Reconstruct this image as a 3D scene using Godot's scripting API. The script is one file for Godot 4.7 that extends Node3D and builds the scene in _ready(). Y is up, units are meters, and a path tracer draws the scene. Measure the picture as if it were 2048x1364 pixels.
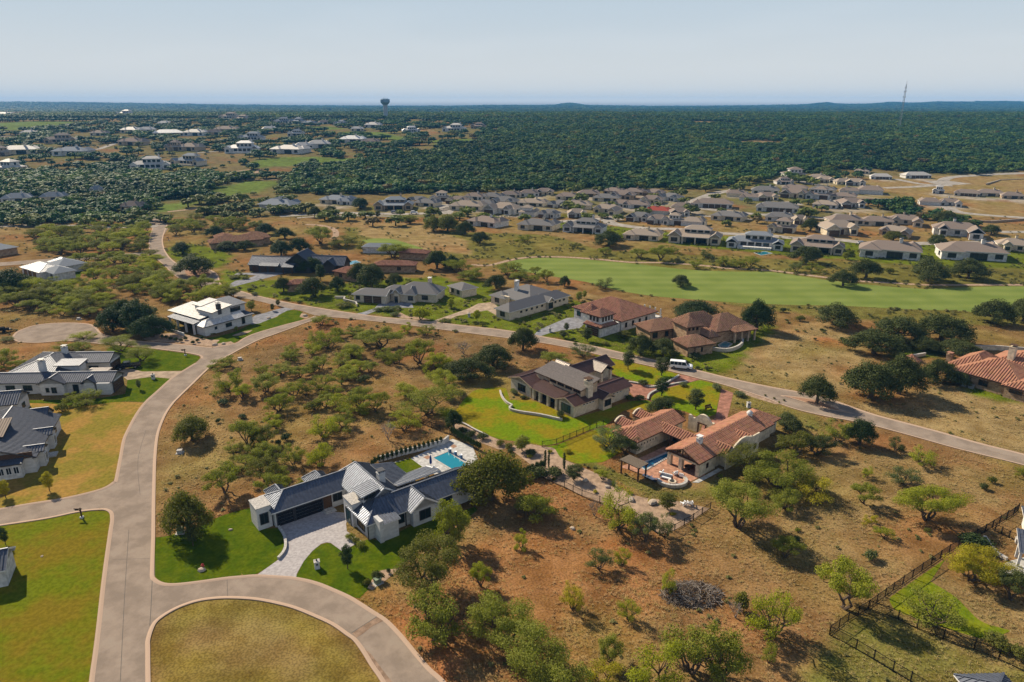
extends Node3D

const STRAW := Color(0.30, 0.215, 0.10)

var M := {}
var taken := {}
var protos := {}
var zone: Image
var wild: Image
var rng := RandomNumberGenerator.new()
var bump := FastNoiseLite.new()
var PD := [0.0, 440.0, 640.0, 850.0, 1170.0, 1600.0, 2130.0, 2800.0, 4300.0, 6200.0, 7300.0, 8300.0, 10000.0, 60000.0]
var PH := [0.0, 0.0, 4.3, 16.0, 29.0, 40.0, 36.0, 28.0, 32.0, 35.0, 36.0, 30.0, 10.0, 0.0]
# the far skyline: bearing (x / distance), extra height, width
var KNOBS := [[-0.70, 40.0, 0.30], [0.078, 11.0, 0.06], [0.078, 18.0, 0.014], [0.45, 18.0, 0.12], [0.422, 16.0, 0.015], [0.515, 14.0, 0.02], [0.66, 44.0, 0.12], [-0.02, 8.0, 0.05], [0.57, 9.0, 0.02]]

# ---------------------------------------------------------------- meshes
class MB:
	var v := PackedVector3Array()
	var n := PackedVector3Array()
	var c := PackedColorArray()
	func tri(p: Vector3, q: Vector3, r: Vector3, k := Color.WHITE) -> void:
		var m := (q - p).cross(r - p).normalized()
		v.append(p); v.append(r); v.append(q)
		n.append(m); n.append(m); n.append(m)
		c.append(k); c.append(k); c.append(k)
	func quad(p: Vector3, q: Vector3, r: Vector3, s: Vector3, k := Color.WHITE) -> void:
		tri(p, q, r, k)
		tri(p, r, s, k)
	func poly(pts: Array, k := Color.WHITE) -> void:
		for i in range(1, pts.size() - 1):
			tri(pts[0], pts[i], pts[i + 1], k)
	func box(at: Vector3, size: Vector3, k := Color.WHITE, b := Basis.IDENTITY) -> void:
		var h := size * 0.5
		var x := b.x * h.x
		var y := b.y * h.y
		var z := b.z * h.z
		quad(at + x - y + z, at + x - y - z, at + x + y - z, at + x + y + z, k)
		quad(at - x - y - z, at - x - y + z, at - x + y + z, at - x + y - z, k)
		quad(at - x + y + z, at + x + y + z, at + x + y - z, at - x + y - z, k)
		quad(at - x - y - z, at + x - y - z, at + x - y + z, at - x - y + z, k)
		quad(at - x - y + z, at + x - y + z, at + x + y + z, at - x + y + z, k)
		quad(at + x - y - z, at - x - y - z, at - x + y - z, at + x + y - z, k)
	func bar(p: Vector3, q: Vector3, w: float, h: float, k := Color.WHITE) -> void:
		var d := q - p
		var l := d.length()
		if l < 0.001:
			return
		d /= l
		var s := d.cross(Vector3.UP)
		s = Vector3.RIGHT if s.length() < 0.01 else s.normalized()
		box((p + q) * 0.5, Vector3(w, h, l), k, Basis(s, s.cross(d), -d))
	func tube(pts: Array, rad: Array, sides: int, k := Color.WHITE) -> void:
		var rings := []
		for i in pts.size():
			var d: Vector3 = (pts[mini(i + 1, pts.size() - 1)] - pts[maxi(i - 1, 0)]).normalized()
			var s := d.cross(Vector3(0.3, 0.1, 0.95)).normalized()
			var t := s.cross(d)
			var ring := []
			for j in sides:
				var a := TAU * j / sides
				ring.append(pts[i] + (s * cos(a) + t * sin(a)) * rad[i])
			rings.append(ring)
		for i in pts.size() - 1:
			for j in sides:
				var j2 := (j + 1) % sides
				quad(rings[i][j], rings[i + 1][j], rings[i + 1][j2], rings[i][j2], k)
		poly(rings[-1], k)
	func lathe(prof: Array, sides: int, at := Vector3.ZERO, k := Color.WHITE) -> void:
		for i in prof.size() - 1:
			for j in sides:
				var a := TAU * j / sides
				var b := TAU * (j + 1) / sides
				var p: Vector2 = prof[i]
				var q: Vector2 = prof[i + 1]
				quad(at + Vector3(cos(a) * p.x, p.y, -sin(a) * p.x), at + Vector3(cos(b) * p.x, p.y, -sin(b) * p.x), at + Vector3(cos(b) * q.x, q.y, -sin(b) * q.x), at + Vector3(cos(a) * q.x, q.y, -sin(a) * q.x), k)
	func prism(pts: PackedVector2Array, y0: float, y1: float, k := Color.WHITE, top := true) -> void:
		var idx := Geometry2D.triangulate_polygon(pts)
		if top:
			for i in range(0, idx.size(), 3):
				var a := Vector3(pts[idx[i]].x, y1, pts[idx[i]].y)
				var b := Vector3(pts[idx[i + 1]].x, y1, pts[idx[i + 1]].y)
				var d := Vector3(pts[idx[i + 2]].x, y1, pts[idx[i + 2]].y)
				if (b - a).cross(d - a).y > 0:
					tri(a, b, d, k)
				else:
					tri(a, d, b, k)
		var turn := Geometry2D.is_polygon_clockwise(pts)
		for i in pts.size():
			var p := pts[i]
			var q := pts[(i + 1) % pts.size()]
			if turn:
				var t := p
				p = q
				q = t
			quad(Vector3(q.x, y0, q.y), Vector3(p.x, y0, p.y), Vector3(p.x, y1, p.y), Vector3(q.x, y1, q.y), k)
	func leaf(at: Vector3, nrm: Vector3, s: float, asp: float, spin: float, k: Color) -> void:
		var x := nrm.cross(Vector3(0.31, 0.87, 0.22)).normalized().rotated(nrm, spin)
		var y := nrm.cross(x)
		tri(at - x * s, at - y * s * asp, at + x * s, k)
		tri(at - x * s, at + x * s, at + y * s * asp, k)

func commit(parts: Array) -> ArrayMesh:
	var m := ArrayMesh.new()
	for p in parts:
		var b: MB = p[0]
		if b.v.is_empty():
			continue
		var a := []
		a.resize(Mesh.ARRAY_MAX)
		a[Mesh.ARRAY_VERTEX] = b.v
		a[Mesh.ARRAY_NORMAL] = b.n
		a[Mesh.ARRAY_COLOR] = b.c
		var uv := PackedVector2Array()
		uv.resize(b.v.size())
		for i in b.v.size():
			uv[i] = Vector2(b.v[i].x, b.v[i].z)
		a[Mesh.ARRAY_TEX_UV] = uv
		a[Mesh.ARRAY_TEX_UV2] = uv
		m.add_surface_from_arrays(Mesh.PRIMITIVE_TRIANGLES, a)
		m.surface_set_material(m.get_surface_count() - 1, M[p[1]])
	return m

func numbered(called: String) -> String:
	var k: int = taken.get(called, 0)
	taken[called] = k + 1
	return called if k == 0 else "%s_%03d" % [called, k]

func part(called: String, parts: Array, parent: Node) -> MeshInstance3D:
	var o := MeshInstance3D.new()
	o.name = called
	if parts.size() == 2 and parts[0] is MB and parts[1] is String:
		parts = [parts]
	o.mesh = commit(parts)
	if parent == self:
		o.name = numbered(called)
	else:
		var k := 0
		while parent.has_node(NodePath(o.name)):
			k += 1
			o.name = "%s_%03d" % [called, k]
	parent.add_child(o, true)
	return o

func tag(o: Node, label: String, category: String, group := "") -> void:
	o.set_meta("label", label)
	o.set_meta("category", category)
	if group:
		o.set_meta("group", group)

func thing(called: String, x: float, z: float, yaw: float, label: String, category: String, group := "") -> Node3D:
	var o := Node3D.new()
	o.name = numbered(called)
	add_child(o, true)
	o.position = Vector3(x, H(x, z), z)
	o.rotation_degrees.y = yaw
	tag(o, label, category, group)
	return o

func struct(called: String, parts: Array, label := "") -> MeshInstance3D:
	var o := part(called, parts, self)
	o.set_meta("kind", "structure")
	if label:
		o.set_meta("label", label)
	return o

func copy(o: Node3D, x: float, z: float, yaw: float, label: String, stem: String) -> Node3D:
	var c: Node3D = o.duplicate()
	c.name = numbered(stem)
	add_child(c, true)
	c.position = Vector3(x, H(x, z), z)
	c.rotation_degrees.y = yaw
	c.set_meta("label", label)
	return c

# ---------------------------------------------------------------- the lie of the land
func H(x: float, z: float) -> float:
	var d := -z
	if d <= 440.0:
		return 0.0
	var i := 1
	while i < PD.size() - 1 and PD[i] < d:
		i += 1
	var t: float = (d - PD[i - 1]) / (PD[i] - PD[i - 1])
	var y: float = lerpf(PH[i - 1], PH[i], clampf(t, 0.0, 1.0))
	if d > 1200.0:
		y += bump.get_noise_2d(x * 0.25, z * 0.25) * 7.0 * smoothstep(1200.0, 2500.0, d)
	if d > 4000.0:
		var r := bump.get_noise_2d(x * 1.7, z * 1.7) * 4.0
		var s := x / d
		for k in KNOBS:
			var e: float = (s - k[0]) / k[2]
			r += k[1] * exp(-e * e)
		y += r * smoothstep(4200.0, 7300.0, d) * (1.0 - smoothstep(7600.0, 9800.0, d))
	return y

# ---------------------------------------------------------------- materials
func grain(seed_: int, freq: float, oct: int, lo: Color, hi: Color, gain := 1.6, size := 256, type := FastNoiseLite.TYPE_SIMPLEX_SMOOTH) -> ImageTexture:
	var f := FastNoiseLite.new()
	f.seed = seed_
	f.noise_type = type
	f.frequency = freq
	f.fractal_octaves = oct
	f.fractal_gain = 0.66 if oct >= 5 else 0.5
	var im := f.get_seamless_image(size, size)
	im.convert(Image.FORMAT_L8)
	var src := im.get_data()
	var lut := []
	for i in 256:
		var t := clampf((i / 255.0 - 0.5) * gain + 0.5, 0.0, 1.0)
		var k := lo.lerp(hi, t).linear_to_srgb()
		lut.append([k.r8, k.g8, k.b8])
	var out := PackedByteArray()
	out.resize(size * size * 3)
	for i in src.size():
		var k: Array = lut[src[i]]
		out[i * 3] = k[0]
		out[i * 3 + 1] = k[1]
		out[i * 3 + 2] = k[2]
	return ImageTexture.create_from_image(Image.create_from_data(size, size, false, Image.FORMAT_RGB8, out))

func mat(called: String, col: Color, rough := 0.85, metal := 0.0, tex: Texture2D = null, tile := 4.0, tri_ := true) -> StandardMaterial3D:
	var m := StandardMaterial3D.new()
	m.albedo_color = col.linear_to_srgb()
	m.roughness = rough
	m.metallic = metal
	m.metallic_specular = 0.5 if rough < 0.6 else (0.25 if rough < 0.8 else 0.06)
	m.vertex_color_use_as_albedo = true
	if tex:
		m.albedo_texture = tex
		m.uv1_triplanar = tri_
		m.uv1_scale = Vector3.ONE / tile
	M[called] = m
	return m

func land(called: String, col: Color, a: Texture2D, ta: float, b: Texture2D, tb: float, rough := 0.95) -> StandardMaterial3D:
	var m := mat(called, col, rough, 0.0, a, ta, false)
	m.detail_enabled = true
	m.detail_albedo = b
	m.detail_blend_mode = BaseMaterial3D.BLEND_MODE_MUL
	m.detail_uv_layer = BaseMaterial3D.DETAIL_UV_2
	m.uv2_scale = Vector3.ONE / tb
	return m

func blocks(seed_: int, w: int, h: int, rows: int, lo: Color, hi: Color, joint: Color) -> ImageTexture:
	var r := RandomNumberGenerator.new()
	r.seed = seed_
	var im := Image.create(w, h, false, Image.FORMAT_RGB8)
	im.fill(joint.linear_to_srgb())
	var rh := h / rows
	for j in rows:
		var x := r.randi_range(-10, 0)
		while x < w:
			var l := r.randi_range(w / 9, w / 4)
			var k := lo.lerp(hi, r.randf()).linear_to_srgb()
			im.fill_rect(Rect2i(maxi(x, 0), j * rh, mini(l - 1, w - x), rh - 1), k)
			x += l
	return ImageTexture.create_from_image(im)

func mown() -> ImageTexture:
	var im := Image.create(64, 64, false, Image.FORMAT_RGB8)
	for y in 64:
		im.fill_rect(Rect2i(0, y, 64, 1), Color(1, 1, 1).lerp(Color(0.93, 0.95, 0.93), 0.5 + 0.5 * sin(y * TAU / 32.0)))
	return ImageTexture.create_from_image(im)

func materials() -> void:
	var w := Color.WHITE
	var soft := grain(3, 0.02, 4, Color(0.62, 0.62, 0.62), Color(1.0, 1.0, 1.0))
	var fine := grain(4, 0.09, 3, Color(0.58, 0.57, 0.55), Color(1.08, 1.06, 1.04), 1.8)
	var speck := grain(5, 0.16, 2, Color(0.7, 0.7, 0.7), w, 1.8)
	var blade := grain(25, 0.035, 5, Color(0.70, 0.71, 0.66), Color(1.03, 1.02, 1.0), 2.0)
	var dry := grain(6, 0.018, 5, Color(0.72, 0.66, 0.55), Color(1.0, 0.98, 0.95), 2.2, 512)
	var green := grain(7, 0.025, 4, Color(0.62, 0.75, 0.6), Color(1.0, 0.95, 0.8), 2.0)
	land("ground", w, dry, 61.0, fine, 9.7)
	land("lush", Color(0.088, 0.120, 0.006), green, 23.0, blade, 8.3)
	land("yellow_grass", Color(0.215, 0.205, 0.013), grain(8, 0.012, 5, Color(1.0, 0.82, 0.9), Color(0.60, 0.93, 0.5), 3.4, 512), 83.0, blade, 9.1)
	land("golden_grass", Color(0.30, 0.205, 0.055), grain(9, 0.012, 5, Color(1.0, 0.88, 0.85), Color(0.68, 0.80, 0.5), 3.0, 512), 67.0, blade, 9.7)
	land("olive_grass", Color(0.165, 0.148, 0.013), grain(18, 0.012, 5, Color(1.0, 0.84, 0.9), Color(0.7, 0.93, 0.5), 2.4, 512), 83.0, blade, 9.1)
	land("bright_grass", Color(0.19, 0.215, 0.014), green, 27.0, blade, 8.7)
	land("fairway", Color(0.17, 0.205, 0.052), grain(10, 0.014, 3, Color(0.8, 0.85, 0.75), w, 2.0), 90.0, mown(), 17.0)
	land("asphalt", Color(0.315, 0.255, 0.205), grain(11, 0.012, 6, Color(0.76, 0.745, 0.73), Color(1.02, 1.0, 0.98), 2.2, 512), 37.0, speck, 2.3, 0.9)
	land("far_road", Color(0.42, 0.38, 0.33), soft, 31.0, speck, 4.0, 0.9)
	land("stamped", Color(0.40, 0.37, 0.36), grain(12, 0.05, 4, Color(0.8, 0.79, 0.8), w, 2.2), 9.0, blocks(13, 256, 256, 12, Color(0.88, 0.88, 0.88), w, Color(0.74, 0.74, 0.74)), 7.0, 0.75)
	land("paver", Color(0.42, 0.21, 0.15), soft, 11.0, blocks(14, 256, 256, 16, Color(0.7, 0.66, 0.64), w, Color(0.5, 0.5, 0.5)), 4.0, 0.9)
	land("pale_drive", Color(0.47, 0.36, 0.26), soft, 13.0, speck, 3.0)
	land("slate_drive", Color(0.30, 0.30, 0.32), soft, 13.0, speck, 3.0)
	land("gravel", Color(0.46, 0.33, 0.235), soft, 9.0, fine, 3.1)
	land("deck", Color(0.52, 0.505, 0.475), soft, 7.0, blocks(15, 256, 256, 8, Color(0.93, 0.93, 0.93), w, Color(0.82, 0.82, 0.82)), 6.0, 0.7)
	land("terracotta_deck", Color(0.50, 0.27, 0.18), soft, 7.0, blocks(16, 256, 256, 10, Color(0.8, 0.8, 0.8), w, Color(0.7, 0.6, 0.6)), 4.0, 0.8)
	mat("kerb", Color(0.47, 0.34, 0.25), 0.9, 0.0, speck, 2.0)
	land("red_dust", Color(0.36, 0.25, 0.18), soft, 7.0, fine, 2.7)
	mat("crack", Color(0.11, 0.10, 0.09), 0.9)
	mat("black_metal", Color(0.15, 0.165, 0.20), 0.5, 0.75, soft, 5.0)
	mat("grey_metal", Color(0.105, 0.118, 0.152), 0.56, 0.4, soft, 5.0)
	mat("silver_metal", Color(0.66, 0.645, 0.62), 0.55, 0.25, soft, 6.0)
	mat("brown_metal", Color(0.135, 0.072, 0.06), 0.45, 0.35, soft, 4.0)
	mat("tan_metal", Color(0.30, 0.255, 0.22), 0.45, 0.35, soft, 4.0)
	mat("grey_shingle", Color(0.20, 0.195, 0.195), 0.9, 0.0, fine, 2.3)
	mat("brown_shingle", Color(0.265, 0.215, 0.185), 0.9, 0.0, fine, 2.3)
	mat("tan_shingle", Color(0.36, 0.30, 0.245), 0.9, 0.0, fine, 2.3)
	mat("blue_shingle", Color(0.24, 0.265, 0.30), 0.8, 0.1, fine, 2.3)
	mat("red_shingle", Color(0.38, 0.09, 0.065), 0.85, 0.0, fine, 2.3)
	mat("pale_shingle", Color(0.52, 0.5, 0.47), 0.7, 0.2, fine, 2.3)
	mat("clay_tile", Color(0.375, 0.19, 0.122), 0.8)
	mat("rust_tile", Color(0.315, 0.165, 0.115), 0.8)
	mat("brown_tile", Color(0.30, 0.175, 0.115), 0.8)
	mat("stone_white", Color(0.56, 0.55, 0.53), 0.9, 0.0, blocks(20, 256, 256, 9, Color(0.82, 0.82, 0.82), w, Color(0.85, 0.84, 0.82)), 3.2)
	mat("stone_cream", Color(0.64, 0.555, 0.43), 0.9, 0.0, blocks(21, 256, 256, 9, Color(0.72, 0.69, 0.64), w, Color(0.8, 0.76, 0.7)), 3.2)
	mat("stone_tan", Color(0.40, 0.28, 0.18), 0.9, 0.0, blocks(22, 256, 256, 10, Color(0.55, 0.5, 0.46), w, Color(0.8, 0.76, 0.7)), 3.0)
	mat("stucco_white", Color(0.66, 0.64, 0.60), 0.9, 0.0, soft, 7.0)
	mat("stucco_cream", Color(0.70, 0.60, 0.44), 0.9, 0.0, soft, 7.0)
	mat("stucco_tan", Color(0.50, 0.38, 0.26), 0.9, 0.0, soft, 7.0)
	mat("wood", Color(0.10, 0.055, 0.032), 0.7, 0.0, soft, 2.0)
	mat("grey_wood", Color(0.21, 0.17, 0.13), 0.85, 0.0, speck, 1.0)
	mat("dark_trim", Color(0.03, 0.03, 0.034), 0.5)
	mat("white_trim", Color(0.62, 0.61, 0.59), 0.6)
	mat("glass", Color(0.02, 0.028, 0.034), 0.08, 0.2)
	mat("teal_glass", Color(0.03, 0.09, 0.09), 0.1, 0.2)
	mat("concrete", Color(0.5, 0.47, 0.43), 0.9, 0.0, soft, 3.0)
	mat("white_paint", Color(0.8, 0.8, 0.8), 0.35)
	mat("black_paint", Color(0.012, 0.013, 0.018), 0.2, 0.3)
	mat("grey_paint", Color(0.3, 0.31, 0.33), 0.3, 0.3)
	mat("red_paint", Color(0.45, 0.04, 0.03), 0.4)
	mat("rubber", Color(0.02, 0.02, 0.02), 0.8)
	mat("lamp_glass", Color(0.8, 0.8, 0.75), 0.1)
	mat("tail_red", Color(0.4, 0.02, 0.02), 0.2)
	mat("iron", Color(0.014, 0.013, 0.012), 0.6, 0.3)
	mat("green_box", Color(0.18, 0.23, 0.15), 0.6)
	mat("blue_cloth", Color(0.03, 0.06, 0.22), 0.9)
	mat("white_cloth", Color(0.75, 0.75, 0.74), 0.9)
	mat("mulch", Color(0.36, 0.22, 0.15), 0.95, 0.0, fine, 1.0)
	mat("rock", Color(0.45, 0.37, 0.29), 0.9, 0.0, speck, 1.5)
	mat("steel", Color(0.22, 0.23, 0.25), 0.5, 0.5)
	mat("tower_blue", Color(0.19, 0.29, 0.38), 0.6, 0.0, soft, 9.0)
	mat("tower_shaft", Color(0.36, 0.40, 0.44), 0.8, 0.0, soft, 9.0)
	mat("bark", Color(0.115, 0.085, 0.062), 0.95, 0.0, speck, 0.6)
	mat("deadwood", Color(0.27, 0.235, 0.205), 0.95)
	var water := mat("pool_water", Color(0.010, 0.19, 0.25), 0.05)
	water.clearcoat_enabled = true
	water.clearcoat = 0.6
	water.clearcoat_roughness = 0.05
	mat("deep_water", Color(0.01, 0.12, 0.20), 0.05)
	mat("pool_tile", Color(0.05, 0.13, 0.26), 0.3)
	var leaves := {"leaf_bright": Color(0.31, 0.33, 0.036), "leaf_yellow": Color(0.40, 0.35, 0.028), "leaf_mid": Color(0.235, 0.25, 0.040), "leaf_olive": Color(0.155, 0.158, 0.032), "leaf_grey": Color(0.16, 0.185, 0.085), "leaf_dark": Color(0.078, 0.094, 0.027), "leaf_deep": Color(0.048, 0.076, 0.024), "leaf_far": Color(1, 1, 1)}
	for k in leaves:
		var m := mat(k, leaves[k], 0.7)
		m.backlight_enabled = true
		m.backlight = Color(0.93, 0.95, 0.45) if k in ["leaf_bright", "leaf_yellow"] else (Color(0.86, 0.9, 0.4) if k in ["leaf_mid", "leaf_olive", "leaf_grey"] else Color(0.6, 0.66, 0.35))
	var tuft := mat("tuft", Color(1, 1, 1), 0.9)
	tuft.backlight_enabled = true
	tuft.backlight = Color(0.3, 0.28, 0.15)

const LIFT := 0.05
var MARKS := ["blue swimming pool", "stamped driveway", "white stone mailbox pillar", "brush pile", "lap pool", "brick drive", "white van", "transformer box by the bend", "cul-de-sac", "parked black pickup", "oak island in the road", "gazebo", "loop road bend", "fence corner", "two white garden chairs", "round fire pit", "shining white roof", "road junction at left", "green utility box", "walled pool", "curved stone wall", "small square casita", "putting green", "lone fairway tree", "red soil patch", "right edge of frame", "bottom edge of frame", "left edge of frame", "black farmhouse", "beige drive", "median strip", "clerestory on the brown roof", "white villa", "upper T junction", "side street", "pale roofed house", "cart path bend", "three cypresses", "stone mansion", "agave", "tile house at right", "fairway cart path", "red roofed pavilion", "long grey hip roof", "pool terrace corner", "timber street sign", "yellow green lawn", "slate drive", "street below the U shaped house", "tree belt on the far slope", "right hand road", "cottage with steep slate roof", "grey ranch house", "northern road", "front row of tract houses", "leafless tree on the dry lot", "dark round oak by the yellow lawn", "inner kerb of the bend", "dark olive shrub amid the mesquites", "hedge along the pool wall", "broad bush by the kerb", "road fork", "garage wing roof"]
var THICKETS := ["below the pale house", "beside the pale house", "behind the shining roof", "above the side street", "above the brown tiles"]

func joined_edges(l: PackedVector2Array, r: PackedVector2Array) -> PackedVector2Array:
	var o := smooth(l)
	var q := smooth(r)
	q.reverse()
	o.append_array(q)
	return o

func smooth_ring(p: PackedVector2Array, n := 4) -> PackedVector2Array:
	# rounds gentle corners only; sharp ones stay
	var o := PackedVector2Array()
	var m := p.size()
	for i in m:
		var a := p[(i - 1 + m) % m]
		var b := p[i]
		var c := p[(i + 1) % m]
		var t := (b - a).normalized().dot((c - b).normalized())
		if t > 0.35:
			var u := minf(b.distance_to(a), b.distance_to(c)) * 0.35
			var p0 := b + (a - b).normalized() * u
			var p1 := b + (c - b).normalized() * u
			for k in n:
				var s := float(k) / (n - 1)
				o.append(p0.lerp(b, s).lerp(b.lerp(p1, s), s))
		else:
			o.append(b)
	return o

func make_sky() -> void:
	var w := 1024
	var h := 512
	var im := Image.create(w, h, false, Image.FORMAT_RGBF)
	var f := FastNoiseLite.new()
	f.seed = 12
	f.frequency = 0.9
	f.fractal_octaves = 5
	var sun := Vector3(-1.0, tan(deg_to_rad(35.0)) * sqrt(2.0), -1.0).normalized()
	for j in h:
		var el := (0.5 - (j + 0.5) / h) * PI
		var y := sin(el)
		var up := maxf(y, 0.0)
		var hz := Color(0.98, 0.88, 0.74).lerp(Color(0.60, 0.615, 0.61), smoothstep(0.0, 0.009, up))
		var low := hz.lerp(Color(0.455, 0.535, 0.60), smoothstep(0.01, 0.13, up))
		var base := low.lerp(Color(0.15, 0.235, 0.40), smoothstep(0.10, 0.42, up)).lerp(Color(0.05, 0.10, 0.22), smoothstep(0.3, 0.9, up))
		if y < 0.0:
			base = Color(0.22, 0.2, 0.17).lerp(hz, smoothstep(-0.03, 0.0, y))
		for i in w:
			# Godot's panorama: u = 0.5 looks along -z
			var az := ((i + 0.5) / w - 0.5) * TAU
			var d := Vector3(sin(az) * cos(el), y, -cos(az) * cos(el))
			var k := base
			var g := maxf(0.0, d.dot(sun))
			if y > -0.02:
				k += Color(1.0, 0.96, 0.9) * (0.07 * pow(g, 3.0) + 0.4 * pow(g, 24.0))
				# thin streaks of high cirrus
				var q := d / (up + 0.12)
				var c := f.get_noise_3d(q.x * 0.5 + q.z * 0.2, 0.0, q.z * 0.9 - q.x * 0.35)
				var s := clampf(c * 1.5 - 0.02, 0.0, 1.0) * smoothstep(0.01, 0.08, up) * (0.10 + 0.5 * pow(g, 2.0))
				k = k.lerp(Color(0.78, 0.79, 0.80), clampf(s, 0.0, 0.7))
			im.set_pixel(i, j, k * 0.73)
	var p := PanoramaSkyMaterial.new()
	p.panorama = ImageTexture.create_from_image(im)
	var sky := Sky.new()
	sky.sky_material = p
	var env := Environment.new()
	env.background_mode = Environment.BG_SKY
	env.sky = sky
	env.tonemap_mode = Environment.TONE_MAPPER_LINEAR
	env.tonemap_exposure = 1.65
	env.ssao_enabled = true
	env.ssil_enabled = true
	env.sdfgi_enabled = true
	env.fog_enabled = true
	env.fog_density = 0.000085
	env.fog_light_color = Color(0.40, 0.70, 0.96)
	var we := WorldEnvironment.new()
	we.name = "world"
	we.environment = env
	add_child(we)

func _ready() -> void:
	rng.seed = 2024
	bump.seed = 8
	bump.frequency = 0.02
	bump.fractal_octaves = 3
	var cam := Camera3D.new()
	cam.name = "camera"
	cam.position = Vector3(0, 66, 0)
	cam.rotation_degrees = Vector3(-18.7413, 0, 0)
	cam.fov = 51.9454
	cam.near = 0.5
	cam.far = 60000.0
	cam.current = true
	add_child(cam)
	make_sky()
	var sun := DirectionalLight3D.new()
	sun.name = "sun"
	sun.light_energy = 1.6
	sun.light_color = Color(1.0, 0.94, 0.84)
	sun.light_angular_distance = 0.5
	sun.shadow_enabled = true
	add_child(sun)
	sun.look_at_from_position(Vector3.ZERO, Vector3(1.0, -tan(deg_to_rad(35.0)) * sqrt(2.0), 1.0), Vector3.UP)

	materials()
	maps()
	make_ground()
	roads()
	near_houses()
	far_houses()
	plant_protos()
	plants()
	small_things()
	tufts()
	undergrowth()
	far_wood()
	for k in protos:
		protos[k].free()

func maps() -> void:
	near_map = Image.create(1140, 690, false, Image.FORMAT_RGBF)
	near_map.fill(Color(0.235, 0.155, 0.07))
	open_map = Image.create(1140, 690, false, Image.FORMAT_RGBF)
	open_map.fill(Color(1, 1, 1))
	far_map = Image.create(800, 520, false, Image.FORMAT_RGBF)
	far_map.fill(Color(0.20, 0.155, 0.07))
	cover_map = Image.create(800, 520, false, Image.FORMAT_RGBF)
	cover_map.fill(Color(0, 0, 0))
	var nf := func(k: Color, p: PackedVector2Array) -> void: fill(near_map, p, k, NEAR_X, NEAR_Z, NEAR_C)
	nf.call(Color(0.265, 0.190, 0.090), V([-1198.5, -417.9, 1184.2, -417.9, 945.8, -329.3, 41.9, -329.3, -6.4, -369.4, -138.9, -369.4, -1066.4, -369.4]))
	nf.call(Color(0.165, 0.160, 0.045), V([-93.9, -393.1, 20.1, -369.4, 41.9, -329.3, 128.3, -306.8, 267.1, -287, 200.7, -210.2, 145.7, -210.2, 108.8, -215.6, 81.3, -230.1, 34.7, -269.5, -5.3, -306.8, -60.7, -317.7, -85.3, -355]))
	nf.call(Color(0.310, 0.235, 0.120), V([-90.9, -419.8, -56.1, -405.1, -24, -355, -19.3, -317.7, -39, -329.3, -80.6, -369.4]))
	nf.call(Color(0.130, 0.170, 0.018), V([15.7, -393.1, 91, -335.4, 123.3, -317.7, 186.1, -291.7, 246.1, -287, 266.1, -312.1, 215.7, -341.7, 99.6, -369.4, 22.7, -419.8]))
	nf.call(Color(0.130, 0.170, 0.018), V([-81.8, -241.1, -65.6, -230.1, -51.9, -223.5, -36.4, -217.8, -23.9, -213.4, -13.7, -209.7, -1.8, -205.1, 7.5, -199.7, 17.8, -193.6, 30.1, -184.9, 41.4, -177.7, 47.3, -172, 53.4, -167.4, 58.1, -170.2, 66.6, -184.5, 82.6, -207.6, 75, -215.6, 43.9, -212.9, 44.7, -225.9, 20.6, -239.8, 18.2, -232, -4.4, -250.2, -12.6, -269.5, -24.3, -267.9, -29.1, -276.3, -65, -265.4, -80, -250.2]))
	nf.call(Color(0.265, 0.190, 0.090), V([-13.8, -273.7, 7.1, -269.5, 28.4, -246.6, 45.8, -232, 44.4, -215.6, 44.9, -227.1, 20.8, -242.5, 18.1, -234.6, -4.5, -253.8]))
	nf.call(Color(0.130, 0.170, 0.018), V([-118.6, -276.3, -120.1, -287, -110.1, -282.4, -103.5, -269.5, -87.7, -269.5, -79.2, -253.8, -82.3, -239.8, -96.9, -249.5, -109.9, -260.7]))
	nf.call(Color(0.130, 0.170, 0.018), V([-162.3, -323.4, -167.2, -341.7, -163.4, -346.9, -143.7, -335.4, -127.4, -317.7, -124.1, -291.7, -139.8, -293.7, -150.7, -306.8]))
	nf.call(Color(0.310, 0.235, 0.120), V([83.4, -207.6, 99.2, -215.6, 105.2, -207.6, 97.3, -178.5, 83.2, -154.3, 74.3, -155.9, 56.5, -164.9, 66.6, -184.5]))
	nf.call(Color(0.340, 0.155, 0.072), V([90.1, -199.2, 98.1, -195.4, 95.8, -188.7, 88.9, -190.9]))
	nf.call(Color(0.310, 0.235, 0.120), V([77.1, -151.4, 81.9, -144.3, 105.2, -122.1, 128.6, -154.3, 125.6, -159, 110.4, -163.9, 91.2, -151.4]))
	nf.call(Color(0.130, 0.170, 0.018), V([109.2, -155.9, 118.4, -148.5, 122.8, -152.8, 112.2, -160.6]))
	nf.call(Color(0.130, 0.170, 0.018), V([112, -190.9, 122.6, -184.5, 116.3, -178.5, 103.7, -180.4]))
	nf.call(Color(0.225, 0.172, 0.050), V([-47.4, -74.5, -46.3, -79.1, -41, -81.4, -35.8, -81.1, -24.1, -76.2, -17.4, -69, -12.7, -61.2, -40, -59.2]))
	nf.call(Color(0.270, 0.190, 0.090), V([-44.1, -77.4, -40.1, -79.1, -32.7, -77.4, -25.8, -71.9, -25.5, -66.7, -33.8, -69.4, -41.4, -72.7]))
	nf.call(Color(0.255, 0.162, 0.078), V([-65, -112.6, -73.2, -130.3, -78.6, -149.3, -79.6, -173.1, -74.7, -193.2, -62.4, -217.8, -19, -204.1, 7.3, -193.2, 21.7, -183.7, 20.4, -170.9, -2.9, -159, -11.1, -152.8, -13.3, -143, -13.2, -135.4, -30, -114.4, -42.4, -112.6, -45.2, -105.1, -56, -97]))
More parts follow.
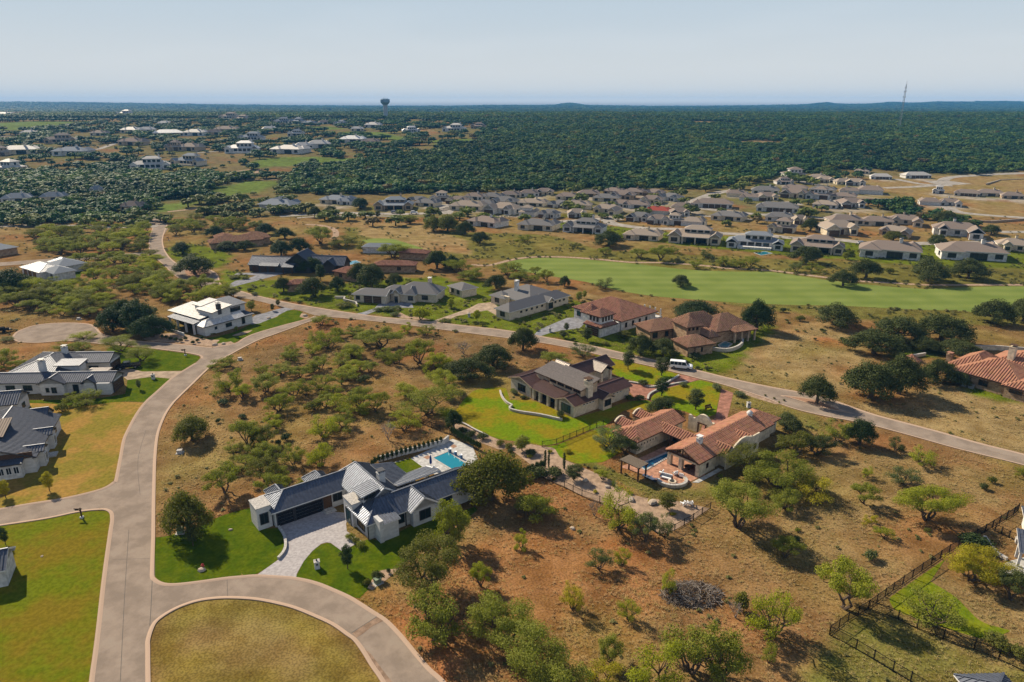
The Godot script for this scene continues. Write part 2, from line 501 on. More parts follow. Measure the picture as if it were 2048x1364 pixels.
	nf.call(Color(0.215, 0.145, 0.075), V([-76.4, -170.9, -62.2, -205.1, -18.7, -200.1, 3.8, -190.9, -3, -163.9, -15.1, -157.4, -44, -178.5, -60.7, -170.9]))
	nf.call(Color(0.265, 0.190, 0.090), V([-72.9, -130.7, -77.5, -167.4, -71.8, -169.1, -65.3, -143, -50.7, -126.3, -51.3, -114.4, -63.8, -113.5]))
	nf.call(Color(0.255, 0.162, 0.078), V([-20.7, -83.7, -14.4, -93.6, -7.9, -101.3, 5.2, -115.4, 15.4, -106.7, 23.9, -97, 33.9, -104.3, 44.7, -110.9, 64, -126.3, 78.1, -136.6, 98, -119.1, 88.9, -105.9, 68, -92.3, 41.7, -74.5, 26.1, -58.5, -4.1, -58.5, -8.8, -67.8, -14.8, -75.5]))
	nf.call(Color(0.265, 0.190, 0.090), V([-65.2, -113, -61.9, -115.4, -57.3, -120.1, -55.5, -118.2, -59.9, -113, -63.8, -110]))
	nf.call(Color(0.340, 0.155, 0.072), V([-5.8, -94.3, -2.7, -94.6, 0.5, -91.7, -0.3, -88, -4.7, -86.9, -6, -90.5]))
	nf.call(Color(0.340, 0.155, 0.072), V([-20.6, -83, -15.9, -82.4, -10.9, -75.5, -7.6, -68.5, -4.9, -64, -8.1, -66.7, -13.2, -73.2, -18.1, -78.8]))
	nf.call(Color(0.340, 0.155, 0.072), V([-4.7, -86.9, 7.8, -85.7, 12.4, -81.4, 8.6, -78.3, 1.8, -82.4]))
	nf.call(Color(0.300, 0.160, 0.072), V([-9.7, -93, 4.7, -101.3, 17.8, -94.3, 21.9, -83.5, 14.4, -71.9, 1.6, -66.7, -7.9, -71.9, -11.5, -81.4]))
	nf.call(Color(0.265, 0.190, 0.090), V([44.1, -114.4, 79.2, -128.5, 91.6, -116.3, 83.8, -105.9, 63.8, -91.7, 48.4, -83.5, 42.8, -95.6]))
	nf.call(Color(0.165, 0.160, 0.045), V([41.6, -74.5, 49.1, -79.5, 53.7, -75.7, 58.9, -71.9, 65.5, -66.8, 59.9, -59.8, 29.3, -58.5]))
	nf.call(Color(0.265, 0.190, 0.090), V([49.1, -79.5, 67.8, -92.3, 85.1, -103.1, 97.2, -107.5, 68, -68.5, 62.9, -68.4, 58.9, -71.9]))
	nf.call(Color(0.165, 0.160, 0.045), V([19.9, -120.1, 23.7, -114.4, 27.6, -110.9, 38.2, -113.5, 44.1, -114.4, 40.1, -107.5, 28.7, -107.5, 21.1, -110, 16.5, -116.3, 10.4, -122.9, 15.2, -122.1]))
	nf.call(Color(0.265, 0.190, 0.090), V([-147.8, -190.9, -130.4, -190.9, -115.1, -186.6, -104.8, -172.8, -118.7, -178.5, -133.6, -182.5, -139.1, -170.9]))
	nf.call(Color(0.130, 0.170, 0.018), V([-16.1, -143, -13.6, -147.1, 6.7, -128.5, 5.7, -127.4]))
	nf.call(Color(0.165, 0.160, 0.045), V([52.6, -155.9, 60, -149.6, 69.8, -140.9, 65.7, -135.4, 58.1, -137.9, 53.7, -144.3, 50.5, -147.9]))
	var ff := func(k: Color, c: float, p: PackedVector2Array) -> void:
		if k.r >= 0.0:
			fill(far_map, p, k, FAR_X, FAR_Z, FAR_C)
		fill(cover_map, p, Color(c, 0, 0), FAR_X, FAR_Z, FAR_C)
	ff.call(Color(0.175, 0.150, 0.068), 0.5, V([-1753.6, -1336.3, -315.7, -1430.2, -62.4, -1430.2, -10.6, -1109.7, -71.5, -835.6, -210, -648.3, -171.8, -525.6, -99.9, -419.8, -130.4, -393.1, -456.4, -393.1]))
	ff.call(Color(0.062, 0.075, 0.030), 0.97, V([-175.1, -536.2, -206.2, -643.2, -185.8, -695.3, -154.2, -730.9, -121.3, -782.3, -71.5, -835.6, -40.7, -925.2, -17.8, -1081.3, -11.3, -1183, -62.4, -1430.2, -329, -1491.5, -1953.8, -1491.5, -4824, -3694.7, 7461.7, -3694.7, 1388.5, -669.4, 480.5, -673.4, 387.9, -648.3, 382.5, -654.8, 342.3, -685.6, 313.7, -676.1, 243.9, -643.2, 161.9, -563.7, 126.6, -555.9, 67.4, -544.9, -0.8, -547.1, -65.7, -536.2, -127.4, -525.6]))
	ff.call(Color(0.062, 0.075, 0.030), 0.9, V([-594.7, -643.2, -427.9, -664.1, -342.4, -633, -335.3, -664.1, -279.2, -582, -273.4, -648.3, -222.9, -552.6, -214.1, -502, -249.5, -502, -235.6, -458.9, -229.5, -416.1, -242.1, -401.6, -379.7, -401.6]))
	ff.call(Color(0.190, 0.170, 0.075), 0.2, V([-98.6, -414.2, -84.3, -449.8, -67.6, -493.1, -63.9, -521.4, -0.8, -536.2, 124.6, -547.1, 163.1, -558.1, 243.9, -639.3, 310.7, -669.4, 385.1, -652.2, 476, -666.7, 825.5, -666.7, 350.6, -269.5, -5.3, -301.6, -85.9, -369.4]))
	ff.call(Color(0.300, 0.220, 0.100), 0.0, V([219.8, -552.6, 330.6, -643.2, 389, -643.2, 471.4, -660.1, 771.6, -660.1, 427.9, -355, 232.1, -369.4, 255, -439.7, 232.1, -419.8, 215.9, -449.8]))
	ff.call(Color(0.062, 0.075, 0.030), 0.9, V([242.8, -475.7, 268.8, -490.1, 251.9, -439.7, 256, -419.8, 264, -381.7, 244.3, -363.5, 246.4, -398.2, 247.1, -419.8, 242.5, -439.7]))
	ff.call(Color(0.110, 0.135, 0.030), 0.1, V([9.8, -381.7, 70.5, -355, 124.3, -326.9, 189, -296.6, 263.1, -282.4, 303.5, -329.3, 222, -352.3, 128.6, -377, 63.5, -393.1, 22, -405.1]))
	ff.call(Color(0.140, 0.200, 0.045), 0, V([-268.9, -723.6, -263.7, -754.6, -229.6, -782.3, -170.2, -757.7, -156.6, -742.7, -194.1, -728, -221.7, -702.3, -243.8, -695.3]))
	ff.call(Color(0.140, 0.200, 0.045), 0, V([-232.9, -558.1, -230.9, -594.9, -223.1, -608.2, -194.5, -598.5, -198.9, -539.5, -213.4, -509.1]))
	ff.call(Color(0.140, 0.200, 0.045), 0, V([-259.6, -657.5, -250.6, -673.4, -242.1, -678.8, -239.4, -654.8, -253.3, -643.2]))
	ff.call(Color(0.140, 0.200, 0.045), 0, V([-233.7, -467.2, -232.6, -488.2, -224.3, -497, -213.4, -479.5, -220.9, -451.6]))
	ff.call(Color(0.140, 0.200, 0.045), 0, V([-950.8, -1238.6, -901.3, -1371.5, -817.2, -1371.5, -732.1, -1302, -743.8, -1127.6, -853.9, -1109.7]))
	ff.call(Color(0.140, 0.200, 0.045), 0, V([-256.8, -1089.9, -195.6, -1089.9, -142.4, -982.4, -139.9, -932.6, -193.2, -1020.4, -244.6, -1036.8]))
	ff.call(Color(0.140, 0.200, 0.045), 0, V([-108.8, -953.4, -59.4, -982.4, -46.5, -953.4, -85.5, -892.5]))
	ff.call(Color(0.140, 0.200, 0.045), 0, V([-351, -1211.7, -301.3, -1211.7, -262.3, -1148, -306.9, -1109.7]))
	ff.call(Color(0.140, 0.200, 0.045), 0, V([-192.3, -720.7, -159.6, -757.7, -167.2, -720.7]))
	ff.call(Color(0.270, 0.200, 0.100), 0.05, V([-172.8, -1127.6, -128.8, -1148, -104.2, -1055.6, -135.8, -1020.4]))
	ff.call(Color(0.300, 0.230, 0.120), 0.03, V([301.2, -1355.1, 354.3, -1382.5, 428.8, -1320.4, 430.4, -1271.2, 322.5, -1256]))
	ff.call(Color(0.260, 0.200, 0.100), 0.06, V([266.9, -932.6, 325.1, -953.4, 374.5, -905.1, 299.1, -874.9]))
	ff.call(Color(0.220, 0.160, 0.080), 0.2, V([-52.8, -812.5, -13.6, -822.3, 20.1, -809.3, -13.2, -794.9]))
	ff.call(Color(0.250, 0.190, 0.100), 0.1, V([14.7, -678.8, 24.5, -689.7, 25.9, -664.1, 16.6, -660.1]))
	ff.call(Color(0.250, 0.190, 0.100), 0.1, V([45.8, -685.6, 59.6, -678.8, 60.1, -657.5, 48.8, -660.1]))
	ff.call(Color(0.200, 0.160, 0.080), 0.12, V([-383, -835.6, -309.9, -809.3, -274.7, -713.6, -324.6, -750.1]))
	ff.call(Color(0.200, 0.160, 0.080), 0.12, V([-533, -835.6, -499.1, -925.2, -424, -791.7, -474.7, -757.7]))
	ff.call(Color(0.200, 0.160, 0.080), 0.12, V([-316.4, -742.7, -269.8, -713.6, -259.8, -648.3, -293.6, -664.1]))
	ff.call(Color(0.200, 0.160, 0.080), 0.12, V([-245.4, -678.8, -219.4, -678.8, -208.5, -629.2, -235.4, -643.2]))
	far_houses()
	building = true
	for p in [near_map, far_map]:
		var w: int = p.get_width()
		var h: int = p.get_height()
		var k := 5 if p == near_map else 3
		p.resize(w / k, h / k, Image.INTERPOLATE_BILINEAR)
		p.resize(w, h, Image.INTERPOLATE_CUBIC)
	n1.seed = 41
	n1.frequency = 0.021
	n1.fractal_octaves = 4

func roads() -> void:
	sheet("road", joined_edges(V([-47.2, -59.2, -50.9, -66.7, -52.8, -70.8, -55.3, -76.1, -60.3, -86.5, -65.5, -97.7, -67.7, -102.3, -70.1, -107.5, -73.9, -115.4, -77.6, -123.8, -80.7, -130.9, -82.6, -136.9, -84.5, -143.8, -85.7, -150.2, -86, -156.2, -86.4, -164.9, -85.8, -170.2, -85, -175.8, -85.2, -180, -85.5, -188.7, -80.4, -192.3, -79.6, -196.8, -77.7, -201.8, -72.4, -209.2, -66.5, -216.1, -64.6, -220]), V([-39.7, -59.2, -43.6, -66.7, -46.5, -72.5, -47.4, -74.5, -50.3, -81.4, -52.8, -86.9, -57.5, -96.6, -61, -103.9, -64.8, -111.9, -69.4, -121.7, -73.2, -130.3, -75.4, -136.1, -77.5, -143.3, -78.6, -149.3, -78.9, -153.7, -79.2, -160.9, -79.6, -173.1, -78.3, -181.6, -75, -194.1, -72.1, -199.7, -68.9, -205.6, -65.4, -212.3, -62.3, -217.5])), 0.048, "asphalt", "main asphalt street curving up from the bottom")
	sheet("road", joined_edges(V([-224.7, -439.7, -197.6, -401.6, -183.3, -366.4, -173.7, -345.6, -161.8, -323.4, -149.8, -304.7, -139.4, -292.7, -131.1, -290.8, -123.8, -284.3, -118.2, -275.4, -113.7, -265.4, -109.6, -259.9, -96.7, -248.8, -92.9, -245.9, -78.8, -236.5, -65.9, -229.5, -51.7, -222.6, -42.8, -218.9, -30, -215, -13.6, -208.9, -1.8, -204.6, 7.5, -199.4, 17.8, -193.4, 23, -190.1, 31, -184.1, 40, -177.3, 47.3, -171.6, 55.4, -164.9, 63, -159.7, 68.1, -156.8, 72, -154.5, 74.6, -152.1, 77.5, -148.2, 79.6, -145.1, 82.1, -142.2, 85.8, -138.9, 91.2, -134, 96, -129.1, 101.7, -124.4, 106.8, -119.1]), V([-231, -439.7, -201.2, -391.4, -188.5, -362.1, -175.8, -335.4, -167.7, -321.1, -160.1, -310, -150.4, -296.6, -140.6, -282.4, -134, -273.7, -126.7, -266.2, -113.8, -256.1, -99.7, -244.5, -90.6, -239.1, -79.7, -231.4, -71.4, -226.5, -66.1, -221.8, -59.5, -218.6, -54.7, -217.5, -46, -214.7, -33.4, -210.2, -21.1, -205.1, -5.5, -198.7, 7.3, -193.4, 17.1, -187.7, 22.3, -183.7, 29.2, -178.7, 37.3, -173.1, 43.4, -168.1, 47.4, -164.6, 50.1, -162.6, 54.9, -158.1, 60.3, -151.7, 62.2, -148.8, 65.2, -145.4, 70.3, -141.9, 73.9, -140.1, 78.4, -137.1, 84.6, -131.6, 89.6, -126.9, 97.8, -120.5, 103.3, -115.7])), 0.044, "asphalt", "asphalt road winding across the middle")
	sheet("road", V([-93.4, -102.7, -88, -104.7, -83.8, -106.4, -79.3, -108, -75.2, -110.4, -73.8, -111.9, -73.4, -113.7, -74.1, -115.9, -74.1, -118.2, -64.4, -99.8, -67.3, -101.6, -68.3, -103.3, -69.3, -104.1, -70.6, -104.3, -73.7, -103.7, -77.6, -101.8, -81, -100.6, -84.5, -99.5, -89.7, -97.7]), 0.036, "asphalt", "side street running off to the left")
	sheet("road", joined_edges(V([-55, -90.5, -53.2, -86.9, -52.7, -86.2, -52.3, -86, -51.1, -85.2, -49.8, -84.8, -48.1, -84.9, -45.5, -85.4, -42.2, -86.2, -39.6, -86.6, -37.8, -86.8, -35, -86.6, -31.7, -86.2, -28.5, -85.2, -25.6, -83.7, -22.9, -82.1, -20.9, -80.6, -18.9, -79, -16.9, -77.4, -14.8, -75, -13.2, -72.9, -11.8, -71, -10, -68.7, -8.1, -66.7, -5.1, -62.6]), V([-46.8, -72.6, -47.3, -74.4, -47.7, -76.4, -47.4, -77.8, -46.4, -79.3, -45.1, -80.4, -43.4, -81.2, -41.1, -81.6, -38.6, -81.6, -35.9, -81.3, -33.1, -80.6, -30.2, -79.6, -27.2, -78.1, -24.2, -76.4, -21.8, -74.5, -20.5, -73.4, -19, -71.4, -17.5, -69.1, -15.8, -66.7, -13.4, -62.6])), 0.040, "asphalt", "loop street round the dry lot")
	sheet("road", V([-85.5, -188.7, -89.5, -189.6, -93.6, -190.9, -101.7, -192.7, -109.9, -194.5, -117.5, -197.8, -123.8, -201.1, -129.4, -207.6, -134.2, -211.3, -142.7, -212.3, -149.3, -210.2, -151, -205.6, -150.6, -201.6, -148.1, -196.8, -144.2, -193.6, -138.1, -192.7, -132.5, -194.3, -132.5, -194.3, -128, -194.1, -119.4, -191.8, -111.2, -190.1, -98.8, -186.6, -90.6, -183.9, -86.1, -181.6, -84.8, -179.2, -82.7, -180]), 0.036, "asphalt", "round asphalt turning circle and its street")
	sheet("road", V([-231.7, -293.7, -224.4, -301.6, -203.9, -311.1, -189.5, -317.7, -171.7, -323.4, -167.5, -321.1, -160.1, -310, -166.5, -317.7, -185.3, -310, -199.4, -303.7, -219.6, -294.6, -226.2, -286.1]), 0.040, "asphalt", "narrow street at the upper left")
	kerb(smooth(V([-47.2, -59.2, -50.9, -66.7, -52.8, -70.8, -55.3, -76.1, -60.3, -86.5, -65.5, -97.7, -66.8, -100.6, -67.5, -101.9, -68.4, -103.3, -69.5, -104.1, -70.6, -104.3, -73.7, -103.7, -77.6, -101.8, -81, -100.6, -84.5, -99.5, -89.7, -97.7])), 1)
	kerb(smooth(V([-93.4, -102.7, -88, -104.7, -83.8, -106.4, -79.3, -108, -75.2, -110.4, -73.8, -111.9, -73.4, -113.7, -73.5, -114.4, -77.6, -123.8, -80.7, -130.9, -82.6, -136.9, -84.5, -143.8, -85.7, -150.2, -86, -156.2, -86.4, -164.9, -85.8, -170.2, -85, -175.8])), 1)
	kerb(smooth(V([-39.7, -59.2, -43.6, -66.7, -46.2, -71.9, -47.1, -73.8, -47.7, -76.4, -47.4, -77.8, -46.4, -79.3, -45.1, -80.4, -43.4, -81.2, -41.1, -81.6, -38.6, -81.6, -35.9, -81.3, -33.1, -80.6, -30.2, -79.6, -27.2, -78.1, -24.2, -76.4, -21.8, -74.5, -20.5, -73.4, -19, -71.4, -17.5, -69.1, -15.8, -66.7, -13.4, -62.6])), -1)
	kerb(smooth(V([-5.1, -62.6, -8.1, -66.7, -10, -68.7, -11.8, -71, -13.2, -72.9, -14.8, -75, -16.9, -77.4, -18.9, -79, -20.9, -80.6, -22.9, -82.1, -25.6, -83.7, -28.5, -85.2, -31.7, -86.2, -35, -86.6, -37.8, -86.8, -39.6, -86.6, -42.2, -86.2, -45.5, -85.4, -48.1, -84.9, -49.8, -84.8, -51.1, -85.2, -52.3, -86, -52.8, -86.6, -53.4, -87.8, -57.5, -96.6, -61, -103.9, -64.8, -111.9, -69.4, -121.7, -73.2, -130.3, -75.4, -136.1, -77.5, -143.3, -78.6, -149.3, -78.9, -153.7, -79.2, -160.9, -79.6, -173.1, -78.3, -181.6, -75, -194.1, -72.1, -199.7, -68.9, -205.6, -65.4, -212.3, -62.3, -217.5])), -1)
	kerb(smooth(V([-197.6, -401.6, -183.3, -366.4, -173.7, -345.6, -161.8, -323.4, -149.8, -304.7, -139.4, -292.7, -131.1, -290.8, -123.8, -284.3, -118.2, -275.4, -113.7, -265.4, -109.6, -259.9, -96.7, -248.8, -92.9, -245.9, -78.8, -236.5, -65.9, -229.5, -51.7, -222.6, -42.8, -218.9, -30, -215, -13.6, -208.9, -1.8, -204.6, 7.5, -199.4, 17.8, -193.4, 23, -190.1, 31, -184.1, 40, -177.3, 47.3, -171.6, 55.4, -164.9, 63, -159.7, 68.1, -156.8, 72, -154.5, 74.6, -152.1, 77.5, -148.2, 79.6, -145.1, 82.1, -142.2, 85.8, -138.9, 91.2, -134, 96, -129.1, 101.7, -124.4, 106.8, -119.1])), 1)
	kerb(smooth(V([-201.2, -391.4, -188.5, -362.1, -175.8, -335.4, -167.7, -321.1, -160.1, -310, -150.4, -296.6, -140.6, -282.4, -134, -273.7, -126.7, -266.2])), -1)
	kerb(smooth(V([-59.5, -218.6, -54.7, -217.5, -46, -214.7, -33.4, -210.2, -21.1, -205.1, -5.5, -198.7, 7.3, -193.4, 17.1, -187.7, 22.3, -183.7, 29.2, -178.7, 37.3, -173.1, 43.4, -168.1, 47.4, -164.6, 50.1, -162.6, 54.9, -158.1, 60.3, -151.7, 62.2, -148.8, 65.2, -145.4, 70.3, -141.9, 73.9, -140.1, 78.4, -137.1, 84.6, -131.6, 89.6, -126.9, 97.8, -120.5, 103.3, -115.7])), -1)
	kerb(smooth(V([-85.5, -188.7, -80.4, -192.3, -79.6, -196.8, -77.7, -201.8, -72.4, -209.2, -66.5, -216.1, -64.6, -220])), 1)
	kerb(smooth(V([-85.5, -188.7, -89.5, -189.6, -93.6, -190.9, -101.7, -192.7, -109.9, -194.5, -117.5, -197.8, -123.8, -201.1, -129.4, -207.6, -134.2, -211.3, -142.7, -212.3, -149.3, -210.2, -151, -205.6, -150.6, -201.6, -148.1, -196.8, -144.2, -193.6, -138.1, -192.7, -132.5, -194.3])), -1)
	kerb(smooth(V([-132.5, -194.3, -128, -194.1, -119.4, -191.8, -111.2, -190.1, -98.8, -186.6, -90.6, -183.9, -86.1, -181.6, -84.8, -179.2])), -1)
	var md := smooth_ring(V([64.1, -154, 68.1, -153, 71.8, -151.1, 74.4, -146.2, 76.8, -143.4, 72.4, -145.8, 69.3, -148.6, 66.6, -151.7]))
	sheet("median", md, 0.09, "mulch", "narrow mulched median strip under an oak")
	kerb(md, -1 if Geometry2D.is_polygon_clockwise(md) else 1)
	var isle := smooth_ring(V([-136.9, -286.1, -136.8, -290.8, -132.2, -290.8, -126.5, -286.1, -122.3, -278.9, -121.3, -272, -124.2, -269.5, -129, -272.8]))
	sheet("median", isle, 0.09, "mulch", "mulched island round the big oak in the road")
	kerb(isle, -1 if Geometry2D.is_polygon_clockwise(isle) else 1)
	sheet("lawn", smooth_ring(V([-57.2, -96.3, -55.7, -96.6, -53.3, -98.1, -51.2, -99.8, -49.2, -102.5, -46.6, -104.3, -44.8, -105.1, -40.3, -98.7, -38.3, -99, -37.1, -97.3, -36.2, -95.6, -35.5, -93.6, -35.7, -90.6, -36.9, -88.4, -37.9, -87, -39.6, -86.8, -42.2, -86.3, -45.5, -85.5, -48.1, -85, -49.9, -84.9, -51.1, -85.3, -52.2, -86.1, -53, -87.1, -55.1, -91.7])), 0.022, "lush", "watered green lawn")
	sheet("lawn", smooth_ring(V([-31.8, -86.4, -31.8, -87.1, -31.7, -90.1, -31.1, -92.6, -30.2, -94.4, -29.3, -94.8, -28.7, -94.7, -26.4, -92.6, -23.9, -95.2, -22.9, -95.9, -20.7, -95.4, -18.8, -97.4, -16.7, -99.5, -12.5, -101.6, -8.1, -104.3, -6.4, -105.3, -5.9, -104.3, -7.9, -101.3, -11.3, -97.8, -14.4, -93.6, -16.8, -88.6, -18.6, -85.7, -20.6, -83.7, -21.5, -81.7, -23, -82.2, -25.7, -83.8, -28.5, -85.3])), 0.022, "lush", "watered green lawn")
	sheet("lawn", smooth_ring(V([-90.2, -97.3, -84.4, -99.4, -80.9, -100.4, -77.5, -101.7, -73.6, -103.6, -70.5, -104.1, -69.3, -104, -68.3, -103.1, -67.4, -101.6, -65.6, -97.7, -60.3, -86.5, -55.4, -76.1, -52.9, -70.8, -51, -66.7, -47.6, -59.8, -63.6, -59.8])), 0.022, "olive_grass", "patchy olive yellow lawn")
	sheet("lawn", smooth_ring(V([-93.5, -102.8, -88.1, -104.8, -83.9, -106.6, -79.4, -108.2, -75.3, -110.6, -73.9, -112.1, -73.6, -113.9, -74.2, -115.9, -77.7, -123.8, -80.8, -130.9, -82.7, -136.9, -84.6, -143.8, -85.6, -149.6, -91.7, -150.5, -99.4, -147.6, -107.5, -149.6, -115.7, -149.6, -116.8, -143, -100.3, -114.4])), 0.022, "golden_grass", "golden dry lawn")
	sheet("lawn", smooth_ring(V([-85.8, -150.2, -86.1, -156.2, -86.5, -164.9, -92.2, -166, -96.9, -163.9, -92.8, -155, -99.2, -151.4, -108.6, -151.4, -124.6, -150.8, -121.4, -146.2, -115.7, -149.6, -107.3, -149.3, -99.4, -147.6, -91.7, -150.5])), 0.022, "lush", "watered green lawn")
	sheet("lawn", smooth_ring(V([-85.2, -175.9, -85.3, -179.6, -86.3, -181.4, -90.4, -183.5, -98.6, -186.2, -107.2, -187.9, -114.6, -190.9, -114.8, -186.6, -109.8, -180, -104.5, -174.6, -99.6, -171.6, -96.1, -169.8, -90.4, -170.2, -86.1, -170.6])), 0.022, "lush", "watered green lawn")
	sheet("lawn", smooth_ring(V([-106.7, -201.1, -102.2, -200.1, -94, -191.8, -85.7, -189.2, -80.8, -192.7, -79.9, -197.3, -77.9, -202.1, -72.7, -209.7, -67.4, -216.1, -67.9, -220, -70.4, -225.3, -73.2, -227.1, -75.8, -226.5, -77.5, -218.9, -80, -212.3, -82.3, -211.3, -84.5, -203.1, -87.5, -199.2, -91.3, -196.8, -95, -199.2, -102.5, -203.1])), 0.022, "lush", "watered green lawn")
	sheet("lawn", smooth_ring(V([-171.6, -261.5, -177.9, -271.2, -182.9, -287, -185.3, -294.6, -180.7, -288.9, -173, -273.7, -169.1, -263])), 0.022, "lush", "watered green lawn")
	sheet("lawn", smooth_ring(V([-2.6, -301.6, 3.6, -308.4, 12.7, -311.6, 28.3, -310, 45.3, -302.6, 57.4, -296.6, 68.9, -289.8, 78.5, -286.1, 94.4, -283.8, 106.2, -284.3, 113.3, -278.9, 123.6, -269.5, 134.4, -263, 147, -257.6, 155.2, -255.3, 184.2, -259.5, 201.1, -259.1, 179.7, -220, 159.2, -221.2, 152.2, -225.9, 131.6, -228.3, 116.3, -232, 96.2, -233.3, 79.7, -235.8, 66.7, -239.8, 50, -245.2, 38.5, -253.8, 30.4, -265.4, 19.2, -273.7, 7.4, -282.4, -0.4, -289.8])), 0.022, "fairway", "mown golf fairway grass")
	sheet("putting_green", smooth_ring(V([-76.8, -353.7, -71.1, -359.9, -61.8, -358.5, -54.6, -349.6, -42.5, -332.9, -43.6, -328.1, -50.3, -328.1, -63.8, -337.9, -71.4, -345.6])), 0.022, "fairway", "mown golf fairway grass")
	sheet("lawn", smooth_ring(V([-13.3, -143, -11.3, -151.9, -9, -157.7, -4.2, -159, -1.5, -158.7, -0.5, -151.4, 4.9, -151.4, 10.7, -145.1, 14, -141.4, 19.9, -145.1, 27, -150.5, 31.7, -151.4, 34.8, -145.7, 30.2, -145.7, 25.8, -146.2, 20.8, -138.4, 19.7, -137.4, 16.6, -135.2, 12, -131.2, 9.1, -128.9, 6.7, -128, 2.7, -129.8, -2.5, -130.9, -7.9, -135.4, -11.9, -139.1])), 0.022, "yellow_grass", "yellow green lawn")
	sheet("lawn", smooth_ring(V([22.8, -182.9, 29.2, -178.3, 37.2, -172.8, 43, -167.9, 39.4, -163.6, 35.4, -160.6, 32.2, -162.3, 27.5, -165.6, 24.5, -172])), 0.022, "yellow_grass", "yellow green lawn")
	sheet("lawn", smooth_ring(V([47.6, -163.9, 49.9, -161.9, 50.9, -158.1, 45.6, -143, 41.7, -141.4, 39.2, -145.1, 35.1, -147.1, 32.4, -151.4, 34.2, -155, 38.2, -158.7, 43.6, -161.9])), 0.022, "yellow_grass", "yellow green lawn")
	sheet("lawn", smooth_ring(V([6.7, -127.6, 9.1, -128.5, 12, -130.7, 16.6, -134.7, 19.6, -136.9, 22.3, -135.4, 21.8, -129.6, 22.7, -126.3, 17.6, -121.1, 15.1, -121.1, 12.7, -120.5, 9.5, -123.1])), 0.022, "yellow_grass", "yellow green lawn")
	sheet("lawn", smooth_ring(V([66.3, -90.7, 56.8, -84.3, 52.9, -81.6, 52.6, -79.1, 56.7, -76.4, 61.5, -73.5, 66, -75.3, 62.9, -76.9, 62.7, -82.1, 61, -85.4])), 0.022, "bright_grass", "bright watered green strip of yard")
	sheet("gravel_bed", smooth_ring(V([-1.4, -127.8, 2.7, -129.4, 6.1, -127.8, 8.6, -127.2, 9.5, -122.9, 12.1, -120.5, 15.2, -117.6, 18.1, -114.8, 20.2, -110.4, 23.1, -108.2, 28.5, -107.4, 34.1, -104.8, 30.3, -101.3, 26.5, -98.3, 23.9, -97.1, 20.3, -102.5, 15.3, -106.9, 12.4, -108.9, 9.5, -111.9, 7.4, -113.7, 5.3, -115.7, 3.7, -120.1, 0.6, -125.2])), 0.026, "gravel", "tan gravel planting bed")
	sheet("gravel_bed", smooth_ring(V([-13.6, -136.6, -11.9, -138.9, -7.9, -135.2, -2.5, -130.7, -0.4, -127.4, -2.4, -126.3, -6.6, -129.6, -10.3, -130.7, -12.5, -133.5])), 0.026, "gravel", "tan gravel planting bed")
	sheet("mulch_bed", smooth_ring(V([-106.7, -201.1, -102.3, -202.6, -94.8, -198.7, -91.2, -196.4, -86.1, -195.4, -85.8, -189.4, -93.9, -191.6, -99.9, -193.6, -106, -194.1, -109.4, -196.4])), 0.026, "gravel", "tan gravel planting bed")
	sheet("mulch_bed", smooth_ring(V([-85.9, -189.6, -85.5, -192.3, -82.3, -194.1, -80.8, -192.5, -83.3, -190.3])), 0.026, "gravel", "tan gravel planting bed")
	sheet("mulch_bed", smooth_ring(V([-84.1, -199.7, -82.8, -202.6, -79.8, -205.1, -79.9, -203.1, -81.1, -200.1, -83.2, -199])), 0.026, "gravel", "tan gravel planting bed")
	sheet("mulch_bed", smooth_ring(V([-81.4, -217.8, -79.3, -222.3, -77.2, -223.5, -76.6, -219.5, -78.5, -215.6])), 0.026, "gravel", "tan gravel planting bed")
	sheet("mulch_bed", smooth_ring(V([-69.5, -218.9, -69.9, -223.5, -68.2, -222.3, -66.3, -218.9, -66.8, -217.2])), 0.026, "gravel", "tan gravel planting bed")
	sheet("mulch_bed", smooth_ring(V([55.3, -158.4, 57, -156.5, 60.5, -152.2, 62.3, -149, 61, -149, 57.5, -152.5, 54.9, -155.6])), 0.026, "gravel", "tan gravel planting bed")
	sheet("mulch_bed", smooth_ring(V([-40.4, -222.3, -37.3, -224.1, -34.3, -220, -30.4, -218.9, -26.1, -215.6, -28, -215.3, -36.4, -217.8])), 0.026, "gravel", "tan gravel planting bed")
	sheet("mulch_bed", smooth_ring(V([-20.8, -83.9, -20.3, -86.9, -19.6, -88, -17.5, -88.3, -16.8, -88.6, -18.5, -85.5, -20, -83.5])), 0.026, "gravel", "tan gravel planting bed")
	sheet("driveway", V([-37.8, -86.7, -36.9, -88.3, -35.7, -90.5, -35.5, -93.6, -36.2, -95.6, -37.1, -97.3, -38.3, -99, -38.9, -99.4, -36.7, -100.9, -33.1, -104, -27.8, -103.4, -27.5, -100.1, -26.9, -98, -23.9, -95.3, -26.5, -92.7, -28.7, -94.8, -29.4, -95, -30.2, -94.6, -31.1, -92.7, -31.7, -90.2, -31.9, -87.1, -31.7, -86.2, -35, -86.4]), 0.031, "stamped", "stamped grey concrete drive")
	sheet("driveway", V([-85.7, -170.2, -86.3, -164.8, -92.2, -166, -96.9, -163.9, -99, -166, -102.8, -169.5, -103.8, -172.4, -99.6, -171.6, -96, -169.7, -90.3, -170]), 0.031, "pale_drive", "pale concrete drive")
	sheet("driveway", V([-82.2, -210.7, -79.9, -212, -77.4, -218.6, -75.7, -226.2, -73.6, -228.3, -77.7, -230.1, -80.2, -227.1, -82.2, -223.5, -84.4, -221.2, -84.7, -215.6]), 0.031, "slate_drive", "bluish grey concrete drive")
	sheet("driveway", V([-51.7, -222.6, -45.8, -220, -48.1, -221.2, -44.5, -228.6, -39, -229.5, -33.6, -229.8, -34.8, -235.2, -39.9, -239.8, -44.7, -237.8, -46.4, -234.6, -46.7, -229.5, -49.5, -224.7]), 0.031, "slate_drive", "bluish grey concrete drive")
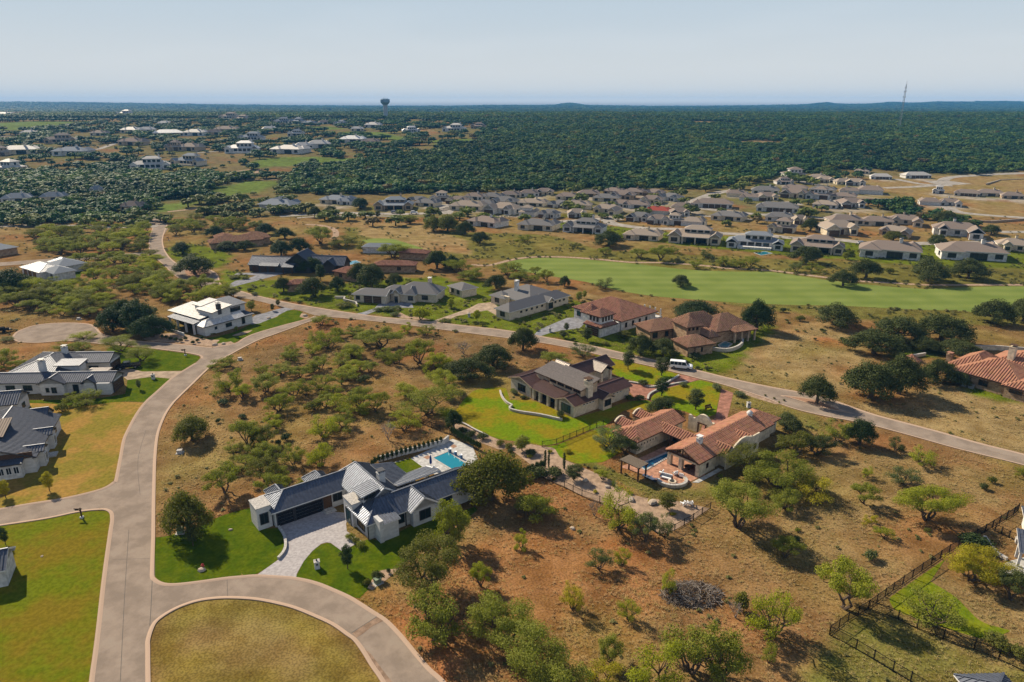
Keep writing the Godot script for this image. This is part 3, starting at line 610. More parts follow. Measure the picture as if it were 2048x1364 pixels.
	sheet("driveway", V([-25.9, -213.7, -22, -212, -18.3, -219.8, -8.4, -226.8, -4.9, -220.3, -4.1, -228.6, -6.8, -237.1, -9.8, -235.8, -11.7, -235.2, -14.8, -228.9]), 0.031, "pale_drive", "pale concrete drive")
	sheet("driveway", V([6.6, -200.4, 8.7, -199.2, 11.5, -202.1, 15.4, -204.6, 21.1, -207.1, 24.5, -215.6, 22.2, -218.9, 17.9, -217.8, 12.8, -211.3, 8.3, -205.1]), 0.031, "slate_drive", "bluish grey concrete drive")
	sheet("driveway", V([43.5, -167.7, 47.5, -164.3, 43.6, -161.9, 38.2, -158.7, 33.9, -155, 31.8, -151.1, 29.1, -152.2, 28.2, -157.4, 29.3, -161.9, 32, -161.6, 34, -159.3, 36.6, -160.6, 39.2, -163.3]), 0.031, "paver", "red brick paver drive")
	sheet("driveway", V([51.2, -158.2, 53.3, -155.6, 50, -147.1, 47.3, -140.4, 44.4, -135.4, 42.4, -134.4, 39.8, -134, 41.3, -137.9, 45.1, -141.4]), 0.031, "paver", "red brick paver drive")
	sheet("driveway", V([-108.9, -259.1, -108.8, -267.9, -105.3, -272, -103.7, -277.1, -109.4, -278.9, -113.2, -278, -112.9, -281.5, -103.9, -282.4, -91.5, -284.3, -94.6, -278.9, -97.5, -273.7, -100.5, -267.9, -104.4, -261.5, -106.4, -257.6]), 0.031, "slate_drive", "bluish grey concrete drive")
	sheet("patio", V([20.8, -165.3, 24.3, -167, 28.6, -164.6, 29.1, -161.3, 24.9, -160.6]), 0.031, "pale_drive", "pale concrete drive")
	band("street", V([27.5, -414.2, 45.2, -419.8, 57.5, -427.5, 64.6, -419.8]), 8, LIFT, "far_road")
	band("street", V([57.5, -427.5, 58.4, -406.9, 75.5, -389.8, 90, -388.1, 106.3, -378.5, 114.2, -373.9, 135.2, -367.9, 145.9, -360.6, 163.8, -357.8, 179.1, -346.9, 202.1, -345.6, 221.6, -346.9, 261.6, -350.9]), 8, LIFT, "far_road")
	band("street", V([106.9, -465.3, 134.3, -506, 154.4, -536.2, 172.6, -550.3]), 9, LIFT, "far_road")
	band("street", V([123.7, -465.3, 155.4, -441.8, 179.7, -435.5, 191.2, -425.6, 207.7, -443.5]), 7, LIFT, "far_road")
	band("street", V([116.7, -437.6, 132.7, -427.5, 153.4, -417.9]), 5, LIFT, "far_road")
	band("street", V([294.5, -563.7, 321.1, -570.5, 345.6, -579.7, 356.2, -576.2]), 8, LIFT, "far_road")
	band("street", V([348.5, -594.9, 358.9, -594.9, 375, -600.9]), 26, LIFT, "far_road")
	band("street", V([366.5, -608.2, 388.4, -633, 425, -648.3, 477, -660.1]), 9, LIFT, "far_road")
	band("street", V([332.6, -621.7, 335, -600.9, 337.5, -587.9, 345.3, -582]), 7, LIFT, "far_road")
	band("street", V([291.6, -472.8, 285.6, -451.6, 297.4, -437.6, 315.3, -427.5]), 8, LIFT, "far_road")
	band("street", V([263.9, -378.5, 281, -378.5]), 7, LIFT, "far_road")
	band("street", V([187.7, -486.2, 198, -486.2]), 16, LIFT, "far_road")
	band("street", V([243, -604.5, 249.7, -579.7]), 10, LIFT, "far_road")
	band("street", V([-486.9, -822.3, -483.9, -840.6, -484.5, -857.6, -509.9, -953.4]), 7, LIFT, "far_road")
	band("street", V([-613.8, -1286.5, -613.6, -1355.1, -621.7, -1430.2]), 10, LIFT, "far_road")
	band("street", V([-390, -966.8, -350.3, -932.6]), 7, LIFT, "far_road")
	band("street", V([-353, -809.3, -323.5, -832.3]), 6, LIFT, "far_road")
	band("street", V([-707.2, -1006.2, -704.8, -1055.6, -686.5, -1072.6]), 7, LIFT, "far_road")
	band("street", V([-291.3, -398.2, -251.5, -398.2, -232.5, -394.8, -213.2, -395.6, -201.3, -397.3]), 8, LIFT, "far_road")
	band("street", V([-143.1, -433.5, -129.1, -440.9, -107, -447.1, -86.8, -444.4, -59, -444.4, -46.5, -455.2, -39.7, -470.9]), 7, LIFT, "far_road")
	band("street", V([-130.9, -427.5, -119.3, -433.5, -100.8, -437.6, -69.1, -433.5]), 3.5, LIFT, "far_road")
	band("street", V([-45.4, -443.5, -42.9, -469.1, -40.4, -479.5]), 14, LIFT, "far_road")
	band("cart_path", V([-17.7, -297.1, -10.8, -295.6, -5.5, -300.6, 0, -307.3, 8.4, -312.7, 22.7, -313.2, 39.1, -307.9, 52, -302.1, 65.6, -301.1, 80.8, -296.1, 92.3, -289.8, 107, -286.6, 115.4, -281.1, 126.4, -273.3, 137, -267.4, 147.9, -264.6, 160.5, -261.5, 185, -261.8, 200.8, -261.5]), 2.6, LIFT * 0.8, "gravel")
	band("cart_path", V([-118.7, -403.4, -109.1, -399.9, -99.1, -388.1, -93.3, -369.4, -92.3, -357.8]), 3.2, LIFT * 0.8, "gravel")
	band("cart_path", V([-266, -657.5, -255.3, -673.4, -242.5, -685.6, -236.6, -660.1, -246.2, -648.3]), 4, LIFT * 0.8, "gravel")
	band("cart_path", V([-257, -645.7, -230, -618, -194.5, -618]), 4, LIFT * 0.8, "gravel")
	band("cart_path", V([-220.9, -451.6, -212.8, -458.9, -208.2, -467.2]), 4, LIFT * 0.8, "gravel")
	band("cart_path", V([-192.4, -433.5, -177.7, -427.5, -162.7, -419.8]), 3, LIFT * 0.8, "gravel")
	fill(open_map, joined_edges(V([-42.3, -64, -47.4, -74.5, -47.4, -77.8, -43.4, -81.2, -38.6, -81.6]), V([-14.3, -64, -17.5, -69.1, -21.8, -74.5, -30.2, -79.6])), Color(0, 0, 0), NEAR_X, NEAR_Z, NEAR_C)

func plants() -> void:
	p("mesquite", -11.6, -83.2, 9.4, 8.3, "o", 1, 12)
	p("mesquite", -9.9, -74.1, 7, 7.4, "m", 2, 12)
	p("mesquite", -1.2, -73.4, 8.3, 7.4, "m", 4, 26)
	p("mesquite", -4.5, -84.3, 2.9, 3.8, "b", 2, 24)
	p("mesquite", -9.5, -94.3, 5.2, 8.8, "m", 3, 24)
	p("mesquite", 1.5, -93.6, 2.2, 3.4, "b", 1, 24)
	p("mesquite", 3.6, -65.8, 9, 7.9, "m", 1, 26)
	p("mesquite", 13.1, -88.3, 3.3, 3.7, "g", 7, 3)
	p("mesquite", 16.6, -89.2, 2.1, 3.5, "b", 2, 3)
	p("mesquite", 8.3, -79.5, 3.1, 4.5, "y", 6, 26)
	p("mesquite", 15.7, -77.5, 2.6, 3.6, "b", 3, 3)
	p("mesquite", 22.3, -83.2, 2.3, 3.8, "b", 1, 3)
	p("mesquite", 17.5, -99, 6.2, 7.3, "b", 3, 39)
	p("mesquite", 21.2, -95.2, 4, 5.5, "g", 3, 14)
	p("mesquite", 24.5, -96.4, 2.4, 4.5, "g", 2, 14)
	p("mesquite", 12.3, -69.9, 3.1, 3.6, "m", 3, 26)
	p("mesquite", 10.9, -66.1, 3.7, 3.8, "y", 2, 26)
	p("mesquite", 17.1, -65.4, 5.7, 7.2, "b", 5, 26)
	p("mesquite", 21.8, -68.4, 6.6, 7, "m", 9, 3)
	p("mesquite", 25.2, -67.6, 5.8, 7.4, "m", 6, 13)
	p("mesquite", 34, -74.5, 5.5, 7.5, "b", 2, 13)
	p("mesquite", 32, -69.8, 2, 3.3, "m", 3, 13)
	p("mesquite", 42, -91.1, 3.8, 3.5, "m", 5, 13)
	p("mesquite", 45.7, -79.7, 6.6, 7.7, "b", 1, 13)
	p("mesquite", 59.4, -100.1, 2.3, 1.9, "y", 9, 25)
	p("mesquite", 59.6, -96.3, 2.5, 2.2, "b", 13, 13)
	p("mesquite", 67.9, -85.7, 7.6, 5.8, "y", 8, 25)
	p("mesquite", 56.5, -77.2, 6.6, 4.7, "m", 4, 13)
	p("mesquite", 70, -81.4, 3.8, 4.9, "d", 12, 25)
	p("mesquite", 79.1, -120.5, 4.8, 3.7, "b", 2, 50)
	p("mesquite", 66.1, -115.4, 2.2, 2.3, "b", 6, 25)
	p("mesquite", 71.7, -113, 4.6, 3.9, "g", 3, 25)
	p("mesquite", 61.2, -106.4, 4.4, 4.2, "m", 7, 25)
	p("mesquite", 69.4, -101.3, 9, 6.1, "b", 4, 25)
	p("mesquite", 95.4, -114.8, 3.2, 3.1, "m", 1, 25)
	p("mesquite", 76.9, -125.9, 3, 3.4, "d", 1, 50)
	p("mesquite", 67.3, -130.3, 6, 5, "m", 1, 30)
	p("mesquite", 56.6, -125.2, 6.6, 4.7, "o", 1, 5)
	p("mesquite", 60.6, -124.8, 6, 4.6, "d", 3, 30)
	p("mesquite", 48.6, -111.8, 9.8, 6.9, "m", 5, 4)
	p("mesquite", 53.4, -108.4, 6.2, 4.3, "y", 11, 15)
	p("mesquite", 47.2, -104.8, 5, 3.7, "m", 6, 14)
	p("mesquite", 44.7, -117.2, 9.3, 5.5, "o", 3, 15)
	p("mesquite", 37.1, -99.1, 9.7, 8.1, "m", 1, 14)
	p("mesquite", 19.7, -127.4, 6.7, 5, "g", 2, 4)
	p("mesquite", 22.4, -124.6, 5, 4.2, "d", 1, 4)
	p("mesquite", 16.6, -114.8, 2.4, 1.9, "b", 1, 39)
	p("mesquite", 3.5, -101.6, 5.9, 5.3, "m", 5, 24)
	p("mesquite", 11, -175.4, 7, 3.8, "m", 1, 31)
	p("mesquite", 19.6, -181.6, 5.5, 4, "g", 2, 31)
	p("mesquite", -75.8, -172.8, 6.1, 3.2, "m", 1, 57)
	p("mesquite", -68, -156.5, 6.8, 6.2, "m", 7, 57)
	p("mesquite", -63.6, -152.2, 4.5, 3.7, "b", 9, 60)
	p("mesquite", -54, -128.5, 5.7, 5.8, "m", 2, 60)
	p("mesquite", -51.7, -118.2, 4.9, 3.4, "m", 2, 17)
	p("mesquite", -51.4, -110, 5.7, 5.4, "m", 1, 18)
	p("mesquite", -50.2, -127.6, 5.5, 4.5, "o", 5, 7)
	p("mesquite", -50.7, -136.1, 2.8, 2.1, "b", 4, 60)
	p("mesquite", -47.3, -121.1, 4.9, 4.1, "m", 8, 62)
	p("mesquite", -45.6, -114.1, 5.5, 4.7, "o", 4, 62)
	p("mesquite", -42.1, -108.9, 4.8, 4.8, "m", 2, 62)
	p("mesquite", -101.5, -149.3, 4.4, 3, "m", 1, 52)
	p("mesquite", -98.4, -149.3, 5.8, 3.7, "m", 1, 51)
	p("mesquite", -100.4, -177.7, 8.1, 4.3, "m", 1, 9)
	p("mesquite", -110.1, -185.8, 9.3, 4.3, "m", 2, 9)
	p("mesquite", -124.9, -185.8, 5.6, 3.3, "m", 3, 27)
	p("mesquite", -121.2, -186.6, 4.8, 2.7, "m", 5, 27)
	p("mesquite", -126.8, -196.4, 6.8, 2.4, "b", 2, 8)
	p("mesquite", -134.1, -172.8, 6.9, 5.4, "m", 1, 27)
	p("mesquite", -129.5, -170.2, 5.2, 3.2, "m", 2, 27)
	p("mesquite", -147.7, -194.1, 3.5, 1.8, "g", 1, 8)
	p("mesquite", -61.1, -182.9, 4.7, 3.4, "m", 4, 57)
	p("mesquite", -55.3, -182.9, 5.1, 3.5, "b", 8, 57)
	p("mesquite", -50.4, -171.3, 5.5, 4.3, "m", 14, 57)
	p("mesquite", -45.2, -174.2, 5.6, 4.1, "m", 17, 55)
	p("mesquite", -43.9, -181.6, 5.8, 3.8, "m", 10, 53)
	p("mesquite", -31.2, -175.4, 4.5, 4.5, "m", 4, 55)
	p("mesquite", -24.8, -176.1, 7.3, 6.6, "m", 2, 55)
	p("mesquite", -19.4, -171.6, 6, 4.9, "b", 1, 55)
	p("mesquite", -22.1, -167.7, 2.1, 2.3, "b", 3, 55)
	p("mesquite", -64.3, -167.7, 3.6, 3.6, "m", 2, 57)
	p("mesquite", -59.2, -167.7, 5.9, 3.4, "m", 6, 57)
	p("mesquite", -59.3, -156.5, 6.8, 4.3, "m", 15, 58)
	p("mesquite", -52.1, -153.7, 5.7, 4.2, "m", 8, 58)
	p("mesquite", -52.8, -145.1, 5.4, 4.7, "m", 3, 58)
	p("mesquite", -49.3, -154.3, 3.3, 2.8, "o", 5, 58)
	p("mesquite", -46.4, -157.7, 5.1, 4.3, "m", 10, 58)
	p("mesquite", -41.6, -165.6, 5.9, 3.1, "b", 19, 58)
	p("mesquite", -42.2, -160.9, 5.2, 3.6, "m", 13, 58)
	p("mesquite", -40.6, -169.8, 5.7, 2.9, "b", 13, 55)
	p("mesquite", -37.6, -144.9, 7.5, 4.6, "b", 2, 58)
	p("mesquite", -42.8, -147.6, 4.8, 3.1, "m", 1, 58)
	p("mesquite", -34.6, -147.1, 5.7, 4.8, "m", 7, 58)
	p("mesquite", -30.8, -144.9, 5.2, 5, "m", 3, 56)
	p("mesquite", -39.2, -131.9, 5.8, 5.3, "b", 3, 59)
	p("mesquite", -36.1, -136.9, 5.4, 4, "m", 4, 59)
	p("mesquite", -22.9, -135.4, 6.4, 4.4, "b", 1, 59)
	p("mesquite", -18.7, -143.5, 11.7, 5.6, "m", 1, 56)
	p("mesquite", -25.3, -153.7, 6.2, 3.4, "b", 3, 20)
	p("mesquite", -16.6, -156.5, 8.2, 5.1, "b", 1, 20)
	p("mesquite", -42.2, -120.5, 4.4, 4.6, "m", 6, 62)
	p("mesquite", -36.6, -119.5, 4.8, 5, "b", 2, 59)
	p("mesquite", -60.1, -210.2, 6, 3.7, "m", 1, 61)
	p("mesquite", -52.3, -188.3, 6.6, 5.6, "m", 5, 61)
	p("mesquite", -52, -197.3, 3.9, 3.8, "m", 2, 61)
	p("mesquite", -57, -192.7, 5.8, 4.2, "m", 4, 61)
	p("mesquite", -43.4, -180, 5.5, 4, "b", 12, 55)
	p("mesquite", -46.9, -199.7, 5.4, 2.8, "m", 3, 61)
	p("mesquite", -37.3, -188.3, 10.3, 5.9, "m", 3, 53)
	p("mesquite", -42.7, -191.8, 5.5, 4.2, "m", 5, 53)
	p("mesquite", -32, -202.6, 4, 3.3, "b", 2, 53)
	p("mesquite", -25.9, -200.1, 4.5, 3.7, "m", 1, 53)
	p("mesquite", -34.2, -178.5, 4.9, 3.4, "m", 6, 55)
	p("mesquite", -36.8, -169.1, 4.4, 3, "m", 11, 55)
	p("mesquite", -53.9, -165.6, 4.6, 2.9, "m", 10, 57)
	p("mesquite", -60.4, -177.7, 4.6, 3.1, "m", 3, 57)
	p("mesquite", -42.9, -154.3, 4.3, 3, "m", 4, 58)
	p("mesquite", -51.7, -169.1, 3.9, 2.8, "m", 11, 57)
	p("mesquite", -52.3, -139.1, 3.3, 2.6, "b", 6, 58)
	p("mesquite", -51.1, -123.1, 3.5, 2.8, "m", 3, 7)
	p("mesquite", -55.3, -125.2, 3.4, 2.8, "m", 1, 7)
	p("mesquite", -43.2, -115.4, 3.2, 2.7, "m", 3, 62)
	p("mesquite", -37.6, -111.8, 2.7, 2.2, "m", 1, 62)
	p("mesquite", 34.8, -256.1, 6, 4.5, "g", 1, 23)
	p("mesquite", 3, -268.7, 7.1, 4.3, "m", 2, 21)
	p("mesquite", 7.4, -267, 5.9, 3.7, "m", 3, 21)
	p("mesquite", 13.3, -266.2, 6.2, 5.1, "m", 6, 21)
	p("mesquite", 65.9, -305.7, 10.2, 6.8, "m", 2, 41)
	p("mesquite", 57.5, -311.1, 8.1, 4.5, "m", 3, 41)
	p("mesquite", 42.7, -318.8, 6, 4, "m", 2, 36)
	p("mesquite", 73.9, -322.2, 7, 3.8, "m", 7, 41)
	p("mesquite", 87.3, -311.1, 5.9, 4.4, "g", 6, 41)
	p("mesquite", 77.7, -290.8, 5.9, 3.9, "m", 1, 41)
	p("mesquite", 90.8, -295.6, 6, 4.4, "m", 4, 41)
	p("mesquite", 95.3, -290.8, 6.8, 4.2, "m", 5, 41)
	p("mesquite", 100.6, -290.8, 7.6, 5.3, "m", 3, 54)
	p("mesquite", 31.4, -334.1, 5.3, 2.7, "o", 1, 36)
	p("mesquite", 6.3, -350.9, 7.1, 3.6, "m", 6, 36)
	p("mesquite", 117.6, -284.3, 5.8, 4.6, "g", 2, 54)
	p("mesquite", 124.9, -283.4, 7.4, 3.9, "m", 1, 54)
	p("mesquite", -22, -281.5, 9.5, 5.9, "m", 1, 42)
	p("mesquite", -15.9, -271.2, 9.1, 4.7, "m", 1, 21)
	p("mesquite", -2.4, -278.9, 9.4, 4.6, "m", 5, 21)
	p("mesquite", -95.2, -344.3, 13.9, 9.1, "m", 4, 22)
	p("mesquite", -82.1, -337.9, 12.2, 5.5, "o", 2, 22)
	p("mesquite", -68.8, -325.7, 7.5, 5, "o", 1, 22)
	p("mesquite", -53.5, -311.1, 12.6, 6.8, "m", 1, 28)
	p("mesquite", 1.3, -287, 6.3, 3.6, "m", 3, 36)
	p("mesquite", 9.4, -279.8, 4.9, 3.1, "m", 4, 36)
	p("oak", -3.4, -107.5, 13.2, 9.9, "o", 1, 44)
	p("oak", 59.1, -215.6, 15.3, 6.8, "e", 2, 38)
	p("oak", 141, -272.8, 12, 8.5, "d", 2, 54)
	p("oak", 126.4, -259.9, 10.7, 6.7, "d", 5, 41)
	p("oak", 128.7, -300.6, 14.4, 8.3, "d", 1, 54)
	p("oak", 162.7, -267, 18, 9.6, "d", 3, 54)
	p("oak", 181.4, -272, 15.5, 8.3, "d", 4, 54)
	p("oak", 152.6, -212.3, 12.1, 7.9, "d", 13, 11)
	p("oak", 163.6, -214.5, 12.2, 8, "d", 16, 11)
	p("oak", 101.6, -209.7, 14.4, 7.3, "d", 9, 11)
	p("oak", 112.7, -193.6, 17.2, 8.4, "d", 6, 11)
	p("oak", 125.5, -193.6, 16.1, 8.5, "d", 7, 11)
	p("oak", 100.9, -183.7, 14.8, 7.2, "d", 2, 11)
	p("oak", 116, -185.8, 8.7, 4.2, "d", 1, 11)
	p("oak", 123.4, -181.6, 10.5, 5.1, "d", 3, 11)
	p("oak", 84.3, -152.2, 13.7, 9.9, "d", 2, 30)
	p("oak", 92.7, -155, 11.8, 10.4, "d", 3, 50)
	p("oak", 70.9, -149.6, 9.1, 7.3, "d", 1, 30)
	p("oak", 106.2, -162.6, 9.5, 6.3, "d", 2, 40)
	p("oak", 110.6, -160.9, 6.9, 3.7, "d", 1, 40)
	p("oak", 70.9, -128.7, 6.3, 6.2, "e", 1, 50)
	p("oak", 59.1, -135.9, 6.9, 3.6, "d", 2, 5)
	p("oak", 75.2, -205.1, 10.2, 10, "e", 1, 19)
	p("oak", 64.2, -259.1, 8.9, 5, "d", 1, 23)
	p("oak", 47.2, -339.1, 17.1, 7.8, "d", 1, 36)
	p("oak", 35.7, -182.9, 8.3, 6.2, "d", 2, 6)
	p("oak", 41.6, -181.2, 8, 5.9, "d", 1, 6)
	p("oak", 3.1, -187, 8.8, 7.2, "d", 2, 55)
	p("oak", -4.9, -173.9, 11.7, 6.5, "d", 1, 55)
	p("oak", -11, -165.3, 11.7, 5.9, "d", 2, 20)
	p("oak", -12.4, -136.1, 4.1, 4.8, "e", 1, 56)
	p("oak", -66.2, -130.7, 8.9, 5.6, "o", 1, 60)
	p("oak", -52.2, -97, 9, 8.2, "o", 1, 18)
	p("oak", -122.1, -203.6, 11.3, 8.3, "e", 1, 8)
	p("oak", -116, -206.6, 14.2, 9.8, "e", 1, 16)
	p("oak", -107.3, -198.2, 11.9, 7.4, "e", 2, 16)
	p("oak", -124.6, -215.6, 9.7, 7.5, "e", 2, 8)
	p("oak", -183.2, -248.8, 16.1, 9.8, "e", 1, 35)
	p("oak", -129.2, -278.9, 17.1, 8.8, "d", 1, 10)
	p("oak", -152.6, -319.9, 9.7, 6, "e", 1, 34)
	p("oak", -72, -245.2, 11.2, 7.3, "d", 1, 61)
	p("oak", -84.7, -251.6, 6.9, 6, "d", 3, 61)
	p("oak", -64.9, -252.4, 7.4, 5.8, "e", 3, 43)
	p("oak", -82.7, -283.4, 10.8, 6.7, "e", 1, 28)
	p("oak", -53.2, -258.4, 14.1, 9.9, "d", 2, 43)
	p("oak", -60, -269.5, 9.9, 7.6, "d", 1, 42)
	p("oak", -44.7, -259.9, 8.4, 5.5, "d", 1, 43)
	p("oak", -31.7, -289.8, 11.8, 8.6, "d", 3, 42)
	p("oak", -24.9, -287, 8.4, 6.5, "e", 5, 42)
	p("oak", -6, -256.1, 9.4, 5.9, "d", 1, 21)
	p("oak", -98.5, -321.1, 11.6, 8.3, "e", 3, 28)
	p("oak", -105.6, -315.4, 12.8, 8.1, "e", 2, 28)
	p("oak", -117.2, -359.2, 10.3, 6.4, "e", 5, 33)
	p("oak", -130.9, -370.9, 11.2, 6.4, "e", 2, 33)
	p("oak", -42.9, -381.7, 12.6, 8.4, "o", 2, 22)
	p("oak", -35.3, -381.7, 16.4, 9.4, "o", 5, 22)
	p("oak", -25, -370.9, 9.6, 7.8, "d", 3, 22)
	p("oak", -15.9, -345.6, 9.5, 6.5, "d", 1, 22)
	p("oak", -111.1, -431.5, 12.3, 7.7, "d", 2, 48)
	p("oak", -121, -431.5, 9.2, 6.9, "d", 1, 48)
	p("oak", -100.3, -465.3, 15.2, 7.6, "e", 3, 48)
	p("oak", 206.9, -337.9, 11.2, 6.5, "d", 7, 54)
	p("oak", 163.2, -381.7, 11.5, 7.4, "d", 8, 54)
	p("oak", 170, -381.7, 8.2, 6.4, "d", 4, 49)
	p("oak", 248.8, -403.4, 13.2, 8.3, "d", 1, 49)
	p("oak", 251.2, -384.9, 12.7, 5.7, "d", 2, 49)
	p("oak", 254.6, -370.9, 12.2, 5.8, "d", 3, 49)
	p("oak", 193.1, -352.3, 10.1, 5.5, "o", 5, 54)
	p("oak", 20, -259.1, 5, 4.7, "d", 2, 41)
	p("oak", 33.5, -144.6, 7.7, 3.8, "d", 1, 5)
	p("oak", -156.2, -366.4, 10.5, 5.5, "e", 1, 33)
	p("oak", -135.3, -329.3, 10.9, 4.9, "d", 2, 34)
	p("oak", -127, -329.3, 9.5, 5, "d", 5, 10)
	p("yard", -24.6, -88.3, 2.2, 4.3, "e", 1, 2)
	p("yard", -50.2, -94, 2.2, 4.7, "d", 1, 18)
	p("yard", -83.2, -110.6, 2.2, 3.9, "y", 1, 17)
	p("yard", -89.6, -108.4, 2.2, 3.5, "y", 1, 51)
	p("yard", -80, -94.4, 1.6, 3.3, "e", 1, 45)
	p("yard", -90.8, -157.7, 1.5, 2.8, "g", 1, 9)
	p("yard", 30.4, -171.3, 4.5, 5.5, "d", 1, 31)
	p("yard", 38.3, -167, 4.2, 5.2, "d", 1, 6)
	p("yard", 35.7, -154, 4.1, 4.8, "e", 2, 5)
	p("yard", 41.8, -146, 4.9, 5.1, "d", 1, 5)
	p("yard", 26.6, -104.5, 3.6, 3.2, "o", 1, 14)
	p("yard", 11.4, -114.4, 3.5, 3.2, "d", 1, 37)
	p("yard", 22, -194.1, 3.8, 4.4, "d", 3, 47)
	p("yard", 15.2, -197.3, 2.7, 2.5, "d", 2, 47)
	p("yard", 16.7, -204.1, 2.3, 2.7, "d", 1, 47)
	p("yard", 33.3, -196.4, 4.1, 2.7, "o", 1, 38)
	p("yard", 23.6, -237.8, 3, 3.8, "m", 4, 32)
	p("yard", 25.9, -241.8, 2.3, 3.2, "m", 1, 23)
	p("yard", -20.8, -229.5, 2.6, 3.6, "b", 1, 29)
	p("yard", -11.2, -214.5, 2.6, 3.9, "b", 1, 53)
	p("yard", -81.6, -427.5, 4.6, 4.8, "d", 2, 48)
	p("yard", -75, -267.9, 5.1, 7, "e", 1, 28)
	p("yard", -87.5, -225.9, 3.4, 3.6, "m", 1, 16)
	p("yard", -80.4, -225.9, 1.7, 2.7, "d", 1, 61)
	p("yard", -80.5, -232, 1.7, 2.4, "d", 2, 61)
	p("yard", 2, -126.1, 3.6, 3.3, "m", 2, 37)
	p("yard", -5.7, -109.5, 3, 3.2, "d", 1, 44)
	p("yard", -59.2, -406.9, 9.9, 5, "m", 1, 22)
	p("yard", 149, -307.9, 4.5, 3.5, "m", 1, 54)
	p("yard", -147.5, -449.8, 5.1, 3.7, "d", 1, 48)
	p("bush", 45.2, -95.1, 1.4, 1.3, "e", 3, 3)
	p("bush", 54.8, -90.6, 2.6, 1.8, "g", 3, 13)
	p("bush", 88.2, -113.5, 1.7, 1.4, "o", 2, 25)
	p("bush", 85.2, -111.2, 1.8, 1.4, "d", 1, 25)
	p("bush", 72.5, -93.6, 4.7, 2.7, "e", 3, 25)
	p("bush", 62.2, -72.7, 3.9, 1.7, "o", 2, 13)
	p("bush", 63.8, -70.9, 2.5, 1.7, "o", 5, 13)
	p("bush", 31.4, -79.1, 2.7, 3.5, "o", 1, 3)
	p("bush", 32.4, -160.6, 3.1, 1.6, "d", 4, 31)
	p("bush", 30, -151.1, 2.7, 1.6, "d", 10, 5)
	p("bush", 27.4, -151.4, 2.1, 1.5, "d", 6, 31)
	p("bush", 42.2, -160, 2.5, 1.1, "g", 4, 5)
	p("bush", 49.8, -157.7, 3.2, 1.7, "g", 2, 5)
	p("bush", 54.3, -153.7, 3.3, 1.4, "g", 1, 5)
	p("bush", 10.7, -141.7, 2.6, 2, "d", 1, 46)
	p("bush", 3.8, -124.2, 2.6, 1.4, "d", 7, 37)
	p("bush", 4.7, -115.5, 4.3, 2.3, "d", 2, 37)
	p("bush", 8.1, -116.1, 3.7, 1.8, "d", 1, 37)
	p("bush", -29.4, -216.1, 6.1, 4.7, "b", 4, 53)
	p("bush", -45, -146, 4.6, 2.4, "o", 1, 58)
	p("bush", -37, -162.9, 3.5, 1.9, "d", 5, 58)
	p("bush", -46.7, -130.5, 2.4, 1.9, "e", 3, 58)
	p("bush", -47.7, -128.5, 1.7, 1.4, "e", 3, 7)
	p("bush", -66.8, -148.8, 3.1, 1.6, "e", 3, 60)
	p("bush", -64.2, -138.9, 1.2, 1.1, "e", 1, 60)
	p("bush", -59.7, -141.4, 2.3, 1.1, "e", 2, 60)
	p("bush", -101.7, -144.9, 3.3, 2.3, "o", 1, 51)
	p("bush", 94.6, -203.6, 1.4, 1.2, "d", 3, 11)
	p("bush", 92.4, -214.5, 3.2, 2.1, "o", 2, 23)
	p("bush", 90.6, -224.7, 2.5, 1.8, "d", 1, 23)
	p("bush", 154.6, -280.7, 4.1, 2.8, "o", 1, 54)
	p("bush", 197.4, -274.5, 2.4, 1.5, "d", 2, 54)
	p("bush", 89.3, -195.4, 1.2, 0.9, "d", 2, 11)
	p("bush", 97.2, -195.4, 1.8, 1.1, "d", 1, 11)
	p("bush", -20.9, -84.5, 1.2, 1.4, "o", 1, 12)
	p("bush", -19.6, -85.7, 2, 1.8, "d", 2, 12)
	p("bush", -18.3, -87.3, 0.8, 1, "e", 3, 12)
	p("bush", -25.9, -95.9, 1.8, 1.1, "m", 1, 1)
	p("bush", -24.7, -94.8, 1.7, 1.1, "o", 2, 1)
	p("bush", -23.7, -93.8, 1.9, 1.2, "m", 1, 2)
	p("bush", 46.5, -98, 1.1, 0.7, "m", 6, 14)
	p("bush", 67.7, -98.1, 1.5, 0.6, "o", 4, 25)
	p("bush", -10.5, -134.2, 2.5, 1.4, "d", 1, 56)
	p("bush", -8.6, -132.5, 2.5, 1.4, "d", 2, 56)
	p("bush", -6.1, -131.2, 2.7, 1.6, "d", 1, 0)
	p("bush", -2.4, -128.5, 2.2, 1.2, "o", 3, 0)
	p("bush", -0.6, -127.2, 2.2, 1.2, "o", 5, 44)
	p("bush", 11.1, -125.2, 1.8, 1, "y", 8, 37)
	p("bush", 3.5, -123.1, 1.4, 0.8, "y", 4, 37)
	p("bush", 7.6, -125.2, 1.2, 0.7, "y", 6, 37)
	p("bush", 13, -119.1, 1.3, 0.7, "o", 5, 37)
	p("bush", 0.7, -155, 2.2, 1.1, "d", 2, 20)
	p("bush", 2.6, -152.2, 1.7, 0.9, "d", 1, 20)
	p("bush", 0.2, -156.5, 1.7, 0.9, "m", 3, 20)
	p("bush", -56.9, -237.1, 2.5, 1.1, "d", 1, 43)
	p("bush", -41.8, -225.9, 5.7, 1.9, "g", 2, 21)
	p("bush", -38.8, -228.3, 3.4, 1.4, "g", 1, 21)
	p("bush", -38.5, -220.6, 3.9, 1.3, "g", 5, 53)
	p("bush", -44.8, -225.9, 3.7, 1.4, "g", 4, 61)
	p("bush", -57.5, -230.8, 6.8, 1.7, "o", 1, 61)
	p("bush", -110.6, -272.8, 6, 1.4, "o", 1, 10)
	p("bush", -106, -271.2, 4, 1.2, "o", 1, 28)
	p("bush", -97.4, -252.4, 2.6, 1.4, "d", 3, 28)
	p("bush", -93.5, -246.6, 3.3, 1.3, "d", 4, 28)
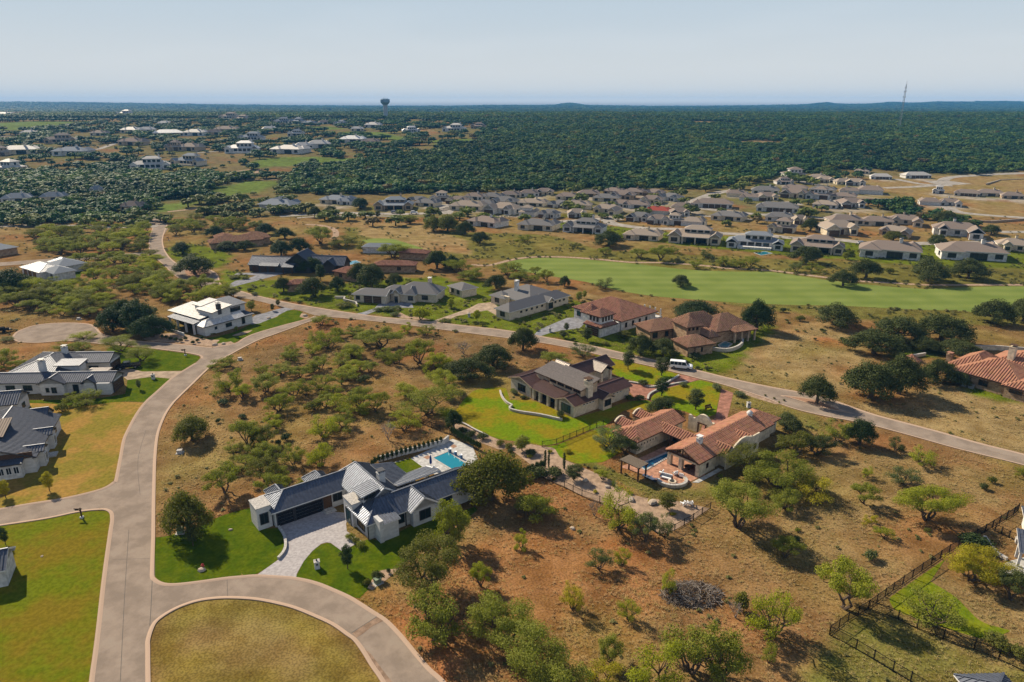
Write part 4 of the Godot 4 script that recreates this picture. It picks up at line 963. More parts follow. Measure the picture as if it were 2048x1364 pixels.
	p("bush", -79.6, -239.8, 2.1, 1.2, "d", 7, 61)
	p("bush", -74.1, -235.8, 2.1, 1, "d", 2, 61)
	p("bush", -11.7, -211.3, 1.9, 1.2, "o", 2, 53)
	p("bush", -9.2, -209.2, 2.2, 1.3, "o", 3, 53)
	p("bush", -21.7, -213.9, 4.8, 0.9, "o", 1, 53)
	p("bush", 18, -194.5, 1.8, 1.3, "d", 1, 47)
	p("bush", 18.2, -190.9, 1.4, 1, "g", 2, 47)
	p("bush", 27.1, -190.9, 2.6, 1.2, "o", 2, 32)
	p("bush", 48.7, -171.6, 1.6, 1, "d", 1, 6)
	p("bush", 51.1, -170.9, 1.8, 1.1, "d", 2, 6)
	p("bush", 45, -181.6, 3.6, 1.5, "d", 3, 6)
	p("bush", 50.2, -180.4, 5.5, 1.7, "d", 1, 19)
	p("bush", 63.7, -150.8, 0.7, 0.6, "o", 1, 30)
	p("bush", 61.8, -151.9, 0.7, 0.6, "o", 3, 30)
	p("bush", 60.3, -153.7, 0.7, 0.6, "o", 3, 5)
	p("bush", 62.1, -149.6, 0.7, 0.6, "m", 2, 30)
	p("bush", 38.8, -115.4, 1.3, 0.8, "m", 2, 15)
	p("bush", -103.9, -197.3, 1.3, 1.3, "e", 1, 16)
	p("bush", -102.2, -196.4, 1.3, 1.5, "e", 2, 16)
	p("bush", -100.5, -195.4, 1.3, 1.3, "e", 4, 16)
	p("bush", -98.6, -194.5, 1.5, 1.4, "e", 3, 9)
	p("bush", -96.7, -193.6, 1.3, 1.3, "e", 2, 9)
	p("bush", -96.1, -195.4, 1.3, 1.3, "e", 5, 16)
	p("bush", -92.4, -191.8, 1.4, 1.3, "e", 1, 57)
	p("bush", -91.8, -193.6, 1.3, 1.3, "e", 2, 57)
	p("bush", -91.7, -196.4, 1.2, 1.3, "e", 3, 57)
	p("bush", -84.4, -204.1, 1.8, 1.8, "m", 3, 16)
	p("bush", 21.2, -109.5, 1.1, 0.6, "y", 1, 39)
	p("bush", 24.2, -107.1, 1.1, 0.6, "y", 2, 14)
	p("bush", 27.2, -102.8, 1.2, 0.6, "y", 1, 14)
	p("bush", 14.9, -110, 1.1, 0.6, "y", 2, 39)
	p("bush", 7.8, -114.4, 1.1, 0.6, "o", 3, 37)
	p("bush", -0.4, -125.2, 1.6, 0.9, "d", 2, 44)
	p("cypress", 6.3, -118.9, 0.7, 4.1, "e", 2, 37)
	p("cypress", 7, -119.1, 0.7, 4, "e", 1, 37)
	p("cypress", 9.9, -118.4, 0.8, 3.8, "e", 3, 37)
	p("bare", -13.5, -183.3, 4.2, 3.8, "-", 1, 55)
	p("bare", -25.6, -130.7, 3.7, 4.3, "-", 1, 59)
	p("bare", 30.2, -77.8, 2, 2.7, "-", 1, 3)
	p("bare", 13.9, -102.5, 2.2, 3.1, "-", 1, 39)
	p("agave", 18.5, -112.3, 2.4, 1.9, "-", 1, 39)
	p("mesquite", -179.8, -240.3, 8.5, 5, "m", 1, -1)
	p("mesquite", -182.1, -245.9, 9.4, 6.3, "m", 2, -1)
	p("mesquite", -171.3, -232.8, 8.6, 4.9, "m", 3, -1)
	p("mesquite", -173.3, -241.2, 5.7, 3.2, "b", 4, -1)
	p("mesquite", -162, -226.5, 6.8, 3.9, "m", 5, -1)
	p("mesquite", -165, -233, 8.8, 5.7, "o", 6, -1)
	p("mesquite", -178.5, -252.6, 9.1, 5.4, "m", 7, -1)
	p("mesquite", -174.6, -247.3, 9.6, 5.9, "b", 8, -1)
	p("mesquite", -166.5, -239.1, 9.2, 5, "o", 9, -1)
	p("mesquite", -154.7, -223.7, 5.7, 3, "m", 10, -1)
	p("mesquite", -168, -245.9, 9.1, 6.3, "o", 11, -1)
	p("mesquite", -158.6, -234, 7.1, 4.8, "m", 12, -1)
	p("mesquite", -173, -256.3, 6.7, 4.6, "m", 13, -1)
	p("mesquite", -147.8, -220.6, 5.8, 3.6, "b", 14, -1)
	p("mesquite", -160, -240, 8.3, 5.5, "m", 15, -1)
	p("mesquite", -161.2, -246.2, 9.1, 5.8, "b", 16, -1)
	p("mesquite", -152.1, -232.9, 8.6, 5.1, "m", 17, -1)
	p("mesquite", -148.3, -227.6, 6.4, 4.5, "b", 18, -1)
	p("mesquite", -163.9, -252.2, 7.9, 5.1, "o", 19, -1)
	p("mesquite", -142.5, -224.5, 8.9, 6, "o", 20, -1)
	p("mesquite", -152.1, -241, 8.7, 4.7, "m", 21, -1)
	p("mesquite", -138.5, -219.9, 5.8, 3, "m", 22, -1)
	p("mesquite", -161.8, -258.7, 6.6, 3.6, "m", 23, -1)
	p("mesquite", -154.4, -249.5, 5.7, 3.5, "b", 24, -1)
	p("mesquite", -156.2, -256, 6.1, 3.4, "o", 25, -1)
	p("mesquite", -142.1, -234.6, 6.4, 4, "b", 26, -1)
	p("mesquite", -149.1, -246.8, 8.7, 6, "b", 27, -1)
	p("mesquite", -137.3, -228.8, 5.8, 3.4, "m", 28, -1)
	p("mesquite", -144.8, -241.5, 5.6, 3.5, "o", 29, -1)
	p("mesquite", -178.7, -287.3, 6.1, 3.6, "b", 1, -2)
	p("mesquite", -184.5, -296.6, 9.1, 5.9, "m", 2, -2)
	p("mesquite", -172.6, -281, 8.7, 4.7, "o", 3, -2)
	p("mesquite", -164.9, -270, 7.1, 4.8, "b", 4, -2)
	p("mesquite", -181.4, -303.1, 6.6, 3.6, "m", 5, -2)
	p("mesquite", -173.1, -292.3, 6.5, 3.5, "b", 6, -2)
	p("mesquite", -156.2, -265.6, 8, 5.4, "m", 7, -2)
	p("mesquite", -174.2, -301.6, 7.7, 5.4, "m", 8, -2)
	p("mesquite", -157.3, -273.9, 7.6, 4.9, "o", 9, -2)
	p("mesquite", -177.2, -311, 6.1, 3.3, "m", 10, -2)
	p("mesquite", -159.8, -282.7, 6.3, 3.8, "b", 11, -2)
	p("mesquite", -149.1, -264.3, 5.9, 4, "m", 12, -2)
	p("mesquite", -164.5, -293.3, 9.5, 5.8, "m", 13, -2)
	p("mesquite", -166.6, -303.2, 6, 3.6, "m", 14, -2)
	p("mesquite", -148.6, -274.8, 8.4, 4.8, "m", 15, -2)
	p("mesquite", -154.5, -288.8, 7.8, 4.8, "b", 16, -2)
	p("mesquite", -142.2, -270.2, 8.4, 4.8, "m", 17, -2)
	p("mesquite", -162.9, -309.7, 7.9, 4.1, "o", 18, -2)
	p("mesquite", -148.8, -283.6, 7.7, 4.9, "b", 19, -2)
	p("mesquite", -156, -298, 8.7, 4.8, "b", 20, -2)
	p("mesquite", -147.4, -260.9, 6.5, 3.7, "m", 1, -3)
	p("mesquite", -142.8, -257.1, 9.6, 6, "o", 2, -3)
	p("mesquite", -137.7, -248.2, 7.2, 4.7, "m", 3, -3)
	p("mesquite", -133.5, -254, 9.1, 5.7, "b", 4, -3)
	p("mesquite", -129.3, -246.4, 6.3, 3.5, "o", 5, -3)
	p("mesquite", -134.6, -262.2, 9.2, 5.8, "m", 6, -3)
	p("mesquite", -124.3, -242.6, 9.4, 6.4, "m", 7, -3)
	p("mesquite", -119.4, -238.3, 7.6, 4.9, "b", 8, -3)
	p("mesquite", -129.1, -258.9, 6.8, 4.7, "m", 9, -3)
	p("mesquite", -124.6, -254.4, 6.9, 4.2, "m", 10, -3)
	p("mesquite", -121, -248.5, 7.3, 4.3, "o", 11, -3)
	p("mesquite", -112.3, -237.6, 5.9, 3.6, "b", 12, -3)
	p("mesquite", -119.6, -258.2, 6.4, 4.4, "o", 13, -3)
	p("mesquite", -112.7, -244.8, 5.9, 4.1, "m", 14, -3)
	p("mesquite", -115.7, -253.4, 8.5, 5.9, "m", 15, -3)
	p("mesquite", -106.7, -239.7, 9.6, 5.5, "b", 16, -3)
	p("mesquite", -107.9, -250.1, 8.3, 4.7, "b", 17, -3)
	p("mesquite", -100.5, -243.5, 5.8, 3.6, "o", 18, -3)
	p("mesquite", -245.3, -357.8, 10.1, 5.7, "o", 1, -4)
	p("mesquite", -249.1, -364.9, 6.1, 3.7, "o", 2, -4)
	p("mesquite", -230, -339.5, 7.4, 4.4, "o", 3, -4)
	p("mesquite", -220, -325.8, 6.2, 3.6, "m", 4, -4)
	p("mesquite", -224, -332.5, 9.6, 5.6, "m", 5, -4)
	p("mesquite", -236.7, -355.4, 8.2, 4.7, "b", 6, -4)
	p("mesquite", -248, -373.6, 8.8, 5.6, "b", 7, -4)
	p("mesquite", -231.8, -349.6, 6.7, 3.7, "m", 8, -4)
	p("mesquite", -212.2, -325.1, 9.6, 6.6, "m", 9, -4)
	p("mesquite", -207.6, -318.3, 7.8, 5.4, "m", 10, -4)
	p("mesquite", -237.1, -364.6, 9.7, 5.9, "m", 11, -4)
	p("mesquite", -218.2, -337.3, 9.2, 5.3, "m", 12, -4)
	p("mesquite", -240.1, -372.7, 9.3, 5.2, "o", 13, -4)
	p("mesquite", -229.1, -360.4, 9.8, 6.9, "o", 14, -4)
	p("mesquite", -210.8, -333, 7.8, 4.5, "o", 15, -4)
	p("mesquite", -223.8, -354.3, 7.6, 5.2, "o", 16, -4)
	p("mesquite", -217.9, -345.3, 8.8, 5, "o", 17, -4)
	p("mesquite", -200, -320.8, 9.6, 5.4, "m", 18, -4)
	p("mesquite", -229.5, -368.1, 8.6, 4.8, "m", 19, -4)
	p("mesquite", -233.9, -377.9, 7.7, 4.3, "m", 20, -4)
	p("mesquite", -203.2, -329.9, 7.3, 4.1, "b", 21, -4)
	p("mesquite", -209.3, -341.1, 8.7, 4.9, "m", 22, -4)
	p("mesquite", -210.7, -349.9, 7.8, 4.6, "m", 23, -4)
	p("mesquite", -194.3, -326.4, 9, 6, "o", 24, -4)
	p("mesquite", -201, -337.8, 6.6, 4.4, "m", 25, -4)
	p("mesquite", -219.8, -371.2, 8.8, 5.1, "o", 26, -4)
	p("mesquite", -224.6, -379.4, 9.1, 5.7, "m", 27, -4)
	p("mesquite", -212.2, -359.6, 6.7, 4.7, "b", 28, -4)
	p("mesquite", -187.3, -321.3, 10.3, 5.5, "b", 29, -4)
	p("mesquite", -204.9, -355.9, 6.7, 3.9, "m", 30, -4)
	p("mesquite", -212.5, -369.6, 7.4, 4.5, "m", 31, -4)
	p("mesquite", -199.1, -350.9, 6.8, 4.2, "m", 32, -4)
	p("mesquite", -186.5, -330.7, 9.5, 5.4, "o", 33, -4)
	p("mesquite", -213.3, -378.6, 6.9, 4.8, "m", 34, -4)
	p("mesquite", -193.9, -344.8, 10.3, 6.6, "b", 35, -4)
	p("mesquite", -189.7, -337.5, 7.9, 4.5, "m", 36, -4)
	p("mesquite", -203.6, -368.9, 7.5, 4.2, "b", 37, -4)
	p("mesquite", -196.4, -363.9, 9.4, 5.3, "b", 38, -4)
	p("mesquite", -204.5, -380.4, 10.1, 5.5, "m", 39, -4)
	p("mesquite", -176, -327.8, 7.6, 5.3, "o", 40, -4)
	p("mesquite", -181.1, -337.6, 7.4, 4.2, "o", 41, -4)
	p("mesquite", -190.8, -357.4, 8.6, 4.7, "b", 42, -4)
	p("mesquite", -186.3, -351.4, 6.1, 3.6, "m", 43, -4)
	p("mesquite", -196.1, -372.1, 10.3, 7.3, "m", 44, -4)
	p("mesquite", -178.4, -370.1, 8.2, 5, "o", 1, -5)
	p("mesquite", -185.3, -384.4, 6.6, 3.5, "m", 2, -5)
	p("mesquite", -189.4, -394.7, 7.3, 4.9, "m", 3, -5)
	p("mesquite", -181.2, -391.6, 9.4, 5.8, "m", 4, -5)
	p("mesquite", -172.6, -377.8, 9.4, 6.2, "m", 5, -5)
	p("mesquite", -181.2, -400.2, 10.3, 7.2, "o", 6, -5)
	p("mesquite", -173, -388.1, 9.4, 5.2, "o", 7, -5)
	p("mesquite", -161.7, -381.7, 6.5, 4.3, "m", 8, -5)
	p("mesquite", -169.9, -401.6, 9.8, 5.9, "m", 9, -5)
	p("mesquite", -162.8, -392.8, 7, 4.5, "o", 10, -5)
	p("mesquite", -161.5, -401.8, 8.4, 5.2, "m", 11, -5)
	p("mesquite", -154, -387.2, 10.2, 6.5, "o", 12, -5)
	p("mesquite", -147.7, -381.8, 6.4, 4.1, "o", 13, -5)
	p("mesquite", -153.1, -397.7, 8.1, 5.5, "o", 14, -5)
	p("mesquite", -143.7, -393.7, 6.4, 3.7, "m", 15, -5)
	p("mesquite", -139.5, -383.2, 10, 5.5, "o", 16, -5)

func far_houses() -> void:
	fh(0, 14.8, -388.3, -24, 20.3, 0, 0, 0, 1, 1)
	fh(1, 39.8, -380.7, -22, 22.6, 0, 1, 0, 1, 1)
	fh(0, 67.4, -358.2, -23, 18.3, 2, 0, 0, 1, 1)
	fh(1, 92.3, -350.3, -21, 25.8, 2, 3, 0, 1, 1)
	fh(5, 117.6, -336, -21, 26.3, 3, 1, 0, 1, 1)
	fh(1, 143.8, -326.6, -25, 23.7, 1, 3, 0, 1, 1)
	fh(0, 172.3, -315.2, -26, 25.1, 1, 1, 0, 1, 2)
	fh(0, 207.3, -312.5, -19, 26.9, 1, 1, 0, 2, 2)
	fh(6, 238, -324.9, -24, 18.5, 2, 0, 0, 1, 1)
	fh(6, 232.8, -365.4, -26, 22.7, 1, 1, 1, 2, 2)
	fh(6, 200.8, -366.4, -37, 16.1, 2, 2, 1, 1, 1)
	fh(2, 174.6, -372.7, -2, 20, 2, 0, 1, 3, 3)
	fh(3, 146.6, -379.1, -33, 13.4, 1, 0, 1, 1, 1)
	fh(0, 159.2, -418.2, -20, 15.9, 0, 1, 1, 2, 2)
	fh(0, 191.9, -404.9, -3, 20, 1, 3, 1, 1, 3)
	fh(0, 209.4, -402.4, -20, 17.1, 1, 3, 1, 2, 3)
	fh(6, 225.9, -402.9, -26, 17.6, 1, 3, 1, 1, 1)
	fh(2, 166.8, -406.1, -7, 8.6, 2, 0, 1, 1, 3)
	fh(4, 133.9, -470.7, -18, 26, 1, 1, 1, 1, 1)
	fh(4, 171.2, -455.2, -22, 26, 0, 1, 1, 1, 1)
	fh(0, 129.9, -420.7, -32, 18.7, 0, 0, 1, 4, 5)
	fh(6, 165.9, -522.7, 161, 16.1, 1, 0, 1, 1, 1)
	fh(0, 168.8, -502.5, 157, 14.1, 1, 1, 1, 5, 7)
	fh(2, 180.8, -502.1, -3, 16.1, 1, 0, 1, 4, 5)
	fh(0, 191, -536, -17, 20.2, 0, 1, 1, 1, 2)
	fh(2, 204.7, -514.9, -28, 18.7, 1, 0, 1, 5, 5)
	fh(0, 218.4, -549.5, 155, 18.4, 1, 1, 1, 6, 7)
	fh(3, 219.8, -508, -38, 15.6, 1, 1, 1, 2, 2)
	fh(0, 236.3, -540.8, -33, 18.1, 0, 0, 1, 5, 5)
	fh(0, 253.4, -534.5, 158, 14.2, 1, 1, 1, 7, 7)
	fh(2, 269.9, -536.5, 159, 17.9, 1, 1, 1, 5, 6)
	fh(1, 224.1, -588.9, -1, 14.8, 1, 1, 1, 1, 1)
	fh(3, 249.3, -632.8, -5, 19.2, 1, 1, 1, 1, 2)
	fh(0, 263.9, -618.1, -20, 15.5, 2, 1, 1, 1, 2)
	fh(2, 263, -599.6, -18, 15, 2, 0, 1, 2, 3)
	fh(0, 273.4, -589.2, 0, 14.8, 2, 0, 1, 3, 4)
	fh(2, 279.8, -581.3, -20, 16.2, 2, 1, 1, 4, 4)
	fh(4, 320.3, -621.6, -16, 17.3, 5, 1, 1, 1, 2)
	fh(4, 355.5, -630.3, -1, 23.6, 5, 1, 1, 2, 2)
	fh(0, 321.2, -658, -35, 12.8, 2, 0, 1, 4, 4)
	fh(0, 208.4, -469.1, -33, 15.2, 2, 1, 1, 2, 2)
	fh(2, 226.2, -470.9, -5, 17.8, 1, 1, 1, 4, 6)
	fh(0, 236.8, -506.3, -27, 17, 1, 0, 1, 4, 4)
	fh(4, 334.3, -521.8, -31, 16.8, 1, 3, 1, 1, 1)
	fh(0, 351.1, -522.9, -24, 18.3, 1, 3, 1, 3, 3)
	fh(0, 359.3, -509.6, -23, 14.3, 1, 2, 1, 4, 4)
	fh(3, 320.4, -534.1, -28, 8.2, 5, 1, 1, 1, 1)
	fh(2, 284.7, -483.7, 161, 13.6, 1, 1, 1, 6, 6)
	fh(6, 295, -476.6, -27, 14.1, 1, 1, 1, 1, 2)
	fh(1, -77.5, -464.8, 1, 25.4, 3, 2, 1, 1, 1)
	fh(6, -149.9, -467.7, 161, 26, 3, 1, 1, 1, 1)
	fh(0, -120.3, -488.4, -21, 20.5, 3, 0, 1, 1, 1)
	fh(0, -113.3, -482, -22, 10.2, 3, 1, 1, 1, 1)
	fh(2, -65, -487.4, -24, 13, 0, 0, 1, 1, 2)
	fh(0, -56.9, -476.7, -27, 15.4, 0, 0, 1, 1, 5)
	fh(3, -50.4, -499.9, -8, 12.6, 2, 1, 1, 1, 3)
	fh(2, -37.6, -487.8, -16, 14.4, 1, 0, 1, 1, 5)
	fh(0, -26.2, -505.4, -21, 13.5, 1, 1, 1, 1, 7)
	fh(0, -13.8, -505.7, -20, 14.9, 0, 0, 1, 2, 5)
	fh(2, -5.4, -478.3, -24, 17.4, 0, 0, 1, 2, 2)
	fh(0, -28.9, -462.4, -17, 21.4, 2, 0, 1, 1, 4)
	fh(2, -16.3, -474.9, 157, 12.7, 0, 1, 1, 1, 5)
	fh(0, -0.7, -514.9, -3, 15.1, 1, 0, 1, 1, 4)
	fh(0, 12.8, -522, 0, 14.6, 1, 1, 1, 3, 7)
	fh(0, 14.1, -477.3, -20, 18.1, 2, 0, 1, 2, 4)
	fh(2, 24.3, -527.9, -5, 14, 1, 0, 1, 2, 5)
	fh(2, 31.3, -469.4, -34, 13.2, 0, 1, 1, 3, 5)
	fh(0, 40.4, -506.3, -17, 17, 1, 0, 1, 2, 4)
	fh(6, 45.5, -470.1, 164, 17.8, 2, 0, 1, 1, 2)
	fh(0, 56.1, -520.4, -4, 16.7, 1, 2, 1, 1, 4)
	fh(2, -5.9, -445.9, -28, 20, 2, 1, 1, 1, 4)
	fh(3, 10.5, -437.8, 164, 11.1, 2, 1, 1, 2, 3)
	fh(2, 22.7, -429.2, -28, 11.5, 0, 1, 1, 2, 5)
	fh(2, 39.9, -431.4, -1, 12.2, 2, 1, 1, 2, 4)
	fh(6, 59.3, -446.9, -27, 18.8, 2, 0, 1, 2, 2)
	fh(0, -14.1, -399.6, -39, 19.2, 1, 1, 1, 2, 7)
	fh(0, 66.8, -499.6, -20, 18.2, 0, 0, 1, 3, 5)
	fh(2, 79, -507.6, -21, 17.7, 1, 2, 1, 1, 2)
	fh(0, 82.8, -469.6, -19, 17.1, 1, 1, 1, 4, 7)
	fh(2, 96.1, -488.2, -21, 15.7, 1, 0, 1, 3, 5)
	fh(2, 111.2, -499.9, -43, 15.4, 0, 1, 1, 5, 5)
	fh(2, 72.8, -471.3, -25, 13.2, 1, 1, 1, 1, 6)
	fh(0, 92.6, -445.7, 156, 15.7, 4, 1, 1, 1, 1)
	fh(2, 103.8, -435.5, -4, 12.9, 1, 1, 1, 3, 6)
	fh(2, 75.6, -416.8, -26, 14.1, 0, 1, 1, 4, 5)
	fh(2, 84.7, -407.2, -18, 12.1, 1, 1, 1, 2, 6)
	fh(3, 93.1, -404.1, -24, 10.9, 2, 1, 1, 3, 3)
	fh(2, 104.1, -402.1, 153, 12.5, 2, 1, 1, 3, 4)
	fh(0, 111.5, -460.6, -16, 14.3, 1, 0, 1, 3, 4)
	fh(0, 76.7, -532.3, -34, 14.2, 1, 2, 1, 2, 4)
	fh(0, 91.1, -529.5, -22, 15.6, 1, 2, 1, 3, 4)
	fh(2, 104.5, -522.9, -33, 14.6, 1, 2, 1, 2, 2)
	fh(0, -1742.9, -2815.6, -16, 40, 5, 1, 2, 3, 11)
	fh(5, -856.2, -1628.6, -19, 40, 5, 1, 2, 1, 3)
	fh(5, -564.9, -1470.8, -4, 40, 2, 0, 2, 1, 1)
	fh(5, -406.9, -1302, 12, 32, 3, 1, 2, 2, 2)
	fh(1, -380.3, -1302, -24, 26.7, 3, 1, 2, 2, 3)
	fh(0, -424.8, -1089.9, -11, 31.4, 2, 2, 2, 2, 2)
	fh(0, -557.8, -1072.6, -10, 26.5, 5, 0, 2, 2, 3)
	fh(4, -480.3, -1020.4, 20, 39.2, 6, 0, 2, 1, 1)
	fh(0, -445.9, -1028.6, -4, 28.2, 5, 1, 2, 6, 11)
	fh(5, -569.2, -917.9, 21, 35.4, 2, 2, 2, 1, 1)
	fh(0, -465.4, -892.5, -20, 29.5, 1, 2, 2, 1, 3)
	fh(5, -340.8, -953.4, -10, 32.8, 3, 1, 2, 1, 2)
	fh(1, -301.7, -1020.4, 9, 23.8, 3, 1, 2, 1, 3)
	fh(0, -546.8, -804.5, 23, 36.7, 5, 0, 2, 1, 3)
	fh(0, -480.4, -791.7, -3, 34, 3, 1, 2, 2, 3)
	fh(3, -387.3, -832.3, -16, 16.1, 1, 2, 2, 1, 1)
	fh(0, -368.4, -832.3, -23, 24.1, 2, 2, 2, 1, 2)
	fh(5, -301.6, -812.5, 2, 37.1, 6, 1, 2, 1, 2)
	fh(0, -247.8, -809.3, -19, 35.8, 5, 1, 2, 8, 11)
	fh(0, -229.1, -862.7, 18, 27.4, 5, 1, 2, 10, 11)
	fh(5, -344.7, -685.6, 20, 34.4, 5, 1, 2, 2, 3)
	fh(5, -320.4, -713.6, -19, 32.7, 3, 3, 2, 1, 1)
	fh(3, -468.1, -666.7, -13, 21.4, 5, 1, 2, 1, 1)
	fh(0, -343.6, -493.1, 18, 18.1, 3, 1, 2, 1, 3)
	fh(0, -322.4, -499, 9, 14.8, 3, 0, 2, 1, 1)
	fh(2, -309.9, -530.9, 18, 9, 3, 1, 2, 1, 1)
	fh(0, -245.1, -457, -9, 13, 1, 2, 2, 2, 3)
	fh(1, -289.3, -1238.6, -22, 22, 3, 1, 2, 3, 3)
	fh(0, -224, -1183, -12, 24.3, 5, 1, 2, 11, 11)
	fh(5, -149.6, -1081.3, 18, 26.7, 6, 1, 2, 2, 2)
	fh(5, -86.7, -1100.9, -14, 34.7, 5, 1, 2, 3, 3)
	fh(1, -53.1, -1159.6, -9, 23.8, 1, 2, 2, 1, 1)
	fh(0, -202.4, -925.2, -5, 29.3, 6, 1, 2, 1, 1)
	fh(0, -175.1, -905.1, -5, 19.9, 1, 0, 2, 2, 2)
	fh(0, -1123.1, -1628.6, -5, 33.2, 5, 1, 2, 1, 11)
	fh(0, -1185.1, -1764.1, 25, 40, 1, 0, 2, 1, 2)
	fh(1, -518, -1410.4, -21, 32.7, 2, 2, 2, 1, 1)
	fh(0, -346.5, -1256, -30, 20.6, 3, 1, 2, 3, 3)
	fh(0, -539.2, -1081.3, 27, 23.7, 5, 1, 2, 4, 11)
	fh(0, -244.2, -850.7, 23, 21.1, 5, 1, 2, 9, 11)
	fh(0, -330.1, -1286.5, 29, 19.3, 1, 1, 2, 1, 1)
	fh(3, -556.1, -787, -4, 14.2, 2, 2, 2, 1, 1)
	fh(0, -425.7, -1045.1, 27, 21.5, 1, 2, 2, 3, 3)
	fh(0, -364.8, -1100.9, 26, 22.6, 5, 1, 2, 7, 11)
	fh(0, -581.4, -1028.6, -17, 21.2, 2, 0, 2, 1, 1)
	fh(0, -587.1, -1238.6, 15, 22, 5, 1, 2, 5, 11)
	fh(0, -680.2, -1028.6, 20, 21.2, 5, 1, 2, 2, 11)
	fh(0, -234.7, -1109.7, 10, 19.8, 5, 0, 2, 3, 3)

func small_things() -> void:
	# pool terrace of the black roofed house
	sheet("pool_deck", V([-26.7, -118.9, -23.3, -120.9, -19.9, -122.7, -13.5, -129.8, -12.4, -131.2, -8, -127.8, -6.2, -120.1, -6.4, -115.4, -11.6, -115.9, -14.4, -116.3, -17.1, -119.1, -19.9, -117]), 0.06, "deck", "pale paved pool terrace")
	sheet("lawn", V([-23.2, -120.7, -19.9, -122.7, -17.2, -119.3, -19.9, -117]), 0.075, "lush", "square of turf beside the pool terrace")
	pool("swimming_pool", V([-15.7, -122.9, -12.8, -125.6, -8.7, -120.5, -9, -118.8, -11.6, -118.3]), "pool_water", "turquoise swimming pool in the pale terrace")
	for q in [[-12.4, -125.2, "left"], [-11.2, -124, "middle"], [-10, -122.7, "right"]]:
		var pp := thing("pool_pillar", q[0], q[1], 30.0, "blue tiled water pillar behind the turquoise pool, %s of three" % q[2], "pillar", "blue pillars behind the pool")
		sub(pp, "pillar_body", "pool_tile", func(b: MB) -> void: b.box(Vector3(0, 0.35, 0), Vector3(0.5, 0.7, 0.5)))
		sub(pp, "water_bowl", "white_paint", func(b: MB) -> void: b.lathe([Vector2(0.1, 0.7), Vector2(0.3, 0.92), Vector2(0.26, 0.92), Vector2(0.0, 0.8)], 12))
	sheet("planting_bed", V([-17.5, -123.1, -16.6, -124, -15.8, -123.1, -16.6, -122.3]), 0.068, "mulch", "dark square planting bed in the pool deck")
	sheet("planting_bed", V([-12.6, -127.8, -11.9, -128.7, -11.1, -127.8, -11.8, -126.9]), 0.068, "mulch", "dark square planting bed at the far deck corner")
	wall_line("garden_wall", V([-26, -121.3, -22.1, -123.8, -17.5, -126.5, -13.8, -128.9, -13.1, -130.5]), 1.1, 0.3, "stucco_white", "white retaining wall along the pool terrace")
	umbrella(-15.5, -118.9, "folded navy umbrella standing beside the turquoise pool")
	daybed(-15.6, -118.6, 70.0, "white cushioned lounger nearest the folded navy umbrella")
	daybed(-14.8, -118, 70.0, "white cushioned lounger on the terrace edge by the roof")
	var hedge := smooth(V([-26.9, -118.6, -25.6, -120.9, -22.1, -123.6, -17.5, -126.5, -14.1, -128.9]), 8)
	hedge_row(hedge, 17, 0.9, 2.2, "columnar shrub in the hedge along the white pool wall", "columnar shrubs along the white pool wall")
	hedge_row(V([-12.9, -133.5, -10.2, -129.8, -7.5, -126.9, -6.2, -125.6]), 12, 1.0, 2.4, "columnar shrub in the hedge behind the pool terrace corner", "columnar shrubs behind the pool terrace")
	hedge_row(V([6.1, -118.6, 3.4, -116.7, 1, -114.1, -0.8, -111.8]), 9, 1.3, 2.4, "columnar shrub in the hedge below the three cypresses", "columnar shrubs below the cypresses")
	wall_line("drive_kerb_wall", smooth(V([-38.3, -99, -37.1, -97.3, -36.2, -95.6, -35.5, -93.6, -35.4, -92, -35.7, -90.6])), 0.35, 0.3, "concrete", "low curved concrete kerb wall beside the stamped drive")
	mailbox(-29.2, -88.5, 20.0, "white stone mailbox pillar on the lawn beside stamped drive")
	mailbox(-90.7, -164.6, 10.0, "white stone mailbox pillar where the pale drive meets road")
	mailbox(-14, -218.9, 0.0, "stone mailbox pillar beside the beige gravel drive")
	mailbox(11.6, -203.1, 0.0, "stone mailbox pillar at the end of the slate drive")
	mailbox(54.2, -147.1, 0.0, "white urn topped pillar beside the clay tiled courtyard house")
	sign_post(-72.3, -101.9, 0.0, "dark timber street sign at the left side street corner")
	sign_post(-90.3, -182, 0.0, "dark timber street sign by the cul-de-sac street corner")
	sign_post(-174.7, -353.7, 60.0, "dark timber street sign on the upper junction verge")
	utility_box(-53.8, -97.6, 10.0, "green_box", "green utility box under the round bush by the road")
	utility_box(-66.2, -125, 10.0, "concrete", "pale transformer box alone on the dry grass by bend", 0.8)
	utility_box(-73.9, -178.5, 10.0, "concrete", "pale utility box on the dry verge above the junction", 0.8)
	utility_box(-139.7, -216.1, 10.0, "concrete", "pale utility box on dry ground behind the turning circle", 0.7)
	utility_box(-19.5, -85, 40.0, "green_box", "cream green utility pedestal between shrubs at the lawn corner", 1.0)
	var hy := thing("fire_hydrant", -46.3, -88.4, 0.0, "dark red fire hydrant on the green corner lawn", "hydrant")
	sub(hy, "barrel", "red_paint", func(b: MB) -> void: b.lathe([Vector2(0.16, 0.0), Vector2(0.14, 0.6), Vector2(0.2, 0.62), Vector2(0.16, 0.8), Vector2(0.0, 0.92)], 10))
	sub(hy, "outlet", "red_paint", func(b: MB) -> void: b.tube([Vector3(-0.28, 0.5, 0), Vector3(0.28, 0.5, 0)], [0.08, 0.08], 8))
	boulder(-46.3, -87.9, 0.9, "tan rock beside the fire hydrant on the lawn")
	boulder(-46, -98.4, 0.5, "small white rock alone on the green lawn by garage")
	boulder(-72.3, -91.3, 0.35, "white rock on the patchy yellow lawn at left")
	boulder(9.9, -98.7, 0.7, "pale rock on the red lot below the gravel bed")
	boulder(20.9, -107.5, 1.1, "flat pale rock beside the agave on the gravel bed")
	boulder(24.5, -106.4, 1.3, "long pale bench stone on the gravel bed")
